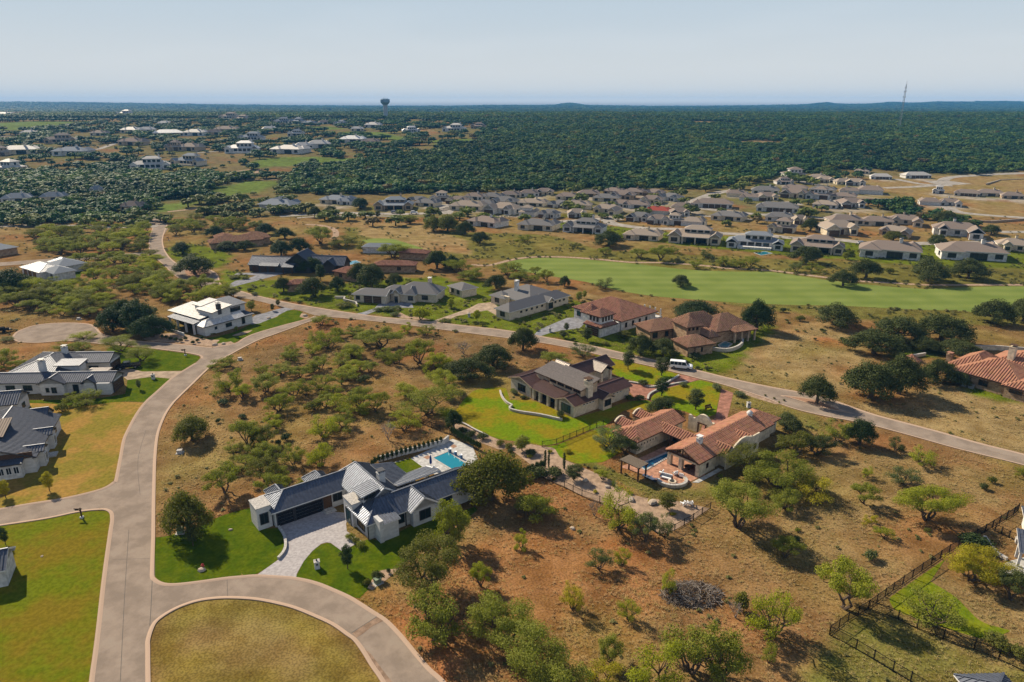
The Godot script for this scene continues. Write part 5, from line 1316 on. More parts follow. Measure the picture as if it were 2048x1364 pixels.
	boulder(-85.7, -190.9, 1.2, "pale rock in the corner bed by the cul-de-sac street")
	boulder(-83.6, -191.8, 1.0, "second pale rock in the corner bed, towards the white roofed house")
	boulder(-78.8, -217.2, 1.1, "rock in the bed beside the bluish drive")
	boulder(-67.9, -220, 1.3, "rock in the gravel tip at the road fork")
	boulder(13.5, -114.1, 0.9, "white rock among gravel below the three cypresses")
	boulder(17.3, -111.8, 0.8, "white rock among gravel left of the agave")
	# the dark things stored at the turning circle
	var tr := thing("utility_trailer", -154.9, -203.1, 25.0, "small dark trailer with a load at the turning circle edge", "trailer")
	sub(tr, "bed", "iron", func(b: MB) -> void: b.box(Vector3(0, 0.75, 0), Vector3(3.4, 0.18, 1.8)))
	sub(tr, "load", "rubber", func(b: MB) -> void:
		b.box(Vector3(-0.5, 1.2, 0), Vector3(1.6, 0.8, 1.3))
		b.box(Vector3(0.9, 1.05, 0.2), Vector3(1.0, 0.5, 1.0)))
	sub(tr, "tow_bar", "iron", func(b: MB) -> void: b.bar(Vector3(1.7, 0.7, 0), Vector3(3.0, 0.5, 0), 0.1, 0.1))
	for s in [-1, 1]:
		sub(tr, "wheel", "rubber", func(b: MB) -> void: b.tube([Vector3(0, 0.36, s * 0.95), Vector3(0, 0.36, s * 1.12)], [0.36, 0.36], 12))
	# cars
	car("passenger_van", 44.4, -172, -17.0, "white passenger van parked on the road by the stone mansion", "van", "white_paint", "van")
	car("pickup_truck", -100.9, -172, 205.0, "glossy black pickup truck on the pale drive of grey house", "pickup", "black_paint", "pickup")
	car("parked_car", -98.3, -465.3, 10.0, "dark car parked at the blue grey roofed house, left one", "car", "black_paint", "car")
	car("parked_car", -74.3, -445.3, 0.0, "dark car on the street below the blue grey roofed house", "car", "grey_paint", "car")
	car("parked_car", -61.8, -443.5, 5.0, "white car parked on the street at the tract edge", "car", "white_paint", "car")
	car("parked_car", -53.1, -462.5, 20.0, "dark car parked by the pale street bend in the tract", "car", "black_paint", "car")
	car("parked_car", 209.9, -495, 0.0, "dark car on the pale court between tract houses", "car", "black_paint", "car")
	car("parked_car", 173.2, -343, 0.0, "dark car beside the clerestory house facing the fairway", "car", "grey_paint", "car")
	car("parked_car", -147.9, -462.5, 15.0, "grey car in the forecourt of the blue grey U house", "car", "grey_paint", "car")
	# courtyard house: pool, patio, pergola, fire pit
	sheet("patio", V([20.7, -119.3, 22.7, -120.7, 24.6, -122.5, 31.1, -127.8, 32.8, -125.2, 36.2, -120.1, 36.2, -116.3, 33.2, -114.1, 31.2, -112.3, 29.1, -111.6, 27.3, -113, 25, -116.3]), 0.05, "terracotta_deck", "terracotta and pale stone patio by the lap pool")
	sheet("patio", V([33.1, -113.5, 39.4, -118.8, 40.1, -118.2, 34.3, -113.4]), 0.062, "deck", "pale stone walk beside the courtyard house")
	pool("lap_pool", V([24.2, -119.9, 31.1, -125.2, 31.6, -124, 25.3, -118]), "deep_water", "long blue lap pool between two tiled wings")
	var pg := thing("pergola", 22.7, -116.1, 40.8, "weathered slat pergola on dark posts at the lap pool end", "pergola")
	pergola(pg, 2.6, 4.6, 2.7)
	var fp := thing("fire_pit", 29.4, -113.4, 0.0, "round stone fire pit on the patio edge", "fire pit")
	sub(fp, "ring", "stone_cream", func(b: MB) -> void: b.lathe([Vector2(0.75, 0.0), Vector2(0.75, 0.45), Vector2(0.5, 0.45), Vector2(0.45, 0.2), Vector2(0.0, 0.2)], 18))
	sub(fp, "bowl", "rubber", func(b: MB) -> void: b.lathe([Vector2(0.44, 0.22), Vector2(0.0, 0.24)], 14))
	var cw := PackedVector2Array()
	var c0 := Vector2(29.5, -114.1)
	for i in 12:
		var a := deg_to_rad(-25.0 + i * 19.0)
		cw.append(c0 + Vector2(cos(a) * 2.6, sin(a) * 2.2 + 0.2))
	wall_line("seat_wall", cw, 0.55, 0.45, "stone_cream", "curved stone seat wall round the fire pit")
	sofa(28.6, -114.8, 150.0, "pale cushioned sofa beside the round fire pit")
	lounge_chair(30.6, -116.3, 20.0, "white_cloth", "white patio chair behind the fire pit, left of the pair")
	lounge_chair(31.6, -115.4, -30.0, "white_cloth", "white patio chair behind the fire pit, right of the pair")
	lounge_chair(28, -116.5, 60.0, "white_cloth", "white patio chair nearest the lap pool edge")
	daybed(25.2, -115.2, 40.0, "lounger beside the pergola, nearer the pergola")
	daybed(25.9, -114.4, 40.0, "lounger beside the pergola, nearer the fire pit")
	var tb := thing("patio_table", 33.6, -118.2, 0.0, "round dark dining table under the open tiled patio", "table")
	sub(tb, "tabletop", "wood", func(b: MB) -> void: b.lathe([Vector2(0.0, 0.70), Vector2(0.9, 0.70), Vector2(0.9, 0.76), Vector2(0.0, 0.76)], 18))
	sub(tb, "pedestal", "wood", func(b: MB) -> void: b.lathe([Vector2(0.4, 0.0), Vector2(0.1, 0.1), Vector2(0.1, 0.7)], 10))
	adirondack(29.8, -105.8, 25.0, "white slatted garden chair, left of the pair on gravel")
	adirondack(30.9, -105.9, -5.0, "white slatted garden chair, right of the pair on gravel")
	var bn := thing("garden_bench", 44.8, -146.2, 30.0, "dark bench under the tree beside the brick drive", "bench")
	sub(bn, "seat", "wood", func(b: MB) -> void: b.box(Vector3(0, 0.45, 0), Vector3(1.8, 0.08, 0.5)))
	sub(bn, "backrest", "wood", func(b: MB) -> void: b.box(Vector3(0, 0.8, -0.25), Vector3(1.8, 0.5, 0.07)))
	for s in [-1, 1]:
		sub(bn, "leg", "wood", func(b: MB) -> void: b.box(Vector3(s * 0.8, 0.22, 0), Vector3(0.1, 0.44, 0.45)))
	# curved walls by the brown roofed house
	wall_line("stone_wall", smooth(V([-2.9, -156.2, -2.4, -152.8, -1.4, -149.6, 0, -147.6])), 0.5, 0.3, "stone_cream", "curved stone wall on the lawn left of the brown roof")
	wall_line("stone_wall", smooth(V([0, -147.6, -0.5, -145.7, 1.8, -144.1, 6.2, -142.5, 11, -139.9])), 0.5, 0.3, "stone_cream", "low stone wall below the brown roofed house")
	wall_line("stone_wall", smooth(V([-12.5, -139.9, -10.2, -137.9, -7.9, -135.2, -5.1, -132.3])), 0.3, 0.25, "concrete", "thin pale edging wall round the yellow lawn")
	wall_line("stone_wall", smooth(V([31.9, -151.4, 32.7, -154, 34.3, -156.2, 38.5, -160, 43.8, -162.6])), 0.3, 0.35, "concrete", "pale kerb wall along the red brick drive")
	wall_line("stone_wall", smooth(V([29.2, -162.3, 32, -160.9, 34, -159, 38, -161.3, 42.7, -166.7])), 0.3, 0.35, "concrete", "pale kerb wall on the far side of the brick drive")
	wall_line("stone_wall", V([-63.3, -241.8, -59.7, -241.8, -59.3, -238.5, -54.2, -234.6, -53.2, -231.4]), 0.8, 0.4, "stone_cream", "stepped cream stone wall on the lawn by the road")
	wall_line("pool_wall", smooth(V([55.7, -186.6, 59.7, -184.9, 63.5, -187, 66.4, -190.9, 67.4, -194.1])), 1.0, 0.4, "stone_cream", "curved stone wall round the small pool")
	pool("small_pool", V([59.5, -190.9, 62.4, -194.1, 63.8, -191.8, 61.6, -188.7, 59.4, -188.7]), "pool_water", "small turquoise pool behind the stone mansion wall")
	pool("small_pool", V([-73.4, -302.6, -69.3, -305.7, -66.2, -301.6, -69.9, -296.6]), "pool_water", "pale blue pool behind the black farmhouse")
	pool("small_pool", V([112.8, -322.2, 119.1, -325.7, 121, -321.1, 114.2, -316.5]), "pool_water", "pool behind the modern white house on the fairway")
	pool("small_pool", V([-184.2, -264.6, -181.9, -267, -176.6, -263.8, -177.4, -259.9]), "pool_water", "blue pool beside the pale roofed house")
	wall_line("garden_wall", V([123.8, -185.3, 127.4, -186.6, 136.6, -186.6, 145, -184.5]), 1.3, 0.35, "stucco_cream", "cream garden wall behind the tile house at right")
	wall_line("garden_wall", V([106.1, -176.9, 109, -180, 114.2, -182]), 0.8, 0.4, "stone_cream", "curved low wall left of the gazebo")
	wall_line("garden_wall", V([264.2, -416.1, 278.8, -408.7, 309.9, -419.8]), 1.2, 0.5, "stone_tan", "long tan stone wall on the bare slope at right")
	wall_line("garden_wall", V([386.9, -582, 417.9, -611.8, 450.4, -621.7]), 1.2, 0.5, "stone_tan", "tan stone wall by the upper right pale street")
	wall_line("garden_wall", V([240.8, -497, 267.2, -497]), 1.6, 0.5, "stone_tan", "tan retaining wall below the tract houses")
	# yard at the lower right
	wall_line("yard_wall", V([75.6, -96, 75, -93.6, 74.8, -91.7, 75.3, -90.2]), 0.5, 0.4, "stone_cream", "low cream stone wall in the lower right yard")
	sheet("patio", V([72.3, -88.3, 75.9, -90.2, 79.8, -91.5, 82.5, -89.8, 78, -85.7, 75.8, -86.9, 73.2, -86.9]), 0.05, "deck", "pale paved patio at the right edge")
	fence(V([86.5, -104, 84.9, -102.8, 76.8, -97.7, 67.8, -92.3, 61, -87.7, 54.4, -83.2, 49.1, -79.5, 45.2, -77.1, 41.6, -74.5]), 2.5, 1.5, "dark iron fence running diagonally down the right side")
	fence(V([41.6, -74.5, 43.9, -72, 45.3, -70.2, 46.7, -68.3, 48, -66.7, 50, -64]), 2.5, 1.5, "dark iron fence from the corner to the bottom edge")
	fence(V([49.1, -79.5, 52.1, -77.4, 53.7, -75.7, 56.1, -73.8, 58.9, -71.9, 61, -70.3, 62.8, -68.3, 64.3, -66.8]), 2.5, 1.5, "dark iron fence between the two lower right yards")
	fence(V([78.7, -98.1, 79.2, -97.3, 79.7, -96.2, 80.6, -94.8]), 2.2, 1.3, "short iron fence by the slate house corner")
	fence(V([6.1, -127.6, 9.1, -128.7, 12, -131.2, 15, -133.7, 16.6, -135.2, 19.7, -137.4]), 2.2, 1.3, "dark iron fence between the yellow lawn and courtyard house")
	fence(V([5.3, -115.7, 7.5, -113.5, 9.5, -111.8, 12.4, -108.7, 15.3, -106.7, 20.3, -102.3, 23.8, -96.9, 26.5, -98.1, 30.3, -101.2, 34.1, -104.7]), 2.4, 1.3, "dark iron fence along the lower edge of the gravel bed")
	fence(V([-27.7, -145.7, -21.3, -139.9, -15.3, -134.9, -13.1, -133.5]), 2.6, 1.3, "dark iron fence across the mesquite lot behind the pool")
	brush_pile(25.6, -82.4)
	water_tower(-255.9, -1491.5)
	radio_mast(607.8, -1148, 66.0)
	# seams, cracks and red dust on the asphalt
	for c in [[V([-62.6, -98.4, -54.9, -82.4, -47.2, -66.7]), 0.07], [V([-52.6, -85.7, -49.9, -79.8, -48.3, -76.2]), 0.09], [V([-66.2, -109.2, -73.1, -122.1, -78.1, -135.4]), 0.06], [V([-18.2, -78.1, -21.1, -74.9]), 0.12], [V([-41.7, -85.8, -40, -81.6]), 0.06], [V([-60.8, -90.5, -55.1, -90.8]), 0.05]]:
		band("road_seam", c[0], c[1], 0.0535, "crack")
	sheet("red_dust", smooth_ring(V([-18.1, -78, -17.2, -77.2, -18.6, -76.2, -19.6, -74.7, -20.3, -74, -21, -74.8, -19.4, -76.9])), 0.0525, "red_dust", "red earth washed over the loop street joint")
	sheet("red_dust", smooth_ring(V([-19.8, -72.7, -18, -71.4, -15.9, -68.5, -14, -66.1, -15.2, -66.1, -17.3, -69.2, -18.9, -71.4])), 0.0525, "red_dust", "red earth along the loop street gutter")

func pool(called: String, p: PackedVector2Array, m: String, label: String) -> void:
	var o := thing(called, p[0].x, p[0].y, 0.0, label, "pool")
	var q := PackedVector2Array()
	for v in p:
		q.append(v - p[0])
	sub(o, "coping", "concrete", func(b: MB) -> void:
		for i in q.size():
			var a := Vector3(q[i].x, 0.09, q[i].y)
			var c := Vector3(q[(i + 1) % q.size()].x, 0.09, q[(i + 1) % q.size()].y)
			b.bar(a, c, 0.4, 0.06))
	sub(o, "water", m, func(b: MB) -> void: b.prism(q, 0.0, 0.085))

func hedge_row(line: PackedVector2Array, n: int, w: float, hg: float, label: String, group: String) -> void:
	var total := 0.0
	for i in line.size() - 1:
		total += line[i].distance_to(line[i + 1])
	for k in n:
		var s := total * (k + 0.5) / n
		var at := line[-1]
		for i in line.size() - 1:
			var l := line[i].distance_to(line[i + 1])
			if s <= l:
				at = line[i].lerp(line[i + 1], s / l)
				break
			s -= l
		var o: Node3D = protos["bush%d" % (k % 3)].duplicate()
		o.name = numbered("hedge_shrub")
		add_child(o, true)
		o.position = Vector3(at.x, 0.0, at.y)
		o.rotation.y = k * 1.9
		o.scale = Vector3(w / 2.0, hg / 1.25, w / 2.0)
		(o.get_node("crown") as MeshInstance3D).material_override = M["leaf_deep"]
		tag(o, "%s, %s" % [label, NTH[k] + (" from the left" if line[0].x < line[-1].x else " from the right")], "shrub", group)

var NTH := ["first", "second", "third", "fourth", "fifth", "sixth", "seventh", "eighth", "ninth", "tenth", "eleventh", "twelfth", "thirteenth", "fourteenth", "fifteenth", "sixteenth", "seventeenth"]

# ---------------------------------------------------------------- ground, roads, lawns
func V(f: Array) -> PackedVector2Array:
	var o := PackedVector2Array()
	for i in range(0, f.size() - 1, 2):
		o.append(Vector2(f[i], f[i + 1]))
	return o

func smooth(p: PackedVector2Array, n := 5) -> PackedVector2Array:
	var o := PackedVector2Array()
	for i in p.size() - 1:
		var a := p[maxi(i - 1, 0)]
		var b := p[i]
		var c := p[i + 1]
		var d := p[mini(i + 2, p.size() - 1)]
		for k in n:
			o.append(b.cubic_interpolate(c, a, d, float(k) / n))
	o.append(p[-1])
	return o

func sheet(called: String, p: PackedVector2Array, y: float, m: String, label := "") -> void:
	var b := MB.new()
	var q := PackedVector2Array()
	for v in p:
		if q.is_empty() or q[-1].distance_to(v) > 0.05:
			q.append(v)
	if Geometry2D.triangulate_polygon(q).is_empty():
		print("bad outline ", label)
	fill(open_map, q, Color(0, 0, 0), NEAR_X, NEAR_Z, NEAR_C)
	b.prism(q, 0.0, y)
	struct(called, [[b, m]], label)

# a band along a line that follows the lie of the land
func band(called: String, line: PackedVector2Array, w: float, lift: float, m: String, label := "") -> void:
	var p := smooth(line, 6)
	var b := MB.new()
	var last := []
	for i in p.size():
		var d := (p[mini(i + 1, p.size() - 1)] - p[maxi(i - 1, 0)]).normalized()
		var s := Vector2(-d.y, d.x) * w * 0.5
		var l := p[i] - s
		var r := p[i] + s
		var now := [Vector3(l.x, H(l.x, l.y) + lift, l.y), Vector3(r.x, H(r.x, r.y) + lift, r.y)]
		if last.size():
			if (now[0] - last[0]).cross(now[1] - last[0]).y > 0:
				b.quad(last[0], now[0], now[1], last[1])
			else:
				b.quad(last[1], now[1], now[0], last[0])
		last = now
	struct(called, [[b, m]], label)

# rolled concrete kerb: high at the grass, low at the road; side +1 when the road lies to the right of travel
func kerb(p: PackedVector2Array, side: float) -> void:
	var b := MB.new()
	var prof := [Vector2(-0.06, 0.0), Vector2(-0.06, 0.13), Vector2(0.2, 0.13), Vector2(0.52, 0.05)]
	var last := []
	for i in p.size():
		var d := (p[mini(i + 1, p.size() - 1)] - p[maxi(i - 1, 0)]).normalized()
		var s := Vector2(-d.y, d.x) * side
		var now := []
		for q in prof:
			now.append(Vector3(p[i].x + s.x * q.x, q.y, p[i].y + s.y * q.x))
		if last.size():
			for j in 3:
				if side > 0:
					b.quad(last[j], last[j + 1], now[j + 1], now[j])
				else:
					b.quad(last[j + 1], last[j], now[j], now[j + 1])
		last = now
	struct("kerb", [[b, "kerb"]])

func fill(im: Image, p: PackedVector2Array, k: Color, x0: float, z0: float, cell: float) -> void:
	# rows run from z0 towards the far side
	var lo := 1e9
	var hi := -1e9
	for v in p:
		lo = minf(lo, z0 - v.y)
		hi = maxf(hi, z0 - v.y)
	for row in range(maxi(0, int(lo / cell)), mini(im.get_height(), int(hi / cell) + 1)):
		var z := z0 - (row + 0.5) * cell
		var xs := []
		for i in p.size():
			var a := p[i]
			var c := p[(i + 1) % p.size()]
			if (a.y > z) != (c.y > z):
				xs.append(a.x + (c.x - a.x) * (z - a.y) / (c.y - a.y))
		xs.sort()
		for i in range(0, xs.size() - 1, 2):
			var u := maxi(0, int((xs[i] - x0) / cell))
			var w := mini(im.get_width(), int((xs[i + 1] - x0) / cell) + 1)
			if w > u:
				im.fill_rect(Rect2i(u, row, w - u, 1), k)

const NEAR_X := -340.0
const NEAR_Z := -30.0
const NEAR_C := 0.6
const FAR_X := -1600.0
const FAR_Z := -330.0
const FAR_C := 4.0
var near_map: Image
var far_map: Image
var cover_map: Image   # how thick the wood stands far off: red 0..1
var open_map: Image    # where grass tufts may stand near by
var n1 := FastNoiseLite.new()
var n2 := FastNoiseLite.new()

func at_map(im: Image, x: float, z: float, x0: float, z0: float, cell: float) -> Color:
	var u := int((x - x0) / cell)
	var v := int((z0 - z) / cell)
	if u < 0 or v < 0 or u >= im.get_width() or v >= im.get_height():
		return Color(-1, 0, 0)
	return im.get_pixel(u, v)

func soil(x: float, z: float) -> Color:
	var k := Color(-1, 0, 0)
	if -z < 430.0:
		k = at_map(near_map, x, z, NEAR_X, NEAR_Z, NEAR_C)
	if k.r < 0:
		k = at_map(far_map, x, z, FAR_X, FAR_Z, FAR_C)
	if k.r < 0:
		k = Color(0.055, 0.072, 0.03)
	var a := n1.get_noise_2d(x, z)
	var b := n2.get_noise_2d(x, z)
	if k.r > k.g * 0.95 and k.r <= k.g * 1.12:
		k = k.lerp(Color(0.26, 0.19, 0.08), clampf(a * 1.1 - 0.05, 0.0, 0.6))
	if k.r > k.g * 1.12:    # dry ground: straw, olive and bare red earth come and go
		k = k.lerp(Color(0.19, 0.17, 0.05), clampf(a * 1.3 - 0.06, 0.0, 0.65))
		k = k.lerp(Color(0.36, 0.15, 0.065), clampf(-a * 1.3 - 0.22, 0.0, 0.5))
	k = k * (1.0 + b * 0.34 + a * 0.14)
	return Color(k.r * 1.02, k.g, k.b * 0.94) if z > -430.0 else k

func make_ground() -> void:
	n1.seed = 41
	n1.frequency = 0.021
	n1.fractal_octaves = 4
	n2.seed = 42
	n2.frequency = 0.12
	n2.fractal_octaves = 3
	var ang := []
	var a := -180.0
	while a < 180.0:
		ang.append(deg_to_rad(a))
		a += 0.36 if absf(a + 0.2) < 47.0 else (2.0 if absf(a) < 60.0 else 10.0)
	var rad := [2.0]
	while rad[-1] < 8700.0:
		rad.append(rad[-1] * 1.0078 if rad[-1] > 50.0 else rad[-1] * 1.35)
	var na := ang.size()
	var nr := rad.size()
	var vs := PackedVector3Array()
	var ns := PackedVector3Array()
	var cs := PackedColorArray()
	var uv := PackedVector2Array()
	var ix := PackedInt32Array()
	vs.resize(na * nr); ns.resize(na * nr); cs.resize(na * nr); uv.resize(na * nr)
	for j in nr:
		var r: float = rad[j]
		for i in na:
			var x: float = sin(ang[i]) * r
			var z: float = -cos(ang[i]) * r
			var k := j * na + i
			var y := H(x, z)
			vs[k] = Vector3(x, y, z)
			ns[k] = Vector3.UP
			if z < -440.0:
				var e := r * 0.01
				ns[k] = Vector3(y - H(x + e, z), e, y - H(x, z + e)).normalized()
			uv[k] = Vector2(x, z)
			cs[k] = soil(x, z)
	for j in nr - 1:
		for i in na:
			var i2 := (i + 1) % na
			var p := j * na + i
			var q := j * na + i2
			ix.append_array([p, p + na, q, q, p + na, q + na])
	var arr := []
	arr.resize(Mesh.ARRAY_MAX)
	arr[Mesh.ARRAY_VERTEX] = vs
	arr[Mesh.ARRAY_NORMAL] = ns
	arr[Mesh.ARRAY_COLOR] = cs
	arr[Mesh.ARRAY_TEX_UV] = uv
	arr[Mesh.ARRAY_TEX_UV2] = uv
	arr[Mesh.ARRAY_INDEX] = ix
	var m := ArrayMesh.new()
	m.add_surface_from_arrays(Mesh.PRIMITIVE_TRIANGLES, arr)
	m.surface_set_material(0, M["ground"])
	var o := MeshInstance3D.new()
	o.name = "ground"
	o.mesh = m
	o.set_meta("kind", "structure")
	o.set_meta("label", "dry brown ground with grass, reaching to the far hills")
	add_child(o)

func tufts() -> void:
	var r := RandomNumberGenerator.new()
	r.seed = 77
	var meshes := []
	for q in 3:
		var b := MB.new()
		for i in 9:
			var a := r.randf() * TAU
			var d := Vector3(cos(a), 0, sin(a))
			var p := d * r.randf() * 0.25
			var s := d.cross(Vector3.UP) * 0.05
			b.tri(p - s, p + s, p + d * r.randf_range(0.05, 0.3) + Vector3.UP * r.randf_range(0.14, 0.38), Color.WHITE * r.randf_range(0.7, 1.2))
		b.n.fill(Vector3.UP)
		meshes.append(commit([[b, "tuft"]]))
	var places := []
	var tint := []
	while places.size() < 80000:
		var d := 55.0 + 190.0 * pow(r.randf(), 1.25)
		var x := r.randf_range(-0.95, 0.95) * (d + 12.0)
		if at_map(open_map, x, -d, NEAR_X, NEAR_Z, NEAR_C).r < 0.5:
			continue
		if n1.get_noise_2d(x * 3.0, -d * 3.0) < r.randf_range(-0.5, 0.25):
			continue
		var s := r.randf_range(0.5, 1.2)
		places.append([Vector3(x, 0, -d), s, s * r.randf_range(0.4, 0.8)])
		var k := soil(x, -d)
		tint.append(k.lerp([Color(0.42, 0.31, 0.15), Color(0.26, 0.24, 0.07), Color(0.33, 0.21, 0.09)][r.randi() % 3], r.randf_range(0.15, 0.6)))
	scatter("dry_grass", meshes, places, tint, "tufts of dry straw and olive grass over the open lots", "grass")

func far_wood() -> void:
	var r := RandomNumberGenerator.new()
	r.seed = 99
	var meshes := []
	for i in 5:
		meshes.append(far_tree_mesh(500 + i, 230))
	var places := []
	var tint := []
	var d := 395.0
	var row := 0
	while d < 8000.0:
		var step := 7.6 if d < 900.0 else (8.2 if d < 1500.0 else (13.0 if d < 3200.0 else 30.0))
		var x := -d * 0.84 - 20.0
		while x < d * 0.84 + 20.0:
			x += step * r.randf_range(0.7, 1.3)
			var z := -d + r.randf_range(-0.5, 0.5) * step
			var c := at_map(cover_map, x, z, FAR_X, FAR_Z, FAR_C).r
			if c < 0.0:
				c = 0.93
			if d > 1900.0:
				c = 0.94 if n1.get_noise_2d(x * 0.12, z * 0.12) > -0.36 else 0.25
			if c <= 0.01:
				continue
			var clump := n1.get_noise_2d(x * 0.9, z * 0.9)
			if c > 0.3 and c < 0.9 and clump * 0.8 + 0.5 > c * 1.25 - (0.16 if d < 560.0 else 0.24):
				continue
			if r.randf() > c + (0.35 if c < 0.9 and c > 0.3 else 0.0):
				continue
			var w := step * r.randf_range(0.8, 1.7)
			if c < 0.2:
				w = r.randf_range(3.5, 7.0)
			elif c < 0.92 and d > 560.0:
				w *= 1.35
			var h := minf(w * r.randf_range(0.62, 0.95), 10.0)
			places.append([Vector3(x, H(x, z) - 0.2, z), w, h])
			var k := Color(0.036, 0.088, 0.030).lerp(Color(0.115, 0.168, 0.040), clampf(clump + 0.3 + r.randfn() * 0.35, 0.0, 1.0))
			if d < 600.0 and c < 0.8:
				k = Color(0.10, 0.125, 0.03).lerp(Color(0.17, 0.19, 0.04), r.randf())
			if r.randf() < 0.06:
				k = Color(0.13, 0.14, 0.03)
			if r.randf() < 0.012:
				k = Color(0.15, 0.11, 0.045)
			k *= 1.0 + 0.45 * n1.get_noise_2d(x * 0.22 + 500.0, z * 0.22)
			tint.append(k)
		d += step * 0.95
		row += 1
	print("far trees ", places.size())
	scatter("far_wood", meshes, places, tint, "dark evergreen oak and juniper woods covering the far plain and hills", "forest")

# low weeds and seedling brush over the open lots and the rough
func undergrowth() -> void:
	var r := RandomNumberGenerator.new()
	r.seed = 123
	var meshes := [far_tree_mesh(610, 150), far_tree_mesh(611, 150)]
	var places := []
	var tint := []
	while places.size() < 4200:
		var d := 62.0 + 385.0 * pow(r.randf(), 0.7)
		var x := r.randf_range(-0.9, 0.9) * d
		if at_map(open_map, x, -d, NEAR_X, NEAR_Z, NEAR_C).r < 0.5:
			continue
		var k := at_map(near_map, x, -d, NEAR_X, NEAR_Z, NEAR_C)
		var lush := k.g > k.r * 0.86
		if not lush and r.randf() > 0.30:
			continue
		if n2.get_noise_2d(x * 0.5 + 90.0, -d * 0.5) < (0.0 if lush else 0.08):
			continue
		var s := r.randf_range(0.4, 1.1) if d < 200.0 else r.randf_range(0.7, 2.0)
		places.append([Vector3(x, -0.05, -d), s, s * r.randf_range(0.5, 0.8)])
		tint.append(Color(0.10, 0.115, 0.03).lerp(Color(0.24, 0.21, 0.08), r.randf()))
	scatter("undergrowth", meshes, places, tint, "low weeds and brush over the open lots and fairway rough", "weeds")

# ---------------------------------------------------------------- houses
# local axes of a house: a runs along +x, b runs away from its front along -z
func at3(a: float, b: float, y: float) -> Vector3:
	return Vector3(a, y, -b)

# what covers one face of a roof: seams (standing seam metal), tile (barrel tiles) or nothing but its slab
func cover(b: MB, face: Array, style: String, step: float, shade := 1.0) -> void:
	var p0: Vector3 = face[0]
	var ex: Vector3 = (face[1] - p0).normalized()
	var nn: Vector3 = (face[1] - p0).cross(face[2] - p0).normalized()
	var up := nn.cross(ex).normalized()
	var pts := []
	var t0 := 1e9
	var t1 := -1e9
	for p in face:
		var q := Vector2((p - p0).dot(ex), (p - p0).dot(up))
		pts.append(q)
		t0 = minf(t0, q.x)
		t1 = maxf(t1, q.x)
	var t := t0 + step * 0.5
	while t < t1:
		var lo := 1e9
		var hi := -1e9
		for i in pts.size():
			var a: Vector2 = pts[i]
			var c: Vector2 = pts[(i + 1) % pts.size()]
			if (a.x - t) * (c.x - t) <= 0 and absf(a.x - c.x) > 1e-4:
				var y := lerpf(a.y, c.y, (t - a.x) / (c.x - a.x))
				lo = minf(lo, y)
				hi = maxf(hi, y)
		if hi - lo > 0.1:
			if style == "seam":
				var a: Vector3 = p0 + ex * t + up * lo
				var c: Vector3 = p0 + ex * t + up * hi
				var w := ex * 0.04
				var h := nn * 0.075
				b.quad(a - w + h, a + w + h, c + w + h, c - w + h)
				b.quad(a + w, c + w, c + w + h, a + w + h)
				b.quad(a - w, a - w + h, c - w + h, c - w)
			else:
				var y := lo
				while y < hi - 0.05:
					var e := minf(y + 0.9, hi)
					var k := Color.WHITE * rng.randf_range(0.74, 1.2) * shade
					k = Color(k.r, k.g * rng.randf_range(0.9, 1.08), k.b * rng.randf_range(0.88, 1.08))
					var a: Vector3 = p0 + ex * t + up * y
					var c: Vector3 = p0 + ex * t + up * e
					var w := ex * step * 0.42
					var v := ex * step * 0.2
					var h := nn * step * 0.32
					var g := nn * 0.02
					b.quad(a - v + h + g, a + v + h + g, c + v + h, c - v + h, k)
					b.quad(a + v + h + g, a + w + g, c + w, c + v + h, k)
					b.quad(a - w + g, a - v + h + g, c - v + h, c - w, k)
					y = e
		t += step

# ST: roof, wall, trim materials; style, step; over; base storey
func roof(h: Node3D, faces: Array, eaves: Array, caps: Array, st: Dictionary, called := "roof") -> MeshInstance3D:
	var top := MB.new()
	var trim := MB.new()
	var over := MB.new()
	for f in faces:
		top.poly(f, Color.WHITE * 0.93 if st.style == "tile" else Color.WHITE)
		if st.style != "plain":
			cover(over, f, st.style, st.step)
	for e in eaves:
		var d: Vector3 = Vector3(0, -0.2, 0)
		trim.quad(e[0] + d, e[1] + d, e[1] - Vector3(0, 0.01, 0), e[0] - Vector3(0, 0.01, 0))
		var inn: Vector3 = (e[1] - e[0]).cross(Vector3.UP).normalized() * -0.75
		trim.quad(e[0] + d, e[0] + d + inn, e[1] + d + inn, e[1] + d)
	var r := part(called, [[top, st.roof], [trim, st.trim]], h)
	if over.v.size():
		if st.style == "tile":
			var o := part("tile_rows", [over, st.roof], r)
			o.set_meta("kind", "stuff")
		else:
			var o := part("standing_seam", [over, st.roof], r)
			o.set_meta("kind", "stuff")
	if caps.size() and st.style != "plain":
		var cp := MB.new()
		for c in caps:
			cp.bar(c[0] + Vector3(0, 0.05, 0), c[1] + Vector3(0, 0.05, 0), 0.24, 0.1)
		part("ridge_cap", [cp, st.roof], r)
	return r

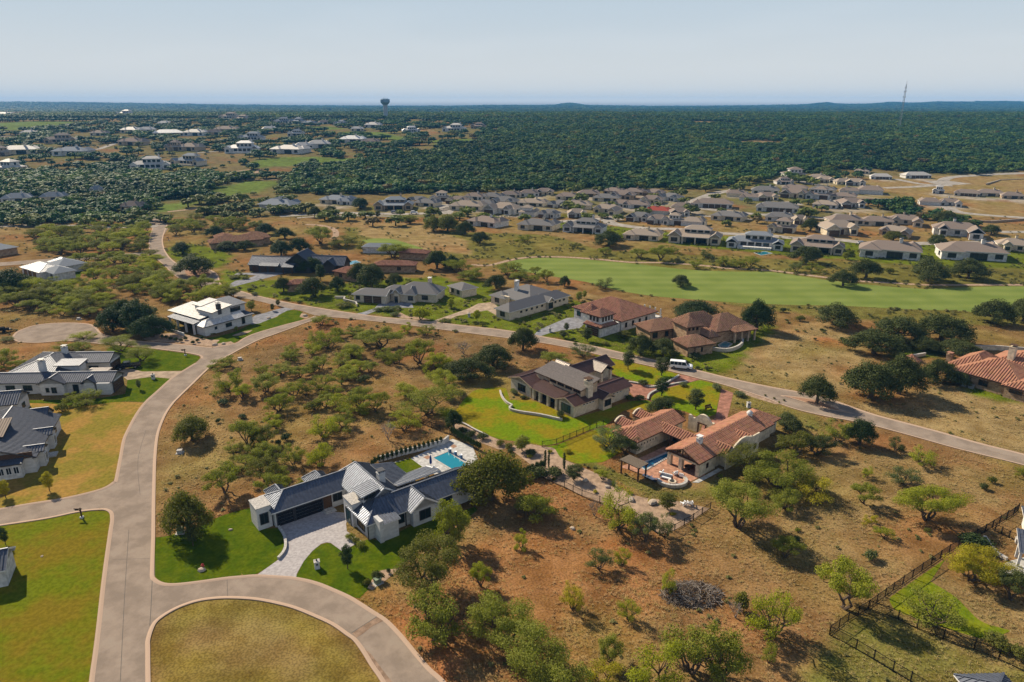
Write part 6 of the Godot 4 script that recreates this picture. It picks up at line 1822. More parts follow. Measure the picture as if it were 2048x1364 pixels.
# a wing with a ridged roof: rectangle of its eaves, eave and ridge heights; ends "hh", "hg", "gh", "gg"; ridge along "a" or "b"
func wing(h: Node3D, a0: float, a1: float, b0: float, b1: float, e: float, r: float, ends: String, axis: String, st: Dictionary, walls := true, hip := -1.0) -> void:
	var P := func(t: float, s: float, y: float) -> Vector3:
		return at3(t, s, y) if axis == "a" else at3(s, t, y)
	var t0 := a0 if axis == "a" else b0
	var t1 := a1 if axis == "a" else b1
	var s0 := b0 if axis == "a" else a0
	var s1 := b1 if axis == "a" else a1
	var half := (s1 - s0) * 0.5
	var m := (s0 + s1) * 0.5
	var run := half if hip < 0 else hip
	var r0 := t0 + (run if ends[0] == "h" else 0.0)
	var r1 := t1 - (run if ends[1] == "h" else 0.0)
	if r1 < r0:
		r0 = (r0 + r1) * 0.5
		r1 = r0
	var A: Vector3 = P.call(t0, s0, e)
	var B: Vector3 = P.call(t1, s0, e)
	var C: Vector3 = P.call(t1, s1, e)
	var D: Vector3 = P.call(t0, s1, e)
	var R0: Vector3 = P.call(r0, m, r)
	var R1: Vector3 = P.call(r1, m, r)
	var faces := []
	var eaves := [[A, B], [C, D]]
	var caps := [[R0, R1]]
	var flip := axis == "b"
	if flip:
		faces.append([B, A, R0, R1])
		faces.append([D, C, R1, R0])
		eaves = [[B, A], [D, C]]
	else:
		faces.append([A, B, R1, R0])
		faces.append([C, D, R0, R1])
	if ends[0] == "h":
		faces.append([D, A, R0] if not flip else [A, D, R0])
		eaves.append([D, A] if not flip else [A, D])
		caps.append([A, R0])
		caps.append([D, R0])
	if ends[1] == "h":
		faces.append([B, C, R1] if not flip else [C, B, R1])
		eaves.append([B, C] if not flip else [C, B])
		caps.append([B, R1])
		caps.append([C, R1])
	for f in faces:
		if (f[1] - f[0]).cross(f[2] - f[0]).y < 0:
			f.reverse()
			f.push_front(f.pop_back())
			f.push_front(f.pop_back())
	var rf := roof(h, faces, eaves, caps, st)
	var o: float = st.over
	if walls:
		var w := MB.new()
		var y1 := e - 0.12
		var q0 := t0 + (o if ends[0] == "h" else o * 0.6)
		var q1 := t1 - (o if ends[1] == "h" else o * 0.6)
		var ring := [P.call(q0, s0 + o, 0.0), P.call(q1, s0 + o, 0.0), P.call(q1, s1 - o, 0.0), P.call(q0, s1 - o, 0.0)]
		if flip:
			ring.reverse()
		for i in 4:
			var p: Vector3 = ring[i]
			var q: Vector3 = ring[(i + 1) % 4]
			w.quad(p, q, q + Vector3(0, y1, 0), p + Vector3(0, y1, 0))
		var pitch := (r - e) / half
		for k in 2:
			if ends[k] == "g":
				var q := q0 if k == 0 else q1
				var g0: Vector3 = P.call(q, s0 + o, y1)
				var g1: Vector3 = P.call(q, s1 - o, y1)
				var g2: Vector3 = P.call(q, m, r - 0.14)
				var e0: Vector3 = P.call(q, s0 + o, e + o * pitch - 0.14)
				var e1: Vector3 = P.call(q, s1 - o, e + o * pitch - 0.14)
				w.poly([g0, g1, e1, g2, e0])
				w.poly([g0, e0, g2, e1, g1])
		part("wall", [w, st.wall], h)
	for k in 2:
		if ends[k] == "g":
			var t := t0 if k == 0 else t1
			for s in [s0, s1]:
				var rake := MB.new()
				var p: Vector3 = P.call(t, s, e - 0.1)
				var q: Vector3 = P.call(t, m, r - 0.1)
				rake.bar(p, q, 0.07, 0.22)
				part("rake_board", [rake, st.trim], rf)

# a single slope: heights at its two long sides
func shed(h: Node3D, a0: float, a1: float, b0: float, b1: float, y0: float, y1: float, axis: String, st: Dictionary, floor_ := -1.0, called := "shed_roof") -> void:
	var A := at3(a0, b0, y0)
	var B := at3(a1, b0, y0 if axis == "b" else y1)
	var C := at3(a1, b1, y1)
	var D := at3(a0, b1, y1 if axis == "b" else y0)
	var f := [A, B, C, D]
	if axis == "a":
		f = [D, A, B, C] if y0 < y1 else [B, C, D, A]
	elif y1 < y0:
		f = [C, D, A, B]
	roof(h, [f], [[A, B], [B, C], [C, D], [D, A]], [], st, called)
	if floor_ >= 0:
		var o: float = st.over
		var w := MB.new()
		var q := [at3(a0 + o, b0 + o, 0), at3(a1 - o, b0 + o, 0), at3(a1 - o, b1 - o, 0), at3(a0 + o, b1 - o, 0)]
		var ys := [A.y, B.y, C.y, D.y]
		for i in 4:
			var j := (i + 1) % 4
			w.quad(q[i] + Vector3(0, floor_, 0), q[j] + Vector3(0, floor_, 0), q[j] + Vector3(0, ys[j] - 0.14, 0), q[i] + Vector3(0, ys[i] - 0.14, 0))
		part("wall", [w, st.wall], h)

func block(h: Node3D, called: String, a0: float, a1: float, b0: float, b1: float, y0: float, y1: float, m: String) -> MeshInstance3D:
	var b := MB.new()
	b.box(at3((a0 + a1) / 2, (b0 + b1) / 2, (y0 + y1) / 2), Vector3(absf(a1 - a0), y1 - y0, absf(b1 - b0)))
	return part(called, [b, m], h)

# an opening on a wall plane; side f (towards -b), k (back), l (-a), r (+a)
func opening(h: Node3D, called: String, side: String, at: float, plane: float, y0: float, w: float, hg: float, frame: String, pane: String, bars := 1) -> void:
	var c: Vector3
	var x := Vector3(1, 0, 0)
	var nn: Vector3
	match side:
		"f":
			c = at3(at, plane, y0 + hg / 2); nn = Vector3(0, 0, 1)
		"k":
			c = at3(at, plane, y0 + hg / 2); nn = Vector3(0, 0, -1)
		"l":
			c = at3(plane, at, y0 + hg / 2); nn = Vector3(-1, 0, 0); x = Vector3(0, 0, 1)
		_:
			c = at3(plane, at, y0 + hg / 2); nn = Vector3(1, 0, 0); x = Vector3(0, 0, 1)
	var bs := Basis(x, Vector3.UP, x.cross(Vector3.UP))
	var f := MB.new()
	var t := 0.1
	for s in [-1, 1]:
		f.box(c + x * s * (w / 2) + nn * 0.04, Vector3(t, hg + t, 0.14), Color.WHITE, bs)
		f.box(c + Vector3.UP * s * (hg / 2) + nn * 0.04, Vector3(w - t, t, 0.14), Color.WHITE, bs)
	for i in bars:
		f.box(c + x * w * ((i + 1.0) / (bars + 1.0) - 0.5) + nn * 0.035, Vector3(0.06, hg - t, 0.1), Color.WHITE, bs)
	var o := part(called, [f, frame], h)
	var g := MB.new()
	g.box(c + nn * 0.015, Vector3(w - 0.02, hg - 0.02, 0.05), Color.WHITE, bs)
	part("pane" if called == "window" else "leaf", [g, pane], o)

func win(h: Node3D, side: String, at: float, plane: float, y0: float, w: float, hg: float, frame := "dark_trim", bars := 1) -> void:
	opening(h, "window", side, at, plane, y0, w, hg, frame, "glass", bars)

func garage(h: Node3D, side: String, at: float, plane: float, w: float, m := "wood", hg := 2.4) -> void:
	var x := Vector3(1, 0, 0) if side in ["f", "k"] else Vector3(0, 0, 1)
	var nn := {"f": Vector3(0, 0, 1), "k": Vector3(0, 0, -1), "l": Vector3(-1, 0, 0), "r": Vector3(1, 0, 0)}[side] as Vector3
	var c := at3(at, plane, 0) if side in ["f", "k"] else at3(plane, at, 0)
	var bs := Basis(x, Vector3.UP, x.cross(Vector3.UP))
	var f := MB.new()
	for s in [-1, 1]:
		f.box(c + x * s * (w / 2 + 0.08) + Vector3(0, hg / 2, 0) + nn * 0.05, Vector3(0.16, hg, 0.16), Color.WHITE, bs)
	f.box(c + Vector3(0, hg + 0.08, 0) + nn * 0.05, Vector3(w + 0.32, 0.16, 0.16), Color.WHITE, bs)
	var o := part("garage_door", [f, "dark_trim"], h)
	for i in 4:
		var p := MB.new()
		p.box(c + Vector3(0, hg * (i + 0.5) / 4, 0) + nn * 0.02, Vector3(w, hg / 4 - 0.05, 0.06), Color.WHITE, bs)
		part("panel", [p, m], o)

func chimney(h: Node3D, a: float, b: float, y0: float, y1: float, w: float, m: String, cap := "dark_trim") -> void:
	var s := MB.new()
	s.box(at3(a, b, (y0 + y1) / 2), Vector3(w, y1 - y0, w))
	s.box(at3(a, b, y1 - 0.15), Vector3(w + 0.16, 0.12, w + 0.16))
	var o := part("chimney", [s, m], h)
	var c := MB.new()
	for i in [-1, 1]:
		for j in [-1, 1]:
			c.box(at3(a + i * w * 0.36, b + j * w * 0.36, y1 + 0.2), Vector3(0.08, 0.4, 0.08))
	c.box(at3(a, b, y1 + 0.42), Vector3(w + 0.2, 0.07, w + 0.2))
	part("chimney_cap", [c, cap], o)

func post(h: Node3D, called: String, a: float, b: float, y0: float, y1: float, w: float, m: String) -> void:
	block(h, called, a - w / 2, a + w / 2, b - w / 2, b + w / 2, y0, y1, m)

func style(roof_: String, wall: String, trim: String, kind := "plain", step := 0.45, over := 0.6) -> Dictionary:
	return {"roof": roof_, "wall": wall, "trim": trim, "style": kind, "step": step, "over": over}

func near_houses() -> void:
	var h: Node3D
	var s: Dictionary
	# the black roofed house with the stamped drive
	h = thing("modern_house", -38.9, -98.3, 37.4, "white stone house with black standing seam roof and stamped concrete drive", "house")
	s = style("black_metal", "stone_white", "white_trim", "seam", 0.5, 0.6)
	wing(h, 0.0, 16.5, 0.0, 6.4, 3.1, 4.9, "hg", "a", s)
	wing(h, 1.4, 4.6, 4.2, 8.0, 3.1, 4.5, "gh", "b", s, true, 1.6)
	wing(h, 8.2, 12.2, 4.2, 8.2, 3.1, 4.6, "gh", "b", s, true, 1.6)
	wing(h, 12.5, 19.9, -8.2, 5.0, 3.55, 6.0, "gh", "b", s, true, 2.2)
	shed(h, 19.4, 23.8, -5.0, 3.6, 4.1, 3.15, "a", s, 0.0, "patio_roof")
	shed(h, 19.4, 28.0, -6.6, -1.6, 4.5, 3.1, "b", s, -1.0, "patio_roof")
	for a in [22.5, 27.6]:
		post(h, "patio_column", a, -2.0, 0.0, 3.1, 0.5, "stone_white")
	wing(h, 10.6, 32.0, -12.5, -5.2, 3.1, 5.0, "hg", "a", s)
	wing(h, 18.0, 23.4, -13.5, -8.6, 3.1, 5.05, "gg", "b", s)
	shed(h, 11.9, 15.4, -8.3, -4.7, 5.75, 6.35, "a", s, 3.6, "clerestory_roof")
	win(h, "l", -6.5, 12.47, 4.75, 2.2, 0.7, "dark_trim", 2)
	win(h, "f", 13.7, -7.72, 4.7, 2.0, 0.8, "dark_trim", 2)
	block(h, "entry_tower", 10.7, 12.6, -7.3, -3.9, 0.0, 4.3, "stone_white")
	block(h, "tower_cap", 10.6, 12.7, -7.4, -3.8, 4.3, 4.42, "concrete")
	opening(h, "front_door", "l", -5.6, 10.68, 0.1, 1.7, 2.7, "dark_trim", "teal_glass", 1)
	block(h, "pier", -2.0, 0.35, 1.3, 4.7, 0.0, 4.0, "stone_white")
	block(h, "pier_cap", -2.1, 0.45, 1.2, 4.8, 4.0, 4.1, "concrete")
	win(h, "f", -0.9, 1.28, 1.0, 1.3, 1.9)
	garage(h, "f", 2.3, 0.58, 2.6, "black_paint")
	garage(h, "f", 6.3, 0.58, 4.9, "black_paint")
	opening(h, "side_door", "f", 9.6, 0.58, 0.3, 1.5, 2.3, "wood", "wood", 0)
	block(h, "door_step", 8.6, 10.6, -0.9, 0.5, 0.0, 0.16, "concrete")
	block(h, "door_step", 8.8, 10.4, -0.5, 0.5, 0.16, 0.32, "concrete")
	win(h, "f", 11.5, 0.58, 1.1, 1.6, 1.4)
	win(h, "l", -9.2, 11.18, 0.8, 2.6, 1.8, "dark_trim", 2)
	block(h, "stone_bay", 12.6, 15.6, -13.7, -11.6, 0.0, 3.2, "stone_white")
	block(h, "bay_pier", 12.2, 12.9, -13.9, -11.8, 0.0, 3.9, "stone_white")
	shed(h, 12.9, 15.9, -14.0, -11.0, 3.3, 3.7, "b", s, -1.0, "bay_roof")
	win(h, "f", 16.7, -11.92, 0.9, 1.7, 1.5)
	win(h, "f", 20.8, -13.18, 0.9, 2.0, 1.7)
	win(h, "f", 26.0, -11.92, 0.9, 1.7, 1.5)
	win(h, "r", -9.0, 31.66, 0.9, 1.8, 1.6)
	block(h, "downspout", 17.75, 17.9, -12.1, -11.95, 0.0, 3.0, "dark_trim")
	block(h, "downspout", 10.95, 11.1, -12.15, -12.0, 0.0, 3.0, "dark_trim")
	block(h, "downspout", 3.9, 4.05, 0.4, 0.55, 0.0, 3.0, "dark_trim")
	chimney(h, 17.4, -4.6, 3.6, 6.9, 1.1, "stone_white")

	# the clay tiled courtyard house
	h = thing("courtyard_house", 31.9, -117.6, 40.8, "cream stucco courtyard house with orange clay tile roofs and lap pool", "house")
	s = style("clay_tile", "stucco_cream", "wood", "tile", 0.56, 0.55)
	wing(h, 0.0, 26.5, -3.9, 3.9, 3.1, 4.75, "gg", "a", s, false)
	var w := MB.new()
	# rooms behind the open patio
	w.box(at3(15.9, 0.0, 1.5), Vector3(20.4, 3.0, 6.6))
	part("wall", [w, "stucco_cream"], h)
	wing(h, 20.5, 30.0, -3.3, 3.3, 3.0, 4.4, "gh", "a", s)
	# patio arches: piers and the beams over them
	for q in [[0.9, -3.2], [0.9, 3.2], [0.9, 0.6], [5.4, 3.2]]:
		post(h, "patio_pier", q[0], q[1], 0.0, 2.7, 0.75, "stucco_cream")
	block(h, "patio_beam", 0.5, 1.3, -3.55, 3.55, 2.35, 3.0, "stucco_cream")
	block(h, "patio_beam", 0.5, 6.0, 2.85, 3.55, 2.35, 3.0, "stucco_cream")
	block(h, "patio_wall", 0.5, 6.0, -3.55, -3.0, 0.0, 3.0, "stucco_cream")
	for i in 5:
		block(h, "gable_brace", 0.15, 0.35, -2.6 + i * 1.3 - 0.1, -2.6 + i * 1.3 + 0.1, 3.0, 3.4 + (2 - absi(i - 2)) * 0.5, "wood")
	block(h, "gable_tie", 0.1, 0.4, -3.5, 3.5, 2.95, 3.15, "wood")
	for i in 3:
		block(h, "dark_opening", 5.65, 5.78, -2.6 + i * 1.9, -1.3 + i * 1.9, 0.1, 2.3, "glass")
	wing(h, -1.6, 14.2, 9.3, 15.8, 3.0, 4.4, "hg", "a", s)
	wing(h, 1.8, 5.0, 13.0, 18.2, 3.0, 4.0, "gg", "b", s)
	wing(h, 7.6, 10.8, 13.0, 18.2, 3.0, 4.0, "gg", "b", s)
	for a in [3.4, 9.2]:
		curved_parapet(h, a, 18.1, 3.3, 3.0, 4.1)
	wing(h, 6.2, 10.2, 2.6, 11.0, 2.8, 3.9, "gg", "b", s, false)
	for q in [3.6, 5.6, 7.6]:
		post(h, "gallery_post", 6.8, q, 0.0, 2.8, 0.35, "wood")
	block(h, "gallery_wall", 9.2, 9.5, 3.3, 10.0, 0.0, 2.8, "stucco_cream")
	for i in 2:
		opening(h, "glass_door", "l", 4.8 + i * 3.0, 9.18, 0.05, 1.9, 2.3, "wood", "glass", 1)
	for i in 6:
		win(h, "f", 0.4 + i * 0.9, 9.88, 1.5, 0.45, 0.55, "stucco_cream", 0)
	opening(h, "side_door", "f", 11.6, 9.88, 0.05, 1.0, 2.1, "wood", "wood", 0)
	# gate wall with a curved top
	curved_gate(h, 16.6, 4.0, 10.2)
	# stepped parapet wall on the far side
	var pw := MB.new()
	var steps := [[7.0, 3.2], [8.2, 3.4], [9.4, 4.0], [10.2, 4.5], [11.6, 5.0], [13.4, 5.0], [14.8, 4.5], [16.0, 4.2], [18.4, 4.2]]
	for i in steps.size() - 1:
		var p: Array = steps[i]
		var q: Array = steps[i + 1]
		for z in [-5.2, -4.9]:
			var u := [at3(p[0], z, 0), at3(q[0], z, 0), at3(q[0], z, q[1]), at3(p[0], z, p[1])]
			if z > -5.0:
				u.reverse()
			pw.poly(u)
		pw.quad(at3(p[0], -5.2, p[1]), at3(q[0], -5.2, q[1]), at3(q[0], -4.9, q[1]), at3(p[0], -4.9, p[1]))
	pw.box(at3(7.0, -5.05, 1.6), Vector3(0.05, 3.2, 0.3))
	pw.box(at3(18.4, -5.05, 2.1), Vector3(0.05, 4.2, 0.3))
	part("parapet_wall", [pw, "stucco_cream"], h)
	wing(h, 7.2, 10.4, -4.9, 0.0, 3.0, 4.2, "gg", "b", s)
	wing(h, 13.6, 18.2, -4.9, 0.0, 3.0, 4.3, "gg", "b", s)
	for i in 4:
		win(h, "f", 8.2 + i * 2.9, -5.22, 1.2, 0.55, 1.1, "wood", 0)
	for i in 3:
		win(h, "f", 22.0 + i * 1.7, -2.77, 1.0, 0.8, 1.3, "wood", 0)
	win(h, "f", 3.2, -3.57, 1.2, 0.5, 0.9, "wood", 0)
	chimney(h, 4.8, -0.4, 3.6, 5.7, 0.9, "stucco_white", "white_trim")
	var cu := MB.new()
	cu.lathe([Vector2(0.55, 4.4), Vector2(0.55, 5.2), Vector2(0.7, 5.25), Vector2(0.66, 5.36), Vector2(0.45, 5.65), Vector2(0.15, 5.85), Vector2(0.0, 5.9)], 10, at3(23.0, 0.0, 0))
	part("cupola", [cu, "stucco_white"], h)

	# the brown metal roofed house
	h = thing("ranch_house", 14.2, -142.0, 39.7, "cream stone house with purplish brown metal roofs and long clerestory", "house")
	s = style("brown_metal", "stone_cream", "stucco_tan", "seam", 0.42, 0.7)
	var t := style("tan_metal", "stucco_tan", "wood", "seam", 0.42, 0.5)
	wing(h, -1.2, 9.0, 13.6, 22.4, 3.0, 4.4, "gg", "a", s)
	wing(h, -1.2, 18.0, -0.7, 5.4, 3.0, 4.2, "gg", "a", s)
	shed(h, -1.2, 6.0, 4.6, 14.2, 2.9, 4.6, "a", s, -1.0, "porch_roof")
	block(h, "wall", 1.8, 8.0, 4.6, 14.0, 0.0, 2.9, "stucco_tan")
	for q in [5.6, 8.4, 11.2, 13.4]:
		post(h, "porch_column", -0.6, q, 0.0, 2.9, 0.65, "stone_cream")
	for i in 3:
		opening(h, "glass_door", "l", 6.6 + i * 2.7, 1.78, 0.05, 2.2, 2.3, "dark_trim", "glass", 1)
	shed(h, 2.0, 8.2, 0.6, 12.0, 5.5, 6.9, "a", t, 3.0, "clerestory_roof")
	shed(h, 2.6, 8.6, 12.0, 17.2, 5.1, 6.4, "a", t, 3.0, "clerestory_roof")
	for i in 4:
		win(h, "l", 2.4 + i * 2.6, 2.47, 4.5, 2.0, 0.7, "wood", 2)
	wing(h, 9.5, 25.0, 11.2, 17.6, 3.2, 5.0, "gg", "a", s)
	wing(h, 17.6, 22.0, 9.0, 14.0, 3.4, 4.9, "gg", "b", t, false)
	wing(h, 10.0, 14.5, 14.5, 19.5, 3.6, 5.3, "gg", "b", t)
	for q in [18.2, 21.4]:
		post(h, "porch_column", q, 9.6, 0.0, 3.3, 0.6, "stone_cream")
	garage(h, "f", 12.8, 11.88, 4.6, "wood")
	wing(h, 6.4, 10.6, -2.0, 3.0, 2.9, 4.0, "gg", "b", s)
	win(h, "f", 8.5, -1.6, 0.9, 2.0, 1.5)
	for i in 4:
		win(h, "f", 2.4 + i * 1.0, 0.02, 2.1, 0.7, 0.5, "white_trim", 0)
	for i in 3:
		win(h, "f", 12.2 + i * 1.2, 0.02, 2.1, 0.7, 0.5, "white_trim", 0)
	opening(h, "window", "l", 2.4, -0.8, 0.6, 2.8, 1.9, "dark_trim", "teal_glass", 2)
	win(h, "l", 17.6, -0.8, 0.7, 2.6, 1.7, "dark_trim", 2)
	chimney(h, 4.6, 0.9, 0.0, 7.4, 1.5, "stone_cream", "wood")

	# grey metal roofed house left of the bend
	h = thing("grey_ranch_house", -121.4, -153.9, 2.6, "long white stone house with grey standing seam roofs beside the bending road", "house")
	s = style("grey_metal", "stone_white", "dark_trim", "seam", 0.5, 0.55)
	wing(h, -14.0, 25.9, 0.3, 6.2, 3.0, 4.6, "gg", "a", s)
	wing(h, 8.6, 15.2, -0.6, 4.0, 3.0, 4.5, "gg", "b", s)
	wing(h, 18.6, 22.2, -0.2, 4.0, 2.9, 4.1, "gg", "b", s)
	block(h, "stone_bay", 22.4, 25.4, -0.4, 2.0, 0.0, 2.9, "stone_white")
	wing(h, -2.0, 13.0, 4.0, 21.0, 3.6, 6.0, "hh", "b", s)
	wing(h, 9.0, 18.8, 13.4, 20.0, 3.2, 4.9, "gg", "a", s)
	shed(h, 9.2, 15.6, 6.2, 10.2, 5.1, 5.5, "b", s, 3.2, "clerestory_roof")
	shed(h, 16.4, 21.6, 6.0, 9.4, 3.4, 3.3, "b", t, -1.0, "entry_roof")
	block(h, "entry_wall", 16.8, 20.6, 6.0, 9.0, 0.0, 3.2, "stucco_cream")
	for q in [-11.0, 1.6, 5.6]:
		win(h, "f", q, 0.83, 0.9, 2.0, 1.3, "dark_trim", 1)
	win(h, "f", 10.8, -0.28, 0.8, 0.7, 1.1, "dark_trim", 0)
	win(h, "f", 12.3, -0.28, 0.6, 1.1, 1.4, "dark_trim", 1)
	opening(h, "side_door", "f", 16.8, 0.83, 0.0, 1.2, 2.2, "dark_trim", "glass", 0)
	garage(h, "r", 3.2, 25.58, 4.6, "wood")
	garage(h, "r", 16.7, 18.48, 4.6, "wood")
	win(h, "f", 14.4, 13.93, 1.2, 2.4, 0.9, "dark_trim", 1)
	chimney(h, 7.4, 5.0, 3.6, 6.9, 1.2, "stone_white")
	chimney(h, 7.4, 15.0, 3.6, 7.0, 1.1, "stone_white")
	block(h, "air_conditioner", -2.2, -0.9, -1.2, -0.2, 0.0, 0.9, "concrete")

	# house at the lower left, by the side street
	h = thing("stone_cottage", -95.2, -114.5, 20.0, "white stone house with steep slate grey roof and sunlit dormer by side street", "house")
	s = style("grey_metal", "stone_white", "dark_trim", "seam", 0.5, 0.5)
	wing(h, -10.0, 6.6, 0.6, 21.0, 3.2, 6.4, "gg", "b", s)
	block(h, "front_bay", 0.2, 4.2, -0.6, 1.4, 0.0, 3.0, "stucco_white")
	shed(h, -0.3, 4.6, -1.1, 1.6, 3.1, 3.6, "b", s, -1.0, "bay_roof")
	for i in 3:
		win(h, "f", 1.0 + i * 1.2, -0.62, 1.0, 0.85, 1.4, "white_trim", 1)
	block(h, "gable_siding", -2.0, 6.0, 0.75, 0.9, 3.2, 4.4, "wood")
	wing(h, 3.6, 7.4, 2.6, 5.6, 3.4, 4.2, "gg", "a", s)
	wing(h, 3.6, 7.2, 10.2, 13.4, 3.4, 4.3, "gg", "a", s)
	win(h, "r", 4.1, 7.2, 0.8, 1.3, 1.7, "white_trim", 1)
	win(h, "r", 11.8, 7.0, 0.8, 1.3, 1.7, "white_trim", 1)
	win(h, "r", 16.5, 6.12, 0.9, 1.5, 1.4, "white_trim", 1)
	shed(h, -9.5, 0.6, 5.4, 12.4, 6.2, 7.2, "b", style("tan_shingle", "dark_trim", "dark_trim", "seam", 0.45, 0.4), 4.2, "clerestory_roof")
	wing(h, -8.0, 4.6, 18.0, 24.0, 3.2, 5.2, "hg", "a", s)
	block(h, "side_step", 6.2, 8.0, 6.6, 8.6, 0.0, 0.3, "concrete")

	h = thing("slate_annex", -114.6, -142.2, 14.0, "slate roofed outbuilding at left edge behind the steep roofed house", "outbuilding")
	wing(h, -9.0, 5.2, -1.8, 5.2, 3.2, 5.2, "gg", "a", s)
	win(h, "r", 1.6, 4.9, 1.0, 1.4, 1.2, "dark_trim", 1)

	h = thing("edge_house", -72.2, -84.0, 23.0, "sliver of a house with blue seamed roof at the lower left edge", "house")
	wing(h, -16.0, 0.0, 0.0, 6.2, 3.0, 4.7, "gg", "a", style("grey_metal", "stucco_white", "white_trim", "seam", 0.45, 0.6))

	# the modern house with sun-white roof
	h = thing("flat_roof_house", -92.2, -199.5, 55.3, "modern white stone house with shining pale metal roofs in front of dark oaks", "house")
	var sv := style("silver_metal", "stone_white", "dark_trim", "seam", 0.6, 0.5)
	s = style("grey_metal", "stone_white", "dark_trim", "seam", 0.6, 0.5)
	shed(h, 0.8, 9.5, 3.0, 20.4, 4.4, 5.4, "a", sv, -1.0, "main_roof")
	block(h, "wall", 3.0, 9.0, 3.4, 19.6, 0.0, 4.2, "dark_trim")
	shed(h, -1.6, 3.4, 2.8, 16.8, 3.5, 4.5, "a", s, -1.0, "porch_roof")
	for q in [3.4, 7.6, 12.0, 16.2]:
		post(h, "porch_column", -1.1, q, 0.0, 3.5, 0.5, "stone_white")
	for i in 4:
		opening(h, "glass_door", "l", 5.0 + i * 3.2, 2.95, 0.05, 2.8, 2.6, "dark_trim", "glass", 1)
	shed(h, 3.4, 10.5, 0.4, 9.0, 6.2, 7.2, "a", sv, 3.6, "upper_roof")
	shed(h, 5.0, 11.0, 8.4, 13.0, 6.6, 7.4, "a", sv, 3.6, "upper_roof")
	wing(h, -0.8, 13.8, -1.4, 4.2, 3.0, 4.3, "hg", "a", style("silver_metal", "stone_white", "dark_trim", "seam", 0.6, 0.6))
	shed(h, 9.0, 17.6, 3.2, 12.6, 5.8, 6.6, "b", s, 0.0, "garage_roof")
	block(h, "stone_bay", 12.2, 16.2, -0.9, 3.4, 0.0, 3.0, "stone_white")
	shed(h, 11.8, 16.8, -1.4, 3.6, 3.1, 3.4, "b", s, -1.0, "bay_roof")
	garage(h, "r", 1.2, 16.22, 3.4, "wood")
	garage(h, "r", 7.6, 17.12, 5.0, "wood")
	win(h, "f", 7.8, -0.82, 1.0, 2.0, 1.2)
	win(h, "f", 12.9, -0.92, 0.7, 1.0, 1.9, "dark_trim", 0)
	win(h, "f", 3.4, -0.82, 1.3, 0.7, 0.8, "dark_trim", 0)
	win(h, "f", 13.5, 3.68, 3.9, 3.6, 1.2, "dark_trim", 3)
	chimney(h, 6.4, 1.2, 5.0, 8.2, 1.1, "dark_trim")
	block(h, "terrace_wall", -3.8, -3.4, 5.0, 21.0, 0.0, 0.9, "stone_white")

	# long grey hip house north of the road
	s = style("grey_shingle", "stone_cream", "white_trim", "plain", 0.5, 0.6)
	h = thing("hip_house", -56.3, -238.1, -13.3, "long cream stone house with grey hip roofs and two car garage beside the road", "house")
	wing(h, 0.4, 13.5, -1.2, 6.6, 3.0, 4.6, "hg", "a", s)
	wing(h, 9.0, 20.0, 2.6, 11.2, 3.1, 5.2, "hg", "a", s)
	wing(h, 14.0, 30.0, 4.2, 15.2, 3.1, 6.0, "hh", "a", s)
	wing(h, 18.6, 23.0, 2.2, 8.0, 3.1, 5.0, "hg", "b", s)
	wing(h, 14.4, 17.4, 1.4, 7.4, 3.6, 5.0, "gg", "b", s)
	garage(h, "f", 6.4, -0.62, 2.7, "wood")
	garage(h, "f", 9.8, -0.62, 2.7, "wood")
	win(h, "f", 2.6, -0.62, 1.0, 1.5, 1.4, "dark_trim", 1)
	win(h, "f", 20.8, 2.78, 0.9, 1.8, 1.5, "dark_trim", 1)
	win(h, "f", 25.4, 4.78, 0.9, 2.2, 1.5, "dark_trim", 2)
	win(h, "f", 12.6, 3.18, 0.9, 1.4, 1.5, "dark_trim", 1)
	opening(h, "front_door", "f", 15.9, 1.76, 0.0, 1.2, 2.3, "wood", "glass", 0)
	chimney(h, 25.0, 11.5, 3.6, 6.9, 1.2, "stone_cream", "white_trim")

	h = thing("casita", -23.4, -250.2, -51.7, "small square cream outbuilding with grey pyramid roof on the lawn", "outbuilding")
	wing(h, 0.6, 10.0, -1.0, 6.6, 3.0, 4.5, "hh", "a", s)
	win(h, "f", 3.4, -0.42, 0.9, 1.6, 1.4, "dark_trim", 1)
	win(h, "f", 7.0, -0.42, 0.9, 1.6, 1.4, "dark_trim", 1)

	h = thing("gravel_court_house", -1.2, -217.8, 45.0, "grey roofed cream stone house behind a fan of beige gravel drive", "house")
	wing(h, -2.6, 27.6, -3.0, 4.2, 3.0, 5.0, "hh", "a", s)
	wing(h, 9.4, 26.4, -1.0, 17.4, 3.1, 6.6, "hh", "b", s)
	wing(h, 7.8, 12.6, 9.6, 17.6, 3.0, 4.8, "hh", "a", s)
	wing(h, 15.0, 18.4, -3.9, 2.0, 3.1, 4.6, "gg", "b", s)
	block(h, "entry_arch", 8.6, 9.6, 8.8, 12.6, 0.0, 3.7, "stone_cream")
	for i in 5:
		win(h, "f", 3.5 + i * 2.5, -2.42, 1.6, 0.8, 0.6, "dark_trim", 0)
	win(h, "f", 16.6, -3.56, 0.6, 2.0, 2.0, "dark_trim", 1)
	for i in 3:
		win(h, "f", 20.2 + i * 2.2, -2.42, 1.6, 0.8, 0.6, "dark_trim", 0)
	win(h, "l", 0.6, -2.02, 0.9, 2.0, 1.5, "dark_trim", 1)
	win(h, "l", 14.0, 8.38, 0.9, 2.0, 1.5, "dark_trim", 1)
	garage(h, "k", 3.0, 3.62, 4.8, "wood")
	chimney(h, 14.0, 10.0, 4.0, 8.0, 1.2, "stucco_white", "white_trim")

	# white stucco house with rust coloured tiles
	s = style("rust_tile", "stucco_white", "wood", "tile", 0.6, 0.6)
	h = thing("white_villa", 26.2, -199.0, 40.6, "white stucco two storey villa with rust tile hip roofs and slate drive", "house")
	wing(h, 7.6, 25.2, -1.9, 19.4, 3.4, 7.2, "hh", "b", s)
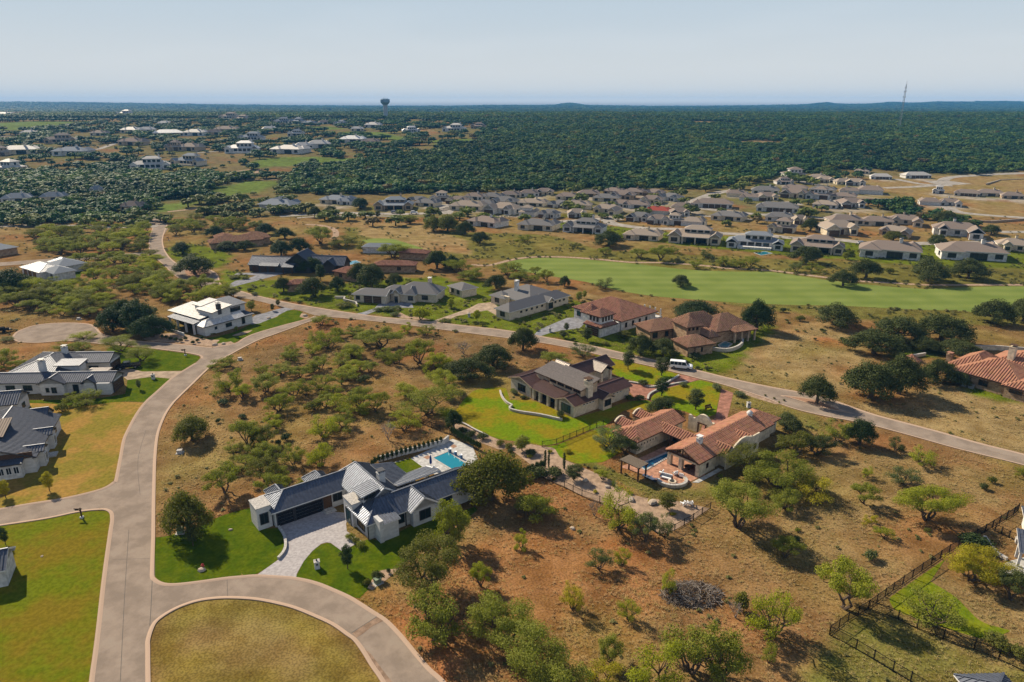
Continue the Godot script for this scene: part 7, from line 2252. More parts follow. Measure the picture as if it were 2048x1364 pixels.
	wing(h, -0.6, 6.4, -0.6, 5.2, 6.0, 7.6, "hh", "a", s)
	wing(h, 5.4, 10.8, 8.8, 13.4, 3.6, 6.2, "hh", "b", s)
	shed(h, -1.5, 6.4, -1.6, -0.2, 3.1, 3.6, "b", s, -1.0, "lower_roof")
	shed(h, -1.5, 0.2, -1.6, 5.6, 3.1, 3.6, "a", s, -1.0, "lower_roof")
	block(h, "tower_wall", -0.9, 8.0, -1.0, 5.0, 0.0, 3.1, "stucco_white")
	for i in 4:
		win(h, "f", 1.2 + i * 1.3, -0.02, 4.3, 0.6, 1.3, "wood", 0)
	for i in 3:
		win(h, "l", 1.0 + i * 1.4, -0.02, 4.3, 0.7, 1.3, "wood", 0)
	garage(h, "l", 2.0, -0.92, 4.4, "wood")
	opening(h, "window", "l", 16.6, 8.18, 1.0, 1.6, 1.6, "wood", "teal_glass", 1)
	for i in 2:
		opening(h, "side_door", "l", 7.4 + i * 1.6, 8.18, 0.0, 1.0, 2.2, "wood", "glass", 0)
	for i in 4:
		win(h, "f", 10.4 + i * 3.2, -1.32, 1.0, 0.8, 1.5, "wood", 0)
	block(h, "balcony", 23.0, 28.0, -1.4, 6.0, 0.0, 1.2, "stucco_white")
	for i in 4:
		post(h, "balcony_post", 27.6, -1.0 + i * 2.2, 1.2, 3.6, 0.35, "stucco_white")
	block(h, "balcony_rail", 27.7, 27.95, -1.3, 5.9, 1.9, 2.05, "stucco_white")

	# stone mansion with terracotta brown tiles
	s = style("brown_tile", "stone_tan", "wood", "tile", 0.6, 0.6)
	h = thing("stone_mansion", 48.2, -183.5, 22.7, "tan stone mansion with brown tile hip roofs, arched entry and walled pool", "house")
	wing(h, -4.0, 9.0, 12.0, 20.6, 3.2, 5.4, "hh", "a", s)
	wing(h, 4.5, 20.0, 7.0, 17.5, 3.6, 7.4, "hh", "a", s)
	wing(h, 13.0, 27.0, 3.6, 15.0, 3.5, 7.0, "hh", "a", s)
	wing(h, 3.6, 9.6, 5.0, 12.5, 5.6, 7.6, "hh", "b", s)
	wing(h, -1.8, 7.8, -3.2, 4.6, 3.0, 5.0, "hh", "a", s)
	wing(h, 9.0, 13.0, 1.5, 8.0, 3.0, 4.6, "hh", "b", s)
	wing(h, 18.2, 26.6, 1.6, 6.0, 3.4, 4.4, "hh", "a", s, false)
	for i in 4:
		post(h, "porch_column", 18.8 + i * 2.4, 2.2, 0.0, 3.3, 0.5, "stucco_tan")
	var ar := MB.new()
	ar.lathe([Vector2(0.0, 0.0), Vector2(0.0, 0.001)], 3)
	opening(h, "front_door", "f", 6.4, 5.58, 0.0, 1.8, 2.8, "wood", "wood", 0)
	for i in 3:
		win(h, "f", 5.0 + i * 1.4, 5.58, 4.4, 0.7, 0.8, "wood", 0)
	win(h, "f", -1.6, 12.58, 1.0, 1.6, 1.6, "wood", 1)
	win(h, "f", 2.4, 12.58, 1.0, 1.2, 1.6, "wood", 0)
	win(h, "f", 3.0, -2.62, 1.0, 1.6, 1.3, "wood", 1)
	block(h, "bay_window", 1.0, 2.6, -3.4, -2.5, 0.0, 2.6, "stone_tan")

	# clay tiled house at the right edge
	s = style("clay_tile", "stone_tan", "wood", "tile", 0.6, 0.6)
	h = thing("tile_house", 114.1, -161.6, -54.8, "wide tan stone house with sunlit orange tile roof at right edge", "house")
	wing(h, -4.2, 12.0, -2.6, 12.0, 3.1, 6.6, "hh", "a", s)
	wing(h, -6.5, 3.0, 1.0, 14.0, 3.1, 6.2, "hh", "b", s)
	wing(h, 7.6, 22.0, -3.4, 8.0, 3.0, 5.4, "hh", "a", s)
	wing(h, -2.0, 14.0, 9.0, 24.0, 3.1, 6.9, "hh", "a", s)
	win(h, "f", 3.4, -2.02, 1.0, 2.0, 1.4, "wood", 1)
	win(h, "f", 10.6, -2.82, 1.6, 2.6, 0.8, "wood", 1)
	chimney(h, 3.2, 12.5, 4.5, 8.2, 1.4, "stucco_cream", "wood")
	chimney(h, -7.6, 4.4, 0.0, 4.7, 1.2, "stone_tan", "rust_tile")
	for i in 2:
		block(h, "air_conditioner", -0.6 + i * 1.5, 0.5 + i * 1.5, -3.6, -2.7, 0.0, 1.0, "grey_paint")

	h = thing("gazebo", 103.7, -170.6, -20.0, "small octagonal gazebo with clay tile cone roof and stone posts", "gazebo")
	var g := MB.new()
	var n := 8
	for i in n:
		var p := Vector3(cos(TAU * i / n) * 2.4, 3.0, -sin(TAU * i / n) * 2.4)
		var q := Vector3(cos(TAU * (i + 1) / n) * 2.4, 3.0, -sin(TAU * (i + 1) / n) * 2.4)
		cover(g, [p, q, Vector3(0, 4.5, 0)], "tile", 0.36)
		g.tri(p, q, Vector3(0, 4.5, 0))
		post(h, "post", p.x * 0.85, -p.z * 0.85, 0.0, 3.05, 0.4, "stucco_tan")
	part("roof", [g, "clay_tile"], h)

	# black farmhouse by the oak island
	s = style("black_metal", "dark_trim", "dark_trim", "seam", 0.6, 0.5)
	h = thing("black_farmhouse", -109.1, -283.6, -8.2, "black farmhouse with steep dark metal gables and grey dormer roofs", "house")
	wing(h, 0.0, 20.0, 0.0, 9.0, 3.0, 6.0, "gg", "a", s)
	shed(h, 5.4, 13.5, -1.0, 4.0, 3.0, 4.9, "b", style("grey_metal", "dark_trim", "dark_trim", "seam", 0.6, 0.5), -1.0, "dormer_roof")
	wing(h, 16.0, 27.0, 1.0, 12.0, 4.2, 8.2, "gg", "b", style("grey_metal", "dark_trim", "dark_trim", "seam", 0.6, 0.5))
	shed(h, 15.6, 20.6, -2.2, 2.4, 3.0, 4.4, "b", style("grey_metal", "dark_trim", "dark_trim", "seam", 0.6, 0.5), -1.0, "porch_roof")
	wing(h, 24.0, 40.0, 4.0, 12.0, 3.0, 6.2, "gg", "a", s)
	wing(h, 31.0, 37.0, 2.0, 9.0, 3.0, 5.6, "gg", "b", s)
	for i in 3:
		garage(h, "f", 3.0 + i * 3.6, 0.45, 2.8, "wood")
	for i in 2:
		post(h, "porch_post", 16.2 + i * 3.8, -1.8, 0.0, 3.0, 0.3, "wood")
	win(h, "f", 21.5, 1.3, 3.6, 3.2, 2.4, "dark_trim", 2)
	win(h, "f", 28.0, 4.48, 1.0, 2.0, 1.5, "dark_trim", 1)

	# clay tiled compound behind the farmhouse
	s = style("rust_tile", "stone_tan", "wood", "tile", 0.5, 0.6)
	h = thing("tile_compound", -71.5, -273.7, -31.2, "low brick red tiled house under dark oaks beside the black farmhouse", "house")
	wing(h, 1.0, 13.0, -1.6, 7.0, 3.0, 4.7, "hh", "a", s)
	win(h, "f", 5.0, -1.02, 1.0, 1.6, 1.3, "wood", 1)
	h = thing("tile_pavilion", -48.5, -283.5, -2.0, "long low rust tiled wing behind the grey hip roofed house", "house")
	wing(h, -9.0, 9.0, -1.6, 5.2, 3.0, 4.4, "hh", "a", s)
	win(h, "f", 2.0, -1.02, 1.0, 1.6, 1.3, "wood", 1)
	h = thing("tile_pavilion", -44.0, -309.0, -14.0, "rust tiled pavilion furthest back in the tiled compound", "house")
	wing(h, -7.0, 7.0, -2.0, 4.6, 3.0, 4.3, "hh", "a", s)
	h = thing("tile_pavilion", -79.5, -251.5, 8.0, "small rust tiled outbuilding half hidden by yard oaks near the road", "outbuilding")
	wing(h, -4.0, 5.0, -1.0, 5.0, 2.9, 4.2, "hh", "a", s)
	h = thing("pool_house", -62.0, -322.0, -5.0, "pale grey roofed pool house behind the black farmhouse", "outbuilding")
	wing(h, -8.0, 8.0, -1.0, 5.0, 3.0, 4.4, "hh", "a", style("blue_shingle", "stucco_white", "white_trim", "plain", 0.5, 0.5))

	# house up the left side street
	s = style("silver_metal", "stucco_white", "white_trim", "seam", 0.7, 0.6)
	var s2 := style("blue_shingle", "stucco_white", "white_trim", "plain", 0.7, 0.6)
	h = thing("pale_roof_house", -187.4, -275.8, -35.4, "white house with pale grey metal hip roofs and a long green lawn", "house")
	wing(h, -12.0, 6.0, -5.0, 6.0, 3.2, 5.2, "hh", "a", s)
	wing(h, -10.0, 2.0, 3.0, 15.0, 3.2, 5.4, "hh", "b", s2)
	wing(h, 2.0, 13.0, -2.6, 6.0, 3.2, 5.0, "hh", "a", s2)
	wing(h, -14.0, -4.0, 6.0, 14.0, 3.2, 5.0, "hh", "a", s)
	for i in 3:
		opening(h, "glass_door", "f", -8.0 + i * 4.0, -4.42, 0.05, 2.8, 2.4, "dark_trim", "glass", 1)
	win(h, "f", 9.4, -2.02, 0.9, 1.8, 1.5, "dark_trim", 1)
	h = thing("pale_roof_house", -246.0, -318.0, -28.0, "white roofed house with brick walls at left edge beyond the side street", "house")
	wing(h, -14.0, 8.0, -4.0, 6.0, 3.2, 5.4, "hh", "a", style("silver_metal", "stone_tan", "white_trim", "seam", 0.7, 0.6))
	wing(h, 0.0, 14.0, 0.0, 11.0, 3.2, 5.4, "hh", "b", style("blue_shingle", "stone_tan", "white_trim", "plain", 0.7, 0.6))
	win(h, "f", -4.0, -3.42, 0.9, 2.4, 1.5, "dark_trim", 1)

	s = style("brown_tile", "stone_tan", "wood", "tile", 0.6, 0.6)
	h = thing("brown_tile_house", -142.5, -329.3, 28.5, "sprawling house with brown tile roofs behind round oaks at the upper road", "house")
	wing(h, -1.0, 24.0, 0.0, 10.0, 3.0, 5.2, "hh", "a", s)
	wing(h, 3.0, 12.0, 8.0, 22.0, 3.0, 5.0, "hh", "b", s)
	wing(h, 14.0, 28.0, 4.0, 16.0, 3.0, 5.6, "hh", "a", s)
	win(h, "f", 4.0, 0.58, 1.0, 1.6, 1.3, "wood", 1)
	garage(h, "f", 8.6, 0.58, 4.4, "wood")

	h = thing("corner_house", 79.5, -93.0, -30.0, "slate roofed white house corner with rear porch at lower right edge", "house")
	s = style("grey_metal", "stucco_white", "white_trim", "seam", 0.5, 0.5)
	wing(h, 0.2, 12.0, -0.6, 9.0, 3.0, 4.8, "hg", "a", s)
	shed(h, -1.2, 2.5, -5.6, 0.4, 2.7, 3.4, "b", s, -1.0, "porch_roof")
	for q in [-5.2, -2.6]:
		post(h, "porch_post", -0.9, q, 0.0, 2.7, 0.35, "stucco_white")
	block(h, "air_conditioner", -0.7, 0.3, 1.4, 2.4, 0.0, 0.9, "concrete")
	h = thing("barn_roof", 54.6, -61.3, 2.0, "grey blue seamed roof peeping in at the bottom edge", "outbuilding")
	wing(h, -3.0, 3.0, -3.6, 3.6, 3.0, 4.5, "hh", "b", s, true)

func curved_parapet(h: Node3D, a: float, b: float, w: float, y0: float, y1: float) -> void:
	var p := MB.new()
	var n := 8
	for i in n:
		var t0 := float(i) / n
		var t1 := float(i + 1) / n
		var f := func(t: float) -> Vector3: return at3(a + (t - 0.5) * w, b, y0 + (y1 - y0) * pow(sin(PI * clampf(t * 0.9 + 0.05, 0, 1)), 0.6))
		p.bar(f.call(t0), f.call(t1), 0.34, 0.22)
		var q0: Vector3 = f.call(t0)
		var q1: Vector3 = f.call(t1)
		p.quad(Vector3(q1.x, 0, q1.z), Vector3(q0.x, 0, q0.z), q0, q1)
	part("parapet", [p, "stucco_cream"], h)

func curved_gate(h: Node3D, a: float, b0: float, b1: float) -> void:
	var p := MB.new()
	var n := 24
	var wd := b1 - b0
	var f := func(i: int) -> float:
		var t := float(i) / n
		return 3.0 + 0.4 * (1.0 if t < 0.12 or t > 0.88 else 0.0) + 1.5 * pow(maxf(0.0, cos((t - 0.42) * PI / 0.62)), 0.7)
	for i in n:
		var z0 := -(b0 + wd * i / n)
		var z1 := -(b0 + wd * (i + 1) / n)
		var y0: float = f.call(i)
		var y1: float = f.call(i + 1)
		var lo := 2.4 if i >= 7 and i < 14 else 0.0
		for x in [a - 0.25, a + 0.25]:
			var q := [Vector3(x, lo, z0), Vector3(x, lo, z1), Vector3(x, y1, z1), Vector3(x, y0, z0)]
			if x < a:
				q.reverse()
			p.poly(q)
		p.quad(Vector3(a - 0.25, y0, z0), Vector3(a + 0.25, y0, z0), Vector3(a + 0.25, y1, z1), Vector3(a - 0.25, y1, z1))
		if lo > 0:
			p.quad(Vector3(a - 0.25, lo, z1), Vector3(a + 0.25, lo, z1), Vector3(a + 0.25, lo, z0), Vector3(a - 0.25, lo, z0))
	part("gate_wall", [p, "stucco_cream"], h)
	block(h, "gate_lintel", a - 0.4, a + 0.4, b0 + wd * 0.26, b0 + wd * 0.62, 2.3, 2.55, "wood")
	for t in [0.29, 0.58]:
		post(h, "gate_post", a - 0.35, b0 + wd * t, 0.0, 2.3, 0.25, "wood")

# ---------------------------------------------------------------- the houses farther off: a few plans, built once for each colouring, then duplicated
func far_plan(plan: int, roof_: String, wall: String) -> Node3D:
	var h := Node3D.new()
	h.name = "far_house"
	var s := style(roof_, wall, "white_trim", "plain", 0.6, 0.6)
	var g := "dark_trim"
	match plan:
		0: # hip with a rear porch and chimney, 20 m wide
			wing(h, -10, 10, -5, 6, 3.1, 5.6, "hh", "a", s)
			wing(h, -10.4, -3, -7, 2, 3.1, 5.0, "hh", "b", s)
			wing(h, 4, 10.2, 0, 9, 3.1, 5.2, "hh", "b", s)
			opening(h, "glass_door", "f", 1.4, -4.42, 0.05, 5.0, 2.4, g, "glass", 3)
			win(h, "f", -6.8, -6.42, 0.8, 2.4, 1.6, g, 1)
			win(h, "f", 7.2, -4.42, 0.8, 2.2, 1.6, g, 1)
			win(h, "l", -3.0, -9.82, 0.9, 1.6, 1.5, g, 1)
			chimney(h, 3.0, 0.0, 4.0, 6.7, 1.1, wall)
		1: # clerestory over a dark porch, 21 m wide
			wing(h, -10.5, 10.5, -3, 7, 3.1, 5.0, "hh", "a", s)
			wing(h, -10.8, -5, -6.6, 3, 3.1, 5.2, "gh", "b", s)
			wing(h, 6, 10.8, -5.6, 3, 3.1, 4.9, "gh", "b", s)
			shed(h, -5, 6.2, -6.4, -2, 3.0, 3.9, "b", s, -1.0, "porch_roof")
			for q in [-4.6, 0.6, 5.8]:
				post(h, "porch_column", q, -6.0, 0.0, 3.0, 0.5, wall)
			wing(h, -5, 6.4, -1.6, 5, 5.4, 6.9, "hh", "a", s)
			for i in 4:
				win(h, "f", -3.4 + i * 2.7, -1.02, 4.2, 1.9, 0.9, g, 1)
			opening(h, "glass_door", "f", 0.6, -2.42, 0.05, 8.0, 2.4, g, "glass", 4)
			win(h, "f", -7.9, -6.26, 0.8, 2.6, 1.6, g, 1)
			win(h, "f", 8.4, -5.26, 0.8, 2.2, 1.6, g, 1)
			chimney(h, 3.4, 3.0, 5.0, 8.0, 1.0, wall)
		2: # street side: two gables and a double garage, 16 m wide
			wing(h, -8, 8, -2, 8, 3.1, 5.6, "hh", "a", s)
			wing(h, -8, -1.6, -6.4, 3, 3.1, 5.2, "gh", "b", s)
			wing(h, 2.4, 6.4, -4.6, 2, 3.4, 5.0, "gh", "b", s)
			garage(h, "f", -4.8, -6.06, 4.6, "wood")
			win(h, "f", 4.4, -4.26, 0.8, 1.8, 1.6, g, 1)
			opening(h, "front_door", "f", 0.8, -1.42, 0.0, 1.2, 2.2, g, "wood", 0)
			win(h, "l", 2.0, -7.42, 0.9, 1.4, 1.4, g, 1)
			win(h, "r", 2.0, 7.42, 0.9, 1.4, 1.4, g, 1)
		3: # two storeys, 13 m wide
			wing(h, -6.5, 6.5, -3, 7, 3.1, 4.9, "hh", "a", s)
			wing(h, -3.4, 4.6, -2, 5, 6.0, 7.6, "hh", "a", s)
			wing(h, -6.8, -2, -6, 1, 3.1, 4.8, "gh", "b", s)
			for i in 3:
				win(h, "f", -1.6 + i * 2.1, -1.42, 4.2, 0.9, 1.2, g, 0)
			win(h, "f", -4.4, -5.66, 0.8, 1.8, 1.5, g, 1)
			garage(h, "f", 3.2, -2.42, 4.4, "wood")
			win(h, "r", 1.6, 4.02, 4.2, 1.2, 1.2, g, 0)
		4: # long house with a row of garage doors, 24 m wide
			wing(h, -12, 12, -5, 6, 3.1, 5.7, "hh", "a", s)
			wing(h, -12.2, -7, -6, 2, 3.1, 5.0, "hh", "b", s)
			for i in 4:
				garage(h, "f", -4.2 + i * 3.6, -4.42, 2.9, "wood")
			win(h, "f", -9.6, -5.42, 0.8, 1.8, 1.5, g, 1)
			win(h, "f", 10.4, -4.42, 0.8, 1.4, 1.5, g, 1)
		5: # big hillside house with terraces, 30 m wide
			wing(h, -15, 15, -3, 8, 3.4, 5.6, "hh", "a", s)
			wing(h, -6, 9, -1, 7, 6.8, 8.4, "hh", "a", s)
			wing(h, -15.4, -9, -7, 3, 3.3, 5.2, "gh", "b", s)
			wing(h, 9, 15.4, -6, 3, 3.3, 5.2, "gh", "b", s)
			block(h, "terrace", -9, 9, -7, -2.6, 0.0, 1.2, wall)
			for i in 4:
				opening(h, "glass_door", "f", -6.0 + i * 4.0, -2.42, 1.2, 3.0, 2.0, g, "glass", 1)
				win(h, "f", -4.0 + i * 3.6, -0.42, 4.6, 2.4, 1.5, g, 1)
			win(h, "f", -12.2, -6.64, 0.8, 2.6, 1.8, g, 1)
			win(h, "f", 12.2, -5.64, 0.8, 2.6, 1.8, g, 1)
			chimney(h, 7.0, 4.0, 5.0, 9.2, 1.2, wall)
		6: # L plan with two garages, 18 m wide
			wing(h, -9, 9, 0, 9, 3.1, 5.6, "hh", "a", s)
			wing(h, 3.4, 9.4, -8, 4, 3.1, 5.2, "gh", "b", s)
			wing(h, -7, -3, -2.6, 4, 3.3, 5.0, "gh", "b", s)
			garage(h, "l", -3.8, 3.98, 4.6, "wood")
			win(h, "f", 6.4, -7.66, 0.8, 2.2, 1.6, g, 1)
			win(h, "f", -5.0, -2.26, 0.8, 1.8, 1.6, g, 1)
			win(h, "f", 0.4, 0.58, 0.9, 1.8, 1.5, g, 1)
			chimney(h, -1.0, 5.0, 4.0, 6.6, 1.0, wall)
	return h

var PLAN_W := [20.0, 21.5, 16.0, 13.0, 24.0, 30.5, 18.5]

var ROOFS := ["grey_shingle", "brown_shingle", "tan_shingle", "blue_shingle", "red_shingle", "pale_shingle", "silver_metal"]
var ROOFW := ["grey", "brown", "tan", "blue grey", "red", "pale", "shining white"]
var WALLS := ["stucco_cream", "stucco_white", "stucco_tan", "stone_cream"]
var WALLW := ["cream", "white", "tan", "cream stone"]
var PLANW := ["house", "clerestory house", "twin gabled house", "two storey house", "long garage house", "terraced house", "L shaped house"]
var WHERE := ["in the fairway row", "in the far tract", "on the left hillside"]
var GROUPW := ["tract houses along the fairway", "tract houses beyond the fairway", "houses on the left hillside"]

# plan, place, turn, width, roof, wall, group, which of how many alike counted from the left
func fh(plan: int, x: float, z: float, yaw: float, width: float, rf: int, wl: int, g: int, i: int, n: int) -> void:
	if not building:
		if z < -400.0:
			var c := PackedVector2Array()
			for k in 10:
				var a := TAU * k / 10.0
				c.append(Vector2(x + cos(a) * width * (0.62 if g == 2 else 0.75), z + (10.0 if g == 2 else 3.0) + sin(a) * (width * 0.42 + (10.0 if g == 2 else 4.0))))
			fill(cover_map, c, Color(0, 0, 0), FAR_X, FAR_Z, FAR_C)
			fill(far_map, c, [Color(0.14, 0.15, 0.04), Color(0.22, 0.18, 0.09), Color(0.15, 0.15, 0.05)][int(absf(x)) % 3], FAR_X, FAR_Z, FAR_C)
			if g != 2:
				fill(far_map, V([x - 4, z + 3, x + 6, z + 3, x + 6, z + 19, x - 4, z + 19]), Color(0.40, 0.36, 0.31), FAR_X, FAR_Z, FAR_C)
		return
	var label := "%s roofed %s %s %s" % [ROOFW[rf], WALLW[wl], PLANW[plan], WHERE[g]]
	if n > 1:
		label += ", %s such from left" % nth(i)
	far_house(plan, x, z, yaw, width, ROOFS[rf], WALLS[wl], label, GROUPW[g])

var building := false

func far_house(plan: int, x: float, z: float, yaw: float, width: float, roof_: String, wall: String, label: String, group: String) -> void:
	var key := "far%d%s%s" % [plan, roof_, wall]
	if not protos.has(key):
		protos[key] = far_plan(plan, roof_, wall)
	var o: Node3D = protos[key].duplicate()
	o.name = numbered("house")
	add_child(o, true)
	var k: float = width / PLAN_W[plan]
	o.position = Vector3(x, H(x, z) - (0.0 if z > -440.0 else 0.4), z)
	o.rotation_degrees.y = yaw
	o.scale = Vector3(k, clampf(k, 0.9, 1.25) * (1.3 if group == GROUPW[2] else 1.0), k)
	tag(o, label, "house", group)

# ---------------------------------------------------------------- plants
func cloud(b: MB, at: Vector3, rad: Vector3, count: int, size: float, r: RandomNumberGenerator, k0 := 0.72, k1 := 1.25, up := 0.45) -> void:
	for i in count:
		var d := Vector3(r.randfn(), r.randfn(), r.randfn()).normalized()
		var q := pow(r.randf(), 0.45)
		var p := at + Vector3(d.x * rad.x, d.y * rad.y, d.z * rad.z) * q
		var nn := (d * 0.7 + Vector3(r.randfn(), r.randfn(), r.randfn()) * 0.5 + Vector3.UP * up).normalized()
		var t := r.randf_range(k0, k1)
		b.leaf(p, nn, size * r.randf_range(0.6, 1.35), r.randf_range(0.4, 0.75), r.randf() * TAU, Color(t * r.randf_range(0.92, 1.1), t, t * r.randf_range(0.8, 1.1)))

func limb(b: MB, p: Vector3, q: Vector3, r0: float, r1: float, r: RandomNumberGenerator, wob := 0.12) -> void:
	var l := p.distance_to(q)
	var mids := []
	var rads := []
	for i in 4:
		var t := i / 3.0
		var off := Vector3(r.randfn(), r.randfn() * 0.5, r.randfn()) * l * wob * (1.0 if i in [1, 2] else 0.0)
		mids.append(p.lerp(q, t) + off)
		rads.append(lerpf(r0, r1, t))
	b.tube(mids, rads, 5)

func proto(called: String, parts_: Dictionary) -> Node3D:
	var o := Node3D.new()
	o.name = called
	for k in parts_:
		part(k, parts_[k], o)
	return o

# mesquite: several leaning stems, a loose feathery umbrella with holes; 5.6 m across, 4.4 m tall
func make_mesquite(seed_: int, dens := 1.0, fine := 1.0, low := false) -> Node3D:
	var r := RandomNumberGenerator.new()
	r.seed = seed_
	var tr := MB.new()
	var lf := MB.new()
	var stems := r.randi_range(3, 5)
	var turn := r.randf() * TAU
	for i in stems:
		var a := turn + TAU * i / stems + r.randf_range(-0.4, 0.4)
		var out := Vector3(cos(a), 0, sin(a))
		var fork := out * r.randf_range(0.5, 1.1) + Vector3.UP * (r.randf_range(0.6, 1.1) if low else r.randf_range(1.3, 2.0))
		limb(tr, out * 0.12, fork, 0.13, 0.085, r)
		for j in 4:
			var a2 := a + (j - 1.5) * 0.6 + r.randf_range(-0.3, 0.3)
			var reach := r.randf_range(0.7, 2.35)
			var tip := Vector3(cos(a2) * reach, (r.randf_range(1.3, 3.7) if low else r.randf_range(2.7, 3.75)) - reach * reach * 0.19, sin(a2) * reach)
			limb(tr, fork, tip, 0.07, 0.022, r)
			var rr := r.randf_range(0.6, 1.0)
			cloud(lf, tip + Vector3(0, 0.15, 0), Vector3(rr, rr * 0.6, rr), int(420 * dens), 0.08 * fine, r)
			cloud(lf, tip.lerp(fork, 0.4) + Vector3(r.randfn() * 0.3, 0.25, r.randfn() * 0.3), Vector3(0.6, 0.42, 0.6), int(140 * dens), 0.078 * fine, r)
	return proto("mesquite_tree", {"trunk": [tr, "bark"], "crown": [lf, "leaf_mid"]})

# live oak: short trunk, wide dense dome; 10 m across, 6.5 m tall
func make_oak(seed_: int, tall := false) -> Node3D:
	var r := RandomNumberGenerator.new()
	r.seed = seed_
	var tr := MB.new()
	var lf := MB.new()
	var fork := Vector3(r.randf_range(-0.2, 0.2), 1.5 if not tall else 1.9, r.randf_range(-0.2, 0.2))
	limb(tr, Vector3.ZERO, fork, 0.42, 0.32, r, 0.05)
	var n := 26
	for i in n:
		var t := (i + 0.5) / n
		var a := i * 2.39996 + r.randf_range(-0.4, 0.4)
		var rad := sqrt(t) * 3.9 * r.randf_range(0.82, 1.1)
		var y := (1.0 - t * 0.62) * 5.1 * r.randf_range(0.86, 1.06)
		if tall:
			rad *= 0.92
		var tip := Vector3(cos(a) * rad, maxf(y, 1.9), sin(a) * rad)
		if i % 2 == 0:
			limb(tr, fork, tip * Vector3(0.85, 0.88, 0.85), 0.17, 0.05, r)
		var rr := r.randf_range(1.15, 1.7)
		cloud(lf, tip, Vector3(rr, rr * 0.72, rr), 520, 0.14, r, 0.6, 1.35)
	return proto("oak_tree", {"trunk": [tr, "bark"], "crown": [lf, "leaf_dark"]})

# clipped yard tree: one stem, egg shaped crown; 4 m across, 6 m tall
func make_yard_tree(seed_: int) -> Node3D:
	var r := RandomNumberGenerator.new()
	r.seed = seed_
	var tr := MB.new()
	var lf := MB.new()
	tr.tube([Vector3.ZERO, Vector3(0.05, 1.2, 0), Vector3(0, 3.8, 0.05)], [0.14, 0.11, 0.03], 6)
	for i in 16:
		var y := 1.7 + i * 0.235
		var a := i * 2.4
		var rad: float = 1.25 * sin(clampf((y - 1.0) / 5.0, 0.0, 1.0) * PI) * r.randf_range(0.7, 1.1)
		var tip := Vector3(cos(a) * rad, y, sin(a) * rad)
		if i < 9:
			limb(tr, Vector3(0, y - 0.6, 0), tip, 0.05, 0.015, r)
		cloud(lf, tip, Vector3(0.85, 0.62, 0.85), 260, 0.12, r, 0.65, 1.3)
	return proto("yard_tree", {"trunk": [tr, "bark"], "crown": [lf, "leaf_dark"]})

# low dense bush: 2 m across, 1.3 m tall
func make_bush(seed_: int) -> Node3D:
	var r := RandomNumberGenerator.new()
	r.seed = seed_
	var tr := MB.new()
	var lf := MB.new()
	for i in 5:
		var a := i * TAU / 5 + r.randf()
		var tip := Vector3(cos(a) * 0.5, 0.75, sin(a) * 0.5)
		limb(tr, Vector3.ZERO, tip, 0.04, 0.012, r)
	for i in 9:
		var a := i * 2.4
		var rad := sqrt((i + 0.5) / 9.0) * 0.68
		cloud(lf, Vector3(cos(a) * rad, 0.85 - rad * 0.42, sin(a) * rad), Vector3(0.42, 0.36, 0.42), 110, 0.085, r, 0.65, 1.3)
	return proto("shrub", {"stem": [tr, "bark"], "crown": [lf, "leaf_dark"]})

func make_cypress(seed_: int) -> Node3D:
	var r := RandomNumberGenerator.new()
	r.seed = seed_
	var tr := MB.new()
	var lf := MB.new()
	tr.tube([Vector3.ZERO, Vector3(0, 4.0, 0)], [0.09, 0.03], 5)
	for i in 18:
		var y := 0.35 + i * 0.23
		var w := 0.42 * pow(sin(clampf((y + 0.3) / 5.0, 0, 1) * PI), 0.6)
		cloud(lf, Vector3(r.randfn() * 0.05, y, r.randfn() * 0.05), Vector3(w, 0.3, w), 50, 0.11, r)
	return proto("cypress_tree", {"trunk": [tr, "bark"], "crown": [lf, "leaf_deep"]})

# leafless: grey twigs; 3.5 m across, 3 m tall
func make_bare(seed_: int, leaves := 0) -> Node3D:
	var r := RandomNumberGenerator.new()
	r.seed = seed_
	var tr := MB.new()
	var tw := MB.new()
	for i in 4:
		var a := i * TAU / 4 + r.randf()
		var fork := Vector3(cos(a) * 0.45, 1.1 + r.randf() * 0.4, sin(a) * 0.45)
		limb(tr, Vector3.ZERO, fork, 0.09, 0.05, r)
		for j in 4:
			var a2 := a + (j - 1.5) * 0.6
			var tip := Vector3(cos(a2) * r.randf_range(0.7, 1.5), r.randf_range(1.7, 2.9), sin(a2) * r.randf_range(0.7, 1.5))
			limb(tr, fork, tip, 0.04, 0.012, r)
			for q in 9:
				var e := tip + Vector3(r.randfn() * 0.35, r.randf_range(-0.1, 0.45), r.randfn() * 0.35)
				tw.bar(tip.lerp(fork, r.randf() * 0.5), e, 0.022, 0.022)
			if leaves:
				cloud(tw, tip, Vector3(0.5, 0.4, 0.5), leaves, 0.11, r)
	return proto("bare_tree", {"trunk": [tr, "deadwood"], "twigs": [tw, "deadwood" if leaves == 0 else "leaf_grey"]})

func make_agave(seed_: int) -> Node3D:
	var r := RandomNumberGenerator.new()
	r.seed = seed_
	var lf := MB.new()
	for i in 34:
		var a := i * 2.4
		var up := 0.25 + 1.15 * (i / 34.0)
		var d := Vector3(cos(a) * cos(up), sin(up), sin(a) * cos(up))
		var s := d.cross(Vector3.UP).normalized() * 0.09
		var p := d * 0.1
		var q := d * r.randf_range(0.85, 1.15)
		lf.tri(p - s, p + s, q, Color.WHITE * r.randf_range(0.8, 1.2))
	return proto("agave_plant", {"blade": [lf, "leaf_grey"]})

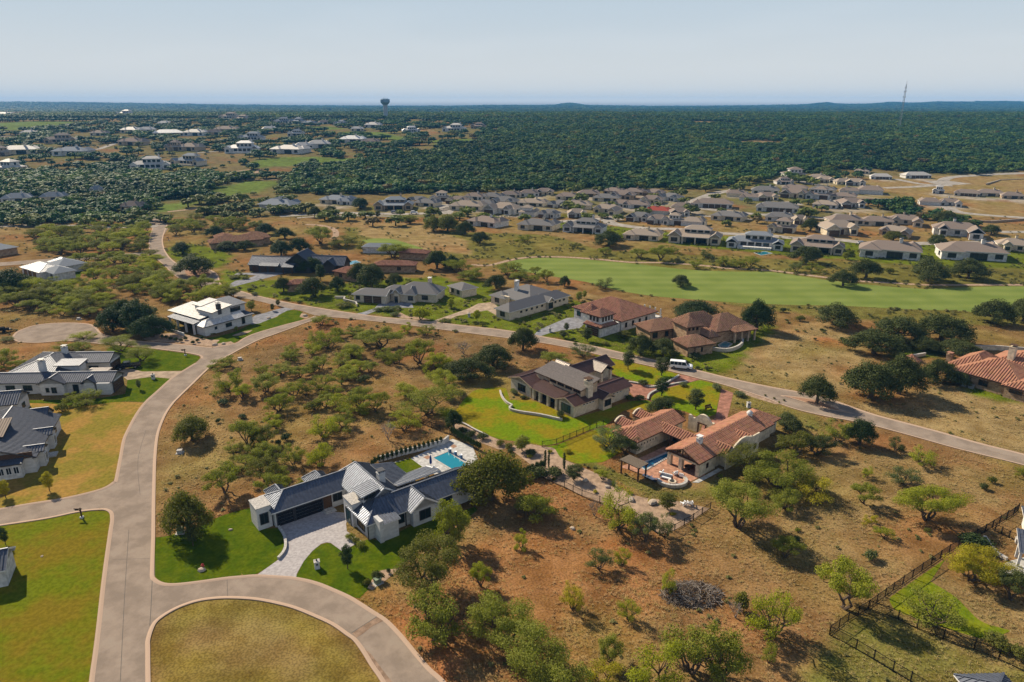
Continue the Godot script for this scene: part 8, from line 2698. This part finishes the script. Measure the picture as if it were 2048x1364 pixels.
func plant_protos() -> void:
	for i in 6:
		protos["mesquite%d" % i] = make_mesquite(100 + i, [1.0, 0.7, 1.0, 0.9, 0.6, 0.45][i], 1.0, i in [1, 3, 4, 5])
	for i in 4:
		protos["mesquite%d" % (i + 6)] = make_mesquite(140 + i, [2.1, 1.5, 2.2, 1.7][i], 0.66, i >= 1)
	for i in 5:
		protos["oak%d" % i] = make_oak(200 + i, i >= 3)
	for i in 3:
		protos["yard%d" % i] = make_yard_tree(300 + i)
		protos["bush%d" % i] = make_bush(320 + i)
	protos["cypress0"] = make_cypress(340)
	protos["bare0"] = make_bare(350)
	protos["bare1"] = make_bare(351, 14)
	protos["agave0"] = make_agave(360)

var NOMINAL := {"mesquite": Vector2(4.5, 4.1), "oak": Vector2(9.6, 6.2), "yard": Vector2(3.9, 5.9), "bush": Vector2(2.0, 1.25), "cypress": Vector2(0.95, 4.7), "bare": Vector2(3.4, 3.2), "agave": Vector2(2.0, 1.1)}
var KINDS := {"mesquite": 6, "oak": 5, "yard": 3, "bush": 3, "cypress": 1, "bare": 2, "agave": 1}
var STEM := {"mesquite": "mesquite_tree", "oak": "oak_tree", "yard": "yard_tree", "bush": "shrub", "cypress": "cypress_tree", "bare": "bare_tree", "agave": "agave_plant"}
var CATS := {"mesquite": "tree", "oak": "tree", "yard": "tree", "bush": "shrub", "cypress": "tree", "bare": "tree", "agave": "plant"}
var GROUPS := {"mesquite": "mesquite trees on the dry lots", "oak": "live oaks around the houses and fairway", "yard": "young trees in the yards", "bush": "shrubs on lots and beds", "cypress": "narrow cypresses on the gravel bed"}

# kind, place, width and height in metres, leaf tone
func plant(kind: String, x: float, z: float, w: float, h: float, tone: String, label: String) -> void:
	var k: int = int(absf(x * 7.3 + z * 3.1)) % KINDS[kind]
	if kind == "mesquite" and w > 7.5:
		k = 6 + k % 4
	var o: Node3D = protos["%s%d" % [kind, k]].duplicate()
	o.name = numbered(STEM[kind])
	add_child(o, true)
	var nom: Vector2 = NOMINAL[kind]
	o.position = Vector3(x, H(x, z) - 0.03, z)
	o.rotation.y = fmod(absf(x * 1.7 + z * 2.3), TAU)
	var wide := 1.0 + 0.2 * sin(x * 3.7 + z)
	o.scale = Vector3(w / nom.x * wide, h / nom.y, w / nom.x / wide)
	if tone and kind != "bare" and kind != "agave":
		(o.get_node("crown") as MeshInstance3D).material_override = M[tone]
	tag(o, label, CATS[kind], GROUPS.get(kind, ""))

var TONES := {"o": "olive green", "m": "mid green", "b": "bright green", "y": "yellow green", "d": "dark green", "e": "deep dark green", "g": "grey green", "-": ""}
var LEAVES := {"o": "leaf_olive", "m": "leaf_mid", "b": "leaf_bright", "y": "leaf_yellow", "d": "leaf_dark", "e": "leaf_deep", "g": "leaf_grey", "-": ""}
var CALLED := {"mesquite": "mesquite tree", "oak": "live oak", "yard": "young tree", "bush": "shrub", "cypress": "cypress", "bare": "leafless tree", "agave": "spiky agave"}
var SMALL := {"mesquite": 5.0, "oak": 7.0, "yard": 2.6, "bush": 1.5}
var BROAD := {"mesquite": 9.0, "oak": 11.0, "yard": 5.0, "bush": 3.2}

func nth(n: int) -> String:
	if n < 20:
		return ["", "first", "second", "third", "fourth", "fifth", "sixth", "seventh", "eighth", "ninth", "tenth", "eleventh", "twelfth", "thirteenth", "fourteenth", "fifteenth", "sixteenth", "seventeenth", "eighteenth", "nineteenth"][n]
	if n % 10 == 0:
		return ["", "", "twentieth", "thirtieth", "fortieth"][n / 10]
	return ["", "", "twenty", "thirty", "forty"][n / 10] + " " + nth(n % 10)

# kind, place, width, height, tone, rank, mark: the rank-th closest to that landmark, or (mark < 0) rank-th from the left in that thicket
func p(kind: String, x: float, z: float, w: float, h: float, tone: String, rank: int, mark: int) -> void:
	var what: String = ("small " if w < SMALL.get(kind, 0.0) else ("broad " if w > BROAD.get(kind, 99.0) else "")) + (TONES[tone] + " " if TONES[tone] else "") + CALLED[kind]
	var where: String = "%s from left in the thicket %s" % [nth(rank), THICKETS[-mark - 1]] if mark < 0 else "%sclosest to the %s" % [nth(rank) + " " if rank > 1 else "", MARKS[mark]]
	plant(kind, x, z, w, h, LEAVES[tone], what + ", " + where)

# far-off wood: one mass of small crowns
func far_tree_mesh(seed_: int, leaves: int) -> ArrayMesh:
	var r := RandomNumberGenerator.new()
	r.seed = seed_
	var lf := MB.new()
	lf.tube([Vector3(0, -0.1, 0), Vector3(0, 0.3, 0)], [0.05, 0.03], 4, Color(0.4, 0.35, 0.3))
	for i in 7:
		var a := i * 2.4 + r.randf()
		var rad := sqrt((i + 0.4) / 7.0) * 0.33
		cloud(lf, Vector3(cos(a) * rad, 0.52 - rad * 0.55 + r.randf() * 0.1, sin(a) * rad), Vector3(0.2, 0.16, 0.2), leaves / 7, 0.105, r, 0.75, 1.2, 0.9)
	return commit([[lf, "leaf_far"]])

func scatter(called: String, meshes: Array, places: Array, tint: Array, label: String, category: String) -> void:
	# places: [Vector3 at, width, height]; shared out over the meshes
	var k := 0
	var top := Node3D.new()
	for m in meshes:
		var mm := MultiMesh.new()
		mm.transform_format = MultiMesh.TRANSFORM_3D
		mm.use_colors = true
		mm.mesh = m
		var cnt := 0
		for i in range(k, places.size(), meshes.size()):
			cnt += 1
		mm.instance_count = cnt
		var buf := PackedFloat32Array()
		buf.resize(cnt * 16)
		var j := 0
		for i in range(k, places.size(), meshes.size()):
			var p: Array = places[i]
			var a := fmod(i * 2.3999, TAU)
			var w: float = p[1]
			var at: Vector3 = p[0]
			var col: Color = tint[i]
			buf[j] = cos(a) * w
			buf[j + 2] = sin(a) * w
			buf[j + 3] = at.x
			buf[j + 5] = p[2]
			buf[j + 7] = at.y
			buf[j + 8] = -sin(a) * w
			buf[j + 10] = cos(a) * w
			buf[j + 11] = at.z
			buf[j + 12] = col.r
			buf[j + 13] = col.g
			buf[j + 14] = col.b
			buf[j + 15] = 1.0
			j += 16
		mm.buffer = buf
		var o := MultiMeshInstance3D.new()
		o.name = numbered(called)
		o.multimesh = mm
		o.set_meta("kind", "stuff")
		o.set_meta("label", label)
		o.set_meta("category", category)
		add_child(o, true)
		k += 1
	top.free()

# ---------------------------------------------------------------- things
func sub(o: Node3D, called: String, m: String, f: Callable) -> MeshInstance3D:
	var b := MB.new()
	f.call(b)
	return part(called, [b, m], o)

# a wheeled body from a side outline: outline points (along, height), half width, and how far the cabin leans in
func car(called: String, x: float, z: float, yaw: float, label: String, category: String, paint: String, kind: String) -> void:
	var o := thing(called, x, z, yaw, label, category)
	o.position.y += 0.06 if z > -440.0 else 0.3
	var L := 4.7
	var W := 0.93
	var low := [Vector2(-2.35, 0.38), Vector2(-2.38, 0.75), Vector2(-2.2, 0.98), Vector2(0.95, 1.02), Vector2(1.9, 0.93), Vector2(2.3, 0.75), Vector2(2.35, 0.38)]
	var cab := [Vector2(-2.1, 0.98), Vector2(-1.8, 1.55), Vector2(-1.4, 1.66), Vector2(0.1, 1.66), Vector2(0.45, 1.56), Vector2(1.2, 1.0)]
	var wheels := [-1.45, 1.45]
	var wr := 0.34
	if kind == "van":
		L = 5.9
		W = 1.0
		low = [Vector2(-2.95, 0.45), Vector2(-2.97, 1.15), Vector2(1.7, 1.2), Vector2(2.6, 1.1), Vector2(2.9, 0.95), Vector2(2.95, 0.45)]
		cab = [Vector2(-2.95, 1.15), Vector2(-2.85, 1.95), Vector2(-2.7, 2.1), Vector2(0.9, 2.12), Vector2(1.15, 2.0), Vector2(1.85, 1.2)]
		wheels = [-1.75, 1.85]
		wr = 0.38
	elif kind == "pickup":
		L = 5.8
		W = 1.0
		low = [Vector2(-2.9, 0.5), Vector2(-2.9, 1.1), Vector2(1.2, 1.15), Vector2(2.7, 1.12), Vector2(2.88, 0.9), Vector2(2.9, 0.5)]
		cab = [Vector2(-0.9, 1.12), Vector2(-0.75, 1.8), Vector2(-0.6, 1.9), Vector2(0.7, 1.9), Vector2(0.9, 1.82), Vector2(1.6, 1.13)]
		wheels = [-1.75, 1.8]
		wr = 0.42
	var slab := func(b: MB, pts: Array, w0: float, w1: float) -> void:
		var n := pts.size()
		var y0: float = pts[0].y
		var y1 := -1.0
		for p in pts:
			y1 = maxf(y1, p.y)
		var at := func(p: Vector2, s: float) -> Vector3:
			return Vector3(p.x, p.y, s * lerpf(w0, w1, clampf((p.y - y0) / (y1 - y0), 0, 1)))
		for i in n:
			var p: Vector2 = pts[i]
			var q: Vector2 = pts[(i + 1) % n]
			b.quad(at.call(p, 1.0), at.call(p, -1.0), at.call(q, -1.0), at.call(q, 1.0))
		for s in [1.0, -1.0]:
			var ring := []
			for p in pts:
				ring.append(at.call(p, s))
			if s > 0:
				ring.reverse()
			b.poly(ring)
	sub(o, "body", paint, func(b: MB) -> void:
		slab.call(b, low, W * 0.97, W)
		slab.call(b, cab, W * 0.94, W * 0.78))
	# side glass, windscreen and rear window, proud of the cabin
	var y0: float = cab[0].y + 0.08
	var y1: float = cab[2].y - 0.1
	var x0: float = cab[1].x + 0.12
	var x1: float = cab[4].x
	var panes := 4 if kind == "van" else 2
	for s in [1.0, -1.0]:
		for i in panes:
			sub(o, "side_window", "glass", func(b: MB) -> void:
				var u0: float = lerpf(x0, x1, float(i) / panes) + 0.05
				var u1: float = lerpf(x0, x1, float(i + 1) / panes) - 0.05
				var e: float = 0.35 if i == panes - 1 else 0.0
				var z0: float = s * (W * 0.94 - 0.01)
				var z1: float = s * (W * 0.80)
				var q := [Vector3(u0, y0, z0), Vector3(u1 + e, y0, z0), Vector3(u1, y1, z1), Vector3(u0, y1, z1)]
				for k in 4:
					q[k] += Vector3(0, 0, s * 0.03)
				if s < 0:
					q.reverse()
				b.poly(q))
	sub(o, "windscreen", "glass", func(b: MB) -> void:
		var p: Vector2 = cab[4]
		var q: Vector2 = cab[5]
		b.quad(Vector3(q.x + 0.03, q.y + 0.05, W * 0.85), Vector3(q.x + 0.03, q.y + 0.05, -W * 0.85), Vector3(p.x + 0.04, p.y, -W * 0.76), Vector3(p.x + 0.04, p.y, W * 0.76)))
	sub(o, "rear_window", "glass", func(b: MB) -> void:
		var p: Vector2 = cab[0]
		var q: Vector2 = cab[1]
		b.quad(Vector3(p.x - 0.02, p.y + 0.1, -W * 0.8), Vector3(p.x - 0.02, p.y + 0.1, W * 0.8), Vector3(q.x - 0.03, q.y, W * 0.72), Vector3(q.x - 0.03, q.y, -W * 0.72)))
	if kind == "pickup":
		sub(o, "cargo_bed", "rubber", func(b: MB) -> void:
			b.box(Vector3(-1.9, 1.11, 0), Vector3(1.7, 0.04, 1.6)))
	for a in wheels:
		for s in [1.0, -1.0]:
			var w := sub(o, "wheel", "rubber", func(b: MB) -> void:
				b.tube([Vector3(a, wr, s * (W - 0.2)), Vector3(a, wr, s * (W + 0.02))], [wr, wr], 14))
			sub(w, "rim", "steel", func(b: MB) -> void:
				b.tube([Vector3(a, wr, s * (W + 0.0)), Vector3(a, wr, s * (W + 0.035))], [wr * 0.6, wr * 0.55], 10))
	for s in [1.0, -1.0]:
		sub(o, "headlight", "lamp_glass", func(b: MB) -> void: b.box(Vector3(L / 2 - 0.03, 0.78, s * W * 0.72), Vector3(0.1, 0.16, 0.34)))
		sub(o, "tail_light", "tail_red", func(b: MB) -> void: b.box(Vector3(-L / 2 - 0.02, 0.85, s * W * 0.85), Vector3(0.06, 0.26, 0.16)))
	sub(o, "bumper", "rubber", func(b: MB) -> void:
		b.box(Vector3(L / 2, 0.45, 0), Vector3(0.16, 0.2, W * 1.8)))
	sub(o, "rear_bumper", "rubber", func(b: MB) -> void:
		b.box(Vector3(-L / 2 - 0.03, 0.45, 0), Vector3(0.14, 0.2, W * 1.8)))

# iron fence along a line: posts, rails and pickets
func fence(pts: PackedVector2Array, gap: float, hg: float, label: String, called := "iron_fence") -> void:
	var o := thing(called, pts[0].x, pts[0].y, 0.0, label, "fence", "dark iron fences round the lots")
	var b0 := Vector3(pts[0].x, 0, pts[0].y)
	for i in pts.size() - 1:
		var p := Vector3(pts[i].x, 0, pts[i].y) - b0
		var q := Vector3(pts[i + 1].x, 0, pts[i + 1].y) - b0
		var n := maxi(1, int(round(p.distance_to(q) / gap)))
		for k in n + (1 if i == pts.size() - 2 else 0):
			var at := p.lerp(q, float(k) / n)
			sub(o, "post", "iron", func(b: MB) -> void:
				b.box(at + Vector3(0, (hg + 0.1) / 2, 0), Vector3(0.11, hg + 0.1, 0.11)))
		for k in n:
			var u := p.lerp(q, float(k) / n)
			var w := p.lerp(q, float(k + 1) / n)
			for y in [0.14, hg - 0.06]:
				sub(o, "rail", "iron", func(b: MB) -> void: b.bar(u + Vector3(0, y, 0), w + Vector3(0, y, 0), 0.05, 0.06))
			var pk := sub(o, "pickets", "iron", func(b: MB) -> void:
				var m := int(u.distance_to(w) / 0.14)
				for j in range(1, m):
					var c := u.lerp(w, float(j) / m)
					b.box(c + Vector3(0, hg / 2, 0), Vector3(0.022, hg, 0.022)))
			pk.set_meta("kind", "stuff")

func wall_line(called: String, pts: PackedVector2Array, hg: float, th: float, m: String, label: String) -> void:
	var o := thing(called, pts[0].x, pts[0].y, 0.0, label, "wall")
	var b0 := Vector3(pts[0].x, 0, pts[0].y)
	sub(o, "wall_body", m, func(b: MB) -> void:
		for i in pts.size() - 1:
			b.bar(Vector3(pts[i].x, hg / 2, pts[i].y) - b0, Vector3(pts[i + 1].x, hg / 2, pts[i + 1].y) - b0, th, hg))
	sub(o, "coping", "concrete", func(b: MB) -> void:
		for i in pts.size() - 1:
			b.bar(Vector3(pts[i].x, hg + 0.04, pts[i].y) - b0, Vector3(pts[i + 1].x, hg + 0.04, pts[i + 1].y) - b0, th + 0.12, 0.08))

func mailbox(x: float, z: float, yaw: float, label: String) -> void:
	var o := thing("mailbox_pillar", x, z, yaw, label, "mailbox", "stone mailbox pillars by the drives")
	sub(o, "pillar", "stone_white", func(b: MB) -> void: b.box(Vector3(0, 0.6, 0), Vector3(0.75, 1.2, 0.75)))
	sub(o, "cap", "concrete", func(b: MB) -> void: b.box(Vector3(0, 1.25, 0), Vector3(0.9, 0.1, 0.9)))
	sub(o, "lamp", "dark_trim", func(b: MB) -> void: b.lathe([Vector2(0.12, 1.3), Vector2(0.15, 1.5), Vector2(0.0, 1.65)], 6))
	sub(o, "letter_slot", "dark_trim", func(b: MB) -> void: b.box(Vector3(0, 0.85, 0.38), Vector3(0.3, 0.3, 0.06)))

func sign_post(x: float, z: float, yaw: float, label: String) -> void:
	var o := thing("sign_post", x, z, yaw, label, "street sign", "timber street sign posts")
	o.scale = Vector3.ONE * 0.62
	sub(o, "base", "stone_white", func(b: MB) -> void: b.box(Vector3(0, 0.25, 0), Vector3(0.8, 0.5, 0.8)))
	sub(o, "post", "wood", func(b: MB) -> void: b.box(Vector3(0, 1.7, 0), Vector3(0.3, 2.9, 0.3)))
	sub(o, "arm", "wood", func(b: MB) -> void: b.box(Vector3(-0.6, 2.85, 0), Vector3(2.2, 0.22, 0.2)))
	sub(o, "brace", "wood", func(b: MB) -> void: b.bar(Vector3(0, 2.1, 0), Vector3(-0.9, 2.8, 0), 0.12, 0.12))
	sub(o, "sign_board", "iron", func(b: MB) -> void: b.box(Vector3(-0.95, 2.5, 0), Vector3(1.1, 0.34, 0.05)))

func utility_box(x: float, z: float, yaw: float, m: String, label: String, hg := 1.1) -> void:
	var o := thing("utility_box", x, z, yaw, label, "utility box", "utility boxes along the road")
	o.scale = Vector3.ONE * 0.75
	sub(o, "pad", "concrete", func(b: MB) -> void: b.box(Vector3(0, 0.06, 0), Vector3(1.9, 0.12, 1.6)))
	sub(o, "cabinet", m, func(b: MB) -> void: b.box(Vector3(0, hg / 2 + 0.1, 0), Vector3(1.2, hg, 1.0)))
	sub(o, "lid", m, func(b: MB) -> void: b.box(Vector3(0, hg + 0.14, 0), Vector3(1.32, 0.09, 1.1)))

func boulder(x: float, z: float, s: float, label: String) -> void:
	var o := thing("boulder", x, z, x * 31.0, label, "rock", "limestone rocks in the beds")
	var r := RandomNumberGenerator.new()
	r.seed = int(absf(x * 131.0 + z * 17.0))
	sub(o, "rock", "rock", func(b: MB) -> void:
		var rows := []
		for i in 4:
			var ring := []
			for j in 7:
				var a := TAU * j / 7
				var w: float = [0.5, 0.56, 0.42, 0.08][i] * r.randf_range(0.8, 1.15) * s
				ring.append(Vector3(cos(a) * w * 1.3, [0.0, 0.2, 0.42, 0.5][i] * s, -sin(a) * w))
			rows.append(ring)
		for i in 3:
			for j in 7:
				b.quad(rows[i][j], rows[i][(j + 1) % 7], rows[i + 1][(j + 1) % 7], rows[i + 1][j])
		b.poly(rows[3]))

func pergola(o: Node3D, w: float, d: float, hg: float) -> void:
	for sx in [-1, 1]:
		for sz in [-1, 1]:
			sub(o, "post", "wood", func(b: MB) -> void: b.box(Vector3(sx * (w / 2 - 0.2), hg / 2, sz * (d / 2 - 0.3)), Vector3(0.24, hg, 0.24)))
		sub(o, "beam", "wood", func(b: MB) -> void: b.box(Vector3(sx * (w / 2 - 0.2), hg + 0.1, 0), Vector3(0.18, 0.24, d)))
	var n := int(d / 0.28)
	for i in n:
		sub(o, "slat", "grey_wood", func(b: MB) -> void: b.box(Vector3(0, hg + 0.27, (i + 0.5) * d / n - d / 2), Vector3(w + 0.3, 0.08, 0.19)))

func lounge_chair(x: float, z: float, yaw: float, m: String, label: String) -> void:
	var o := thing("patio_chair", x, z, yaw, label, "chair", "patio chairs round the fire pit")
	sub(o, "seat", m, func(b: MB) -> void: b.box(Vector3(0, 0.4, 0), Vector3(0.75, 0.16, 0.75)))
	sub(o, "backrest", m, func(b: MB) -> void: b.box(Vector3(0, 0.72, 0.34), Vector3(0.75, 0.6, 0.14)))
	for s in [-1, 1]:
		sub(o, "armrest", "wood", func(b: MB) -> void: b.box(Vector3(s * 0.42, 0.58, 0), Vector3(0.09, 0.08, 0.75)))
		for t in [-1, 1]:
			sub(o, "leg", "wood", func(b: MB) -> void: b.box(Vector3(s * 0.34, 0.17, t * 0.32), Vector3(0.07, 0.34, 0.07)))

func sofa(x: float, z: float, yaw: float, label: String) -> void:
	var o := thing("patio_sofa", x, z, yaw, label, "sofa")
	sub(o, "seat", "white_cloth", func(b: MB) -> void: b.box(Vector3(0, 0.38, 0), Vector3(2.1, 0.2, 0.8)))
	sub(o, "backrest", "white_cloth", func(b: MB) -> void: b.box(Vector3(0, 0.72, 0.36), Vector3(2.1, 0.55, 0.16)))
	for s in [-1, 1]:
		sub(o, "armrest", "wood", func(b: MB) -> void: b.box(Vector3(s * 1.1, 0.45, 0), Vector3(0.1, 0.5, 0.8)))
	for i in 3:
		sub(o, "cushion", "steel", func(b: MB) -> void: b.box(Vector3(i * 0.66 - 0.66, 0.66, 0.22), Vector3(0.55, 0.4, 0.16)))

func adirondack(x: float, z: float, yaw: float, label: String) -> void:
	var o := thing("garden_chair", x, z, yaw, label, "chair", "white slatted garden chairs")
	for i in 5:
		sub(o, "back_slat", "white_paint", func(b: MB) -> void: b.bar(Vector3(i * 0.14 - 0.28, 0.3, 0.25), Vector3(i * 0.17 - 0.34, 1.15 - absf(i - 2) * 0.07, 0.55), 0.12, 0.04))
	sub(o, "seat", "white_paint", func(b: MB) -> void: b.bar(Vector3(0, 0.42, -0.4), Vector3(0, 0.3, 0.28), 0.62, 0.05))
	for s in [-1, 1]:
		sub(o, "armrest", "white_paint", func(b: MB) -> void: b.box(Vector3(s * 0.42, 0.62, -0.05), Vector3(0.16, 0.05, 0.85)))
		for t in [-0.4, 0.3]:
			sub(o, "leg", "white_paint", func(b: MB) -> void: b.box(Vector3(s * 0.38, 0.31, t), Vector3(0.08, 0.62, 0.09)))

func umbrella(x: float, z: float, label: String) -> void:
	var o := thing("folded_umbrella", x, z, 0.0, label, "umbrella")
	sub(o, "base", "concrete", func(b: MB) -> void: b.lathe([Vector2(0.4, 0.0), Vector2(0.4, 0.1), Vector2(0.06, 0.14), Vector2(0.05, 0.3)], 12))
	sub(o, "pole", "steel", func(b: MB) -> void: b.tube([Vector3(0, 0.1, 0), Vector3(0, 2.8, 0)], [0.04, 0.03], 6))
	sub(o, "canopy", "blue_cloth", func(b: MB) -> void: b.lathe([Vector2(0.2, 1.0), Vector2(0.26, 1.3), Vector2(0.2, 2.2), Vector2(0.1, 2.7), Vector2(0.0, 2.9)], 9))

func daybed(x: float, z: float, yaw: float, label: String) -> void:
	var o := thing("sun_lounger", x, z, yaw, label, "sun lounger")
	sub(o, "frame", "dark_trim", func(b: MB) -> void: b.box(Vector3(0, 0.25, 0), Vector3(0.75, 0.08, 2.0)))
	sub(o, "mattress", "white_cloth", func(b: MB) -> void: b.box(Vector3(0, 0.35, -0.3), Vector3(0.68, 0.12, 1.3)))
	sub(o, "backrest", "white_cloth", func(b: MB) -> void: b.bar(Vector3(0, 0.38, 0.35), Vector3(0, 0.75, 0.95), 0.68, 0.1))
	for s in [-1, 1]:
		for t in [-1, 1]:
			sub(o, "leg", "dark_trim", func(b: MB) -> void: b.box(Vector3(s * 0.32, 0.11, t * 0.85), Vector3(0.06, 0.22, 0.06)))

func brush_pile(x: float, z: float) -> void:
	var o := thing("brush_pile", x, z, 0.0, "grey heap of cut dead branches on the red earth lot", "brush pile")
	var r := RandomNumberGenerator.new()
	r.seed = 5
	for k in 3:
		var st := sub(o, "branches", ["deadwood", "grey_wood", "bark"][k], func(b: MB) -> void:
			for i in 260:
				var a := r.randf() * TAU
				var q := sqrt(r.randf())
				var p := Vector3(cos(a) * q * 4.6, r.randf() * 1.5 * (1.0 - q * q) + 0.05, sin(a) * q * 2.9)
				var d := Vector3(r.randfn(), r.randfn() * 0.3, r.randfn()).normalized() * r.randf_range(0.4, 1.7)
				var w := r.randf_range(0.02, 0.07)
				b.bar(p - d * 0.5, p + d * 0.5, w, w))
		st.set_meta("kind", "stuff")

func water_tower(x: float, z: float) -> void:
	var o := thing("water_tower", x, z, 0.0, "tall water tower with blue tank on fluted shaft above the woods", "water tower")
	sub(o, "shaft", "tower_shaft", func(b: MB) -> void:
		b.lathe([Vector2(5.2, -3.0), Vector2(4.4, 4.0), Vector2(4.2, 24.0), Vector2(4.6, 26.0)], 24))
	sub(o, "tank", "tower_blue", func(b: MB) -> void:
		b.lathe([Vector2(4.6, 26.0), Vector2(8.6, 30.0), Vector2(9.4, 31.5), Vector2(9.4, 36.2), Vector2(8.8, 37.0), Vector2(4.0, 38.0), Vector2(0.0, 38.4)], 28))
	sub(o, "railing", "steel", func(b: MB) -> void:
		for i in 12:
			var a := TAU * i / 12
			b.box(Vector3(cos(a) * 6.0, 38.6, sin(a) * 6.0), Vector3(0.2, 1.6, 0.2)))
	sub(o, "antenna", "steel", func(b: MB) -> void:
		b.box(Vector3(0.5, 40.0, 0), Vector3(0.25, 4.0, 0.25))
		b.box(Vector3(-2.5, 39.4, 1), Vector3(0.2, 3.0, 0.2)))

func radio_mast(x: float, z: float, hg: float) -> void:
	var o := thing("radio_mast", x, z, 20.0, "thin lattice radio mast rising over the woods on the right", "radio mast")
	var leg := func(k: int, t: float) -> Vector3:
		var a := TAU * k / 3
		var w := lerpf(2.4, 0.5, t)
		return Vector3(cos(a) * w, hg * t, sin(a) * w)
	for k in 3:
		sub(o, "leg", "steel", func(b: MB) -> void: b.bar(leg.call(k, 0.0), leg.call(k, 1.0), 0.26, 0.26))
	sub(o, "lattice", "steel", func(b: MB) -> void:
		for i in 16:
			for k in 3:
				b.bar(leg.call(k, i / 16.0), leg.call((k + 1) % 3, (i + 1) / 16.0), 0.12, 0.12)
				b.bar(leg.call(k, i / 16.0), leg.call((k + 1) % 3, i / 16.0), 0.12, 0.12))
	for t in [0.72, 0.84, 0.93]:
		sub(o, "antenna_panel", "steel", func(b: MB) -> void:
			for k in 3:
				b.box(leg.call(k, t) * Vector3(1.9, 1, 1.9), Vector3(0.4, 2.6, 0.4)))
	sub(o, "top_rod", "steel", func(b: MB) -> void: b.box(Vector3(0, hg + 2.5, 0), Vector3(0.25, 5.0, 0.25)))
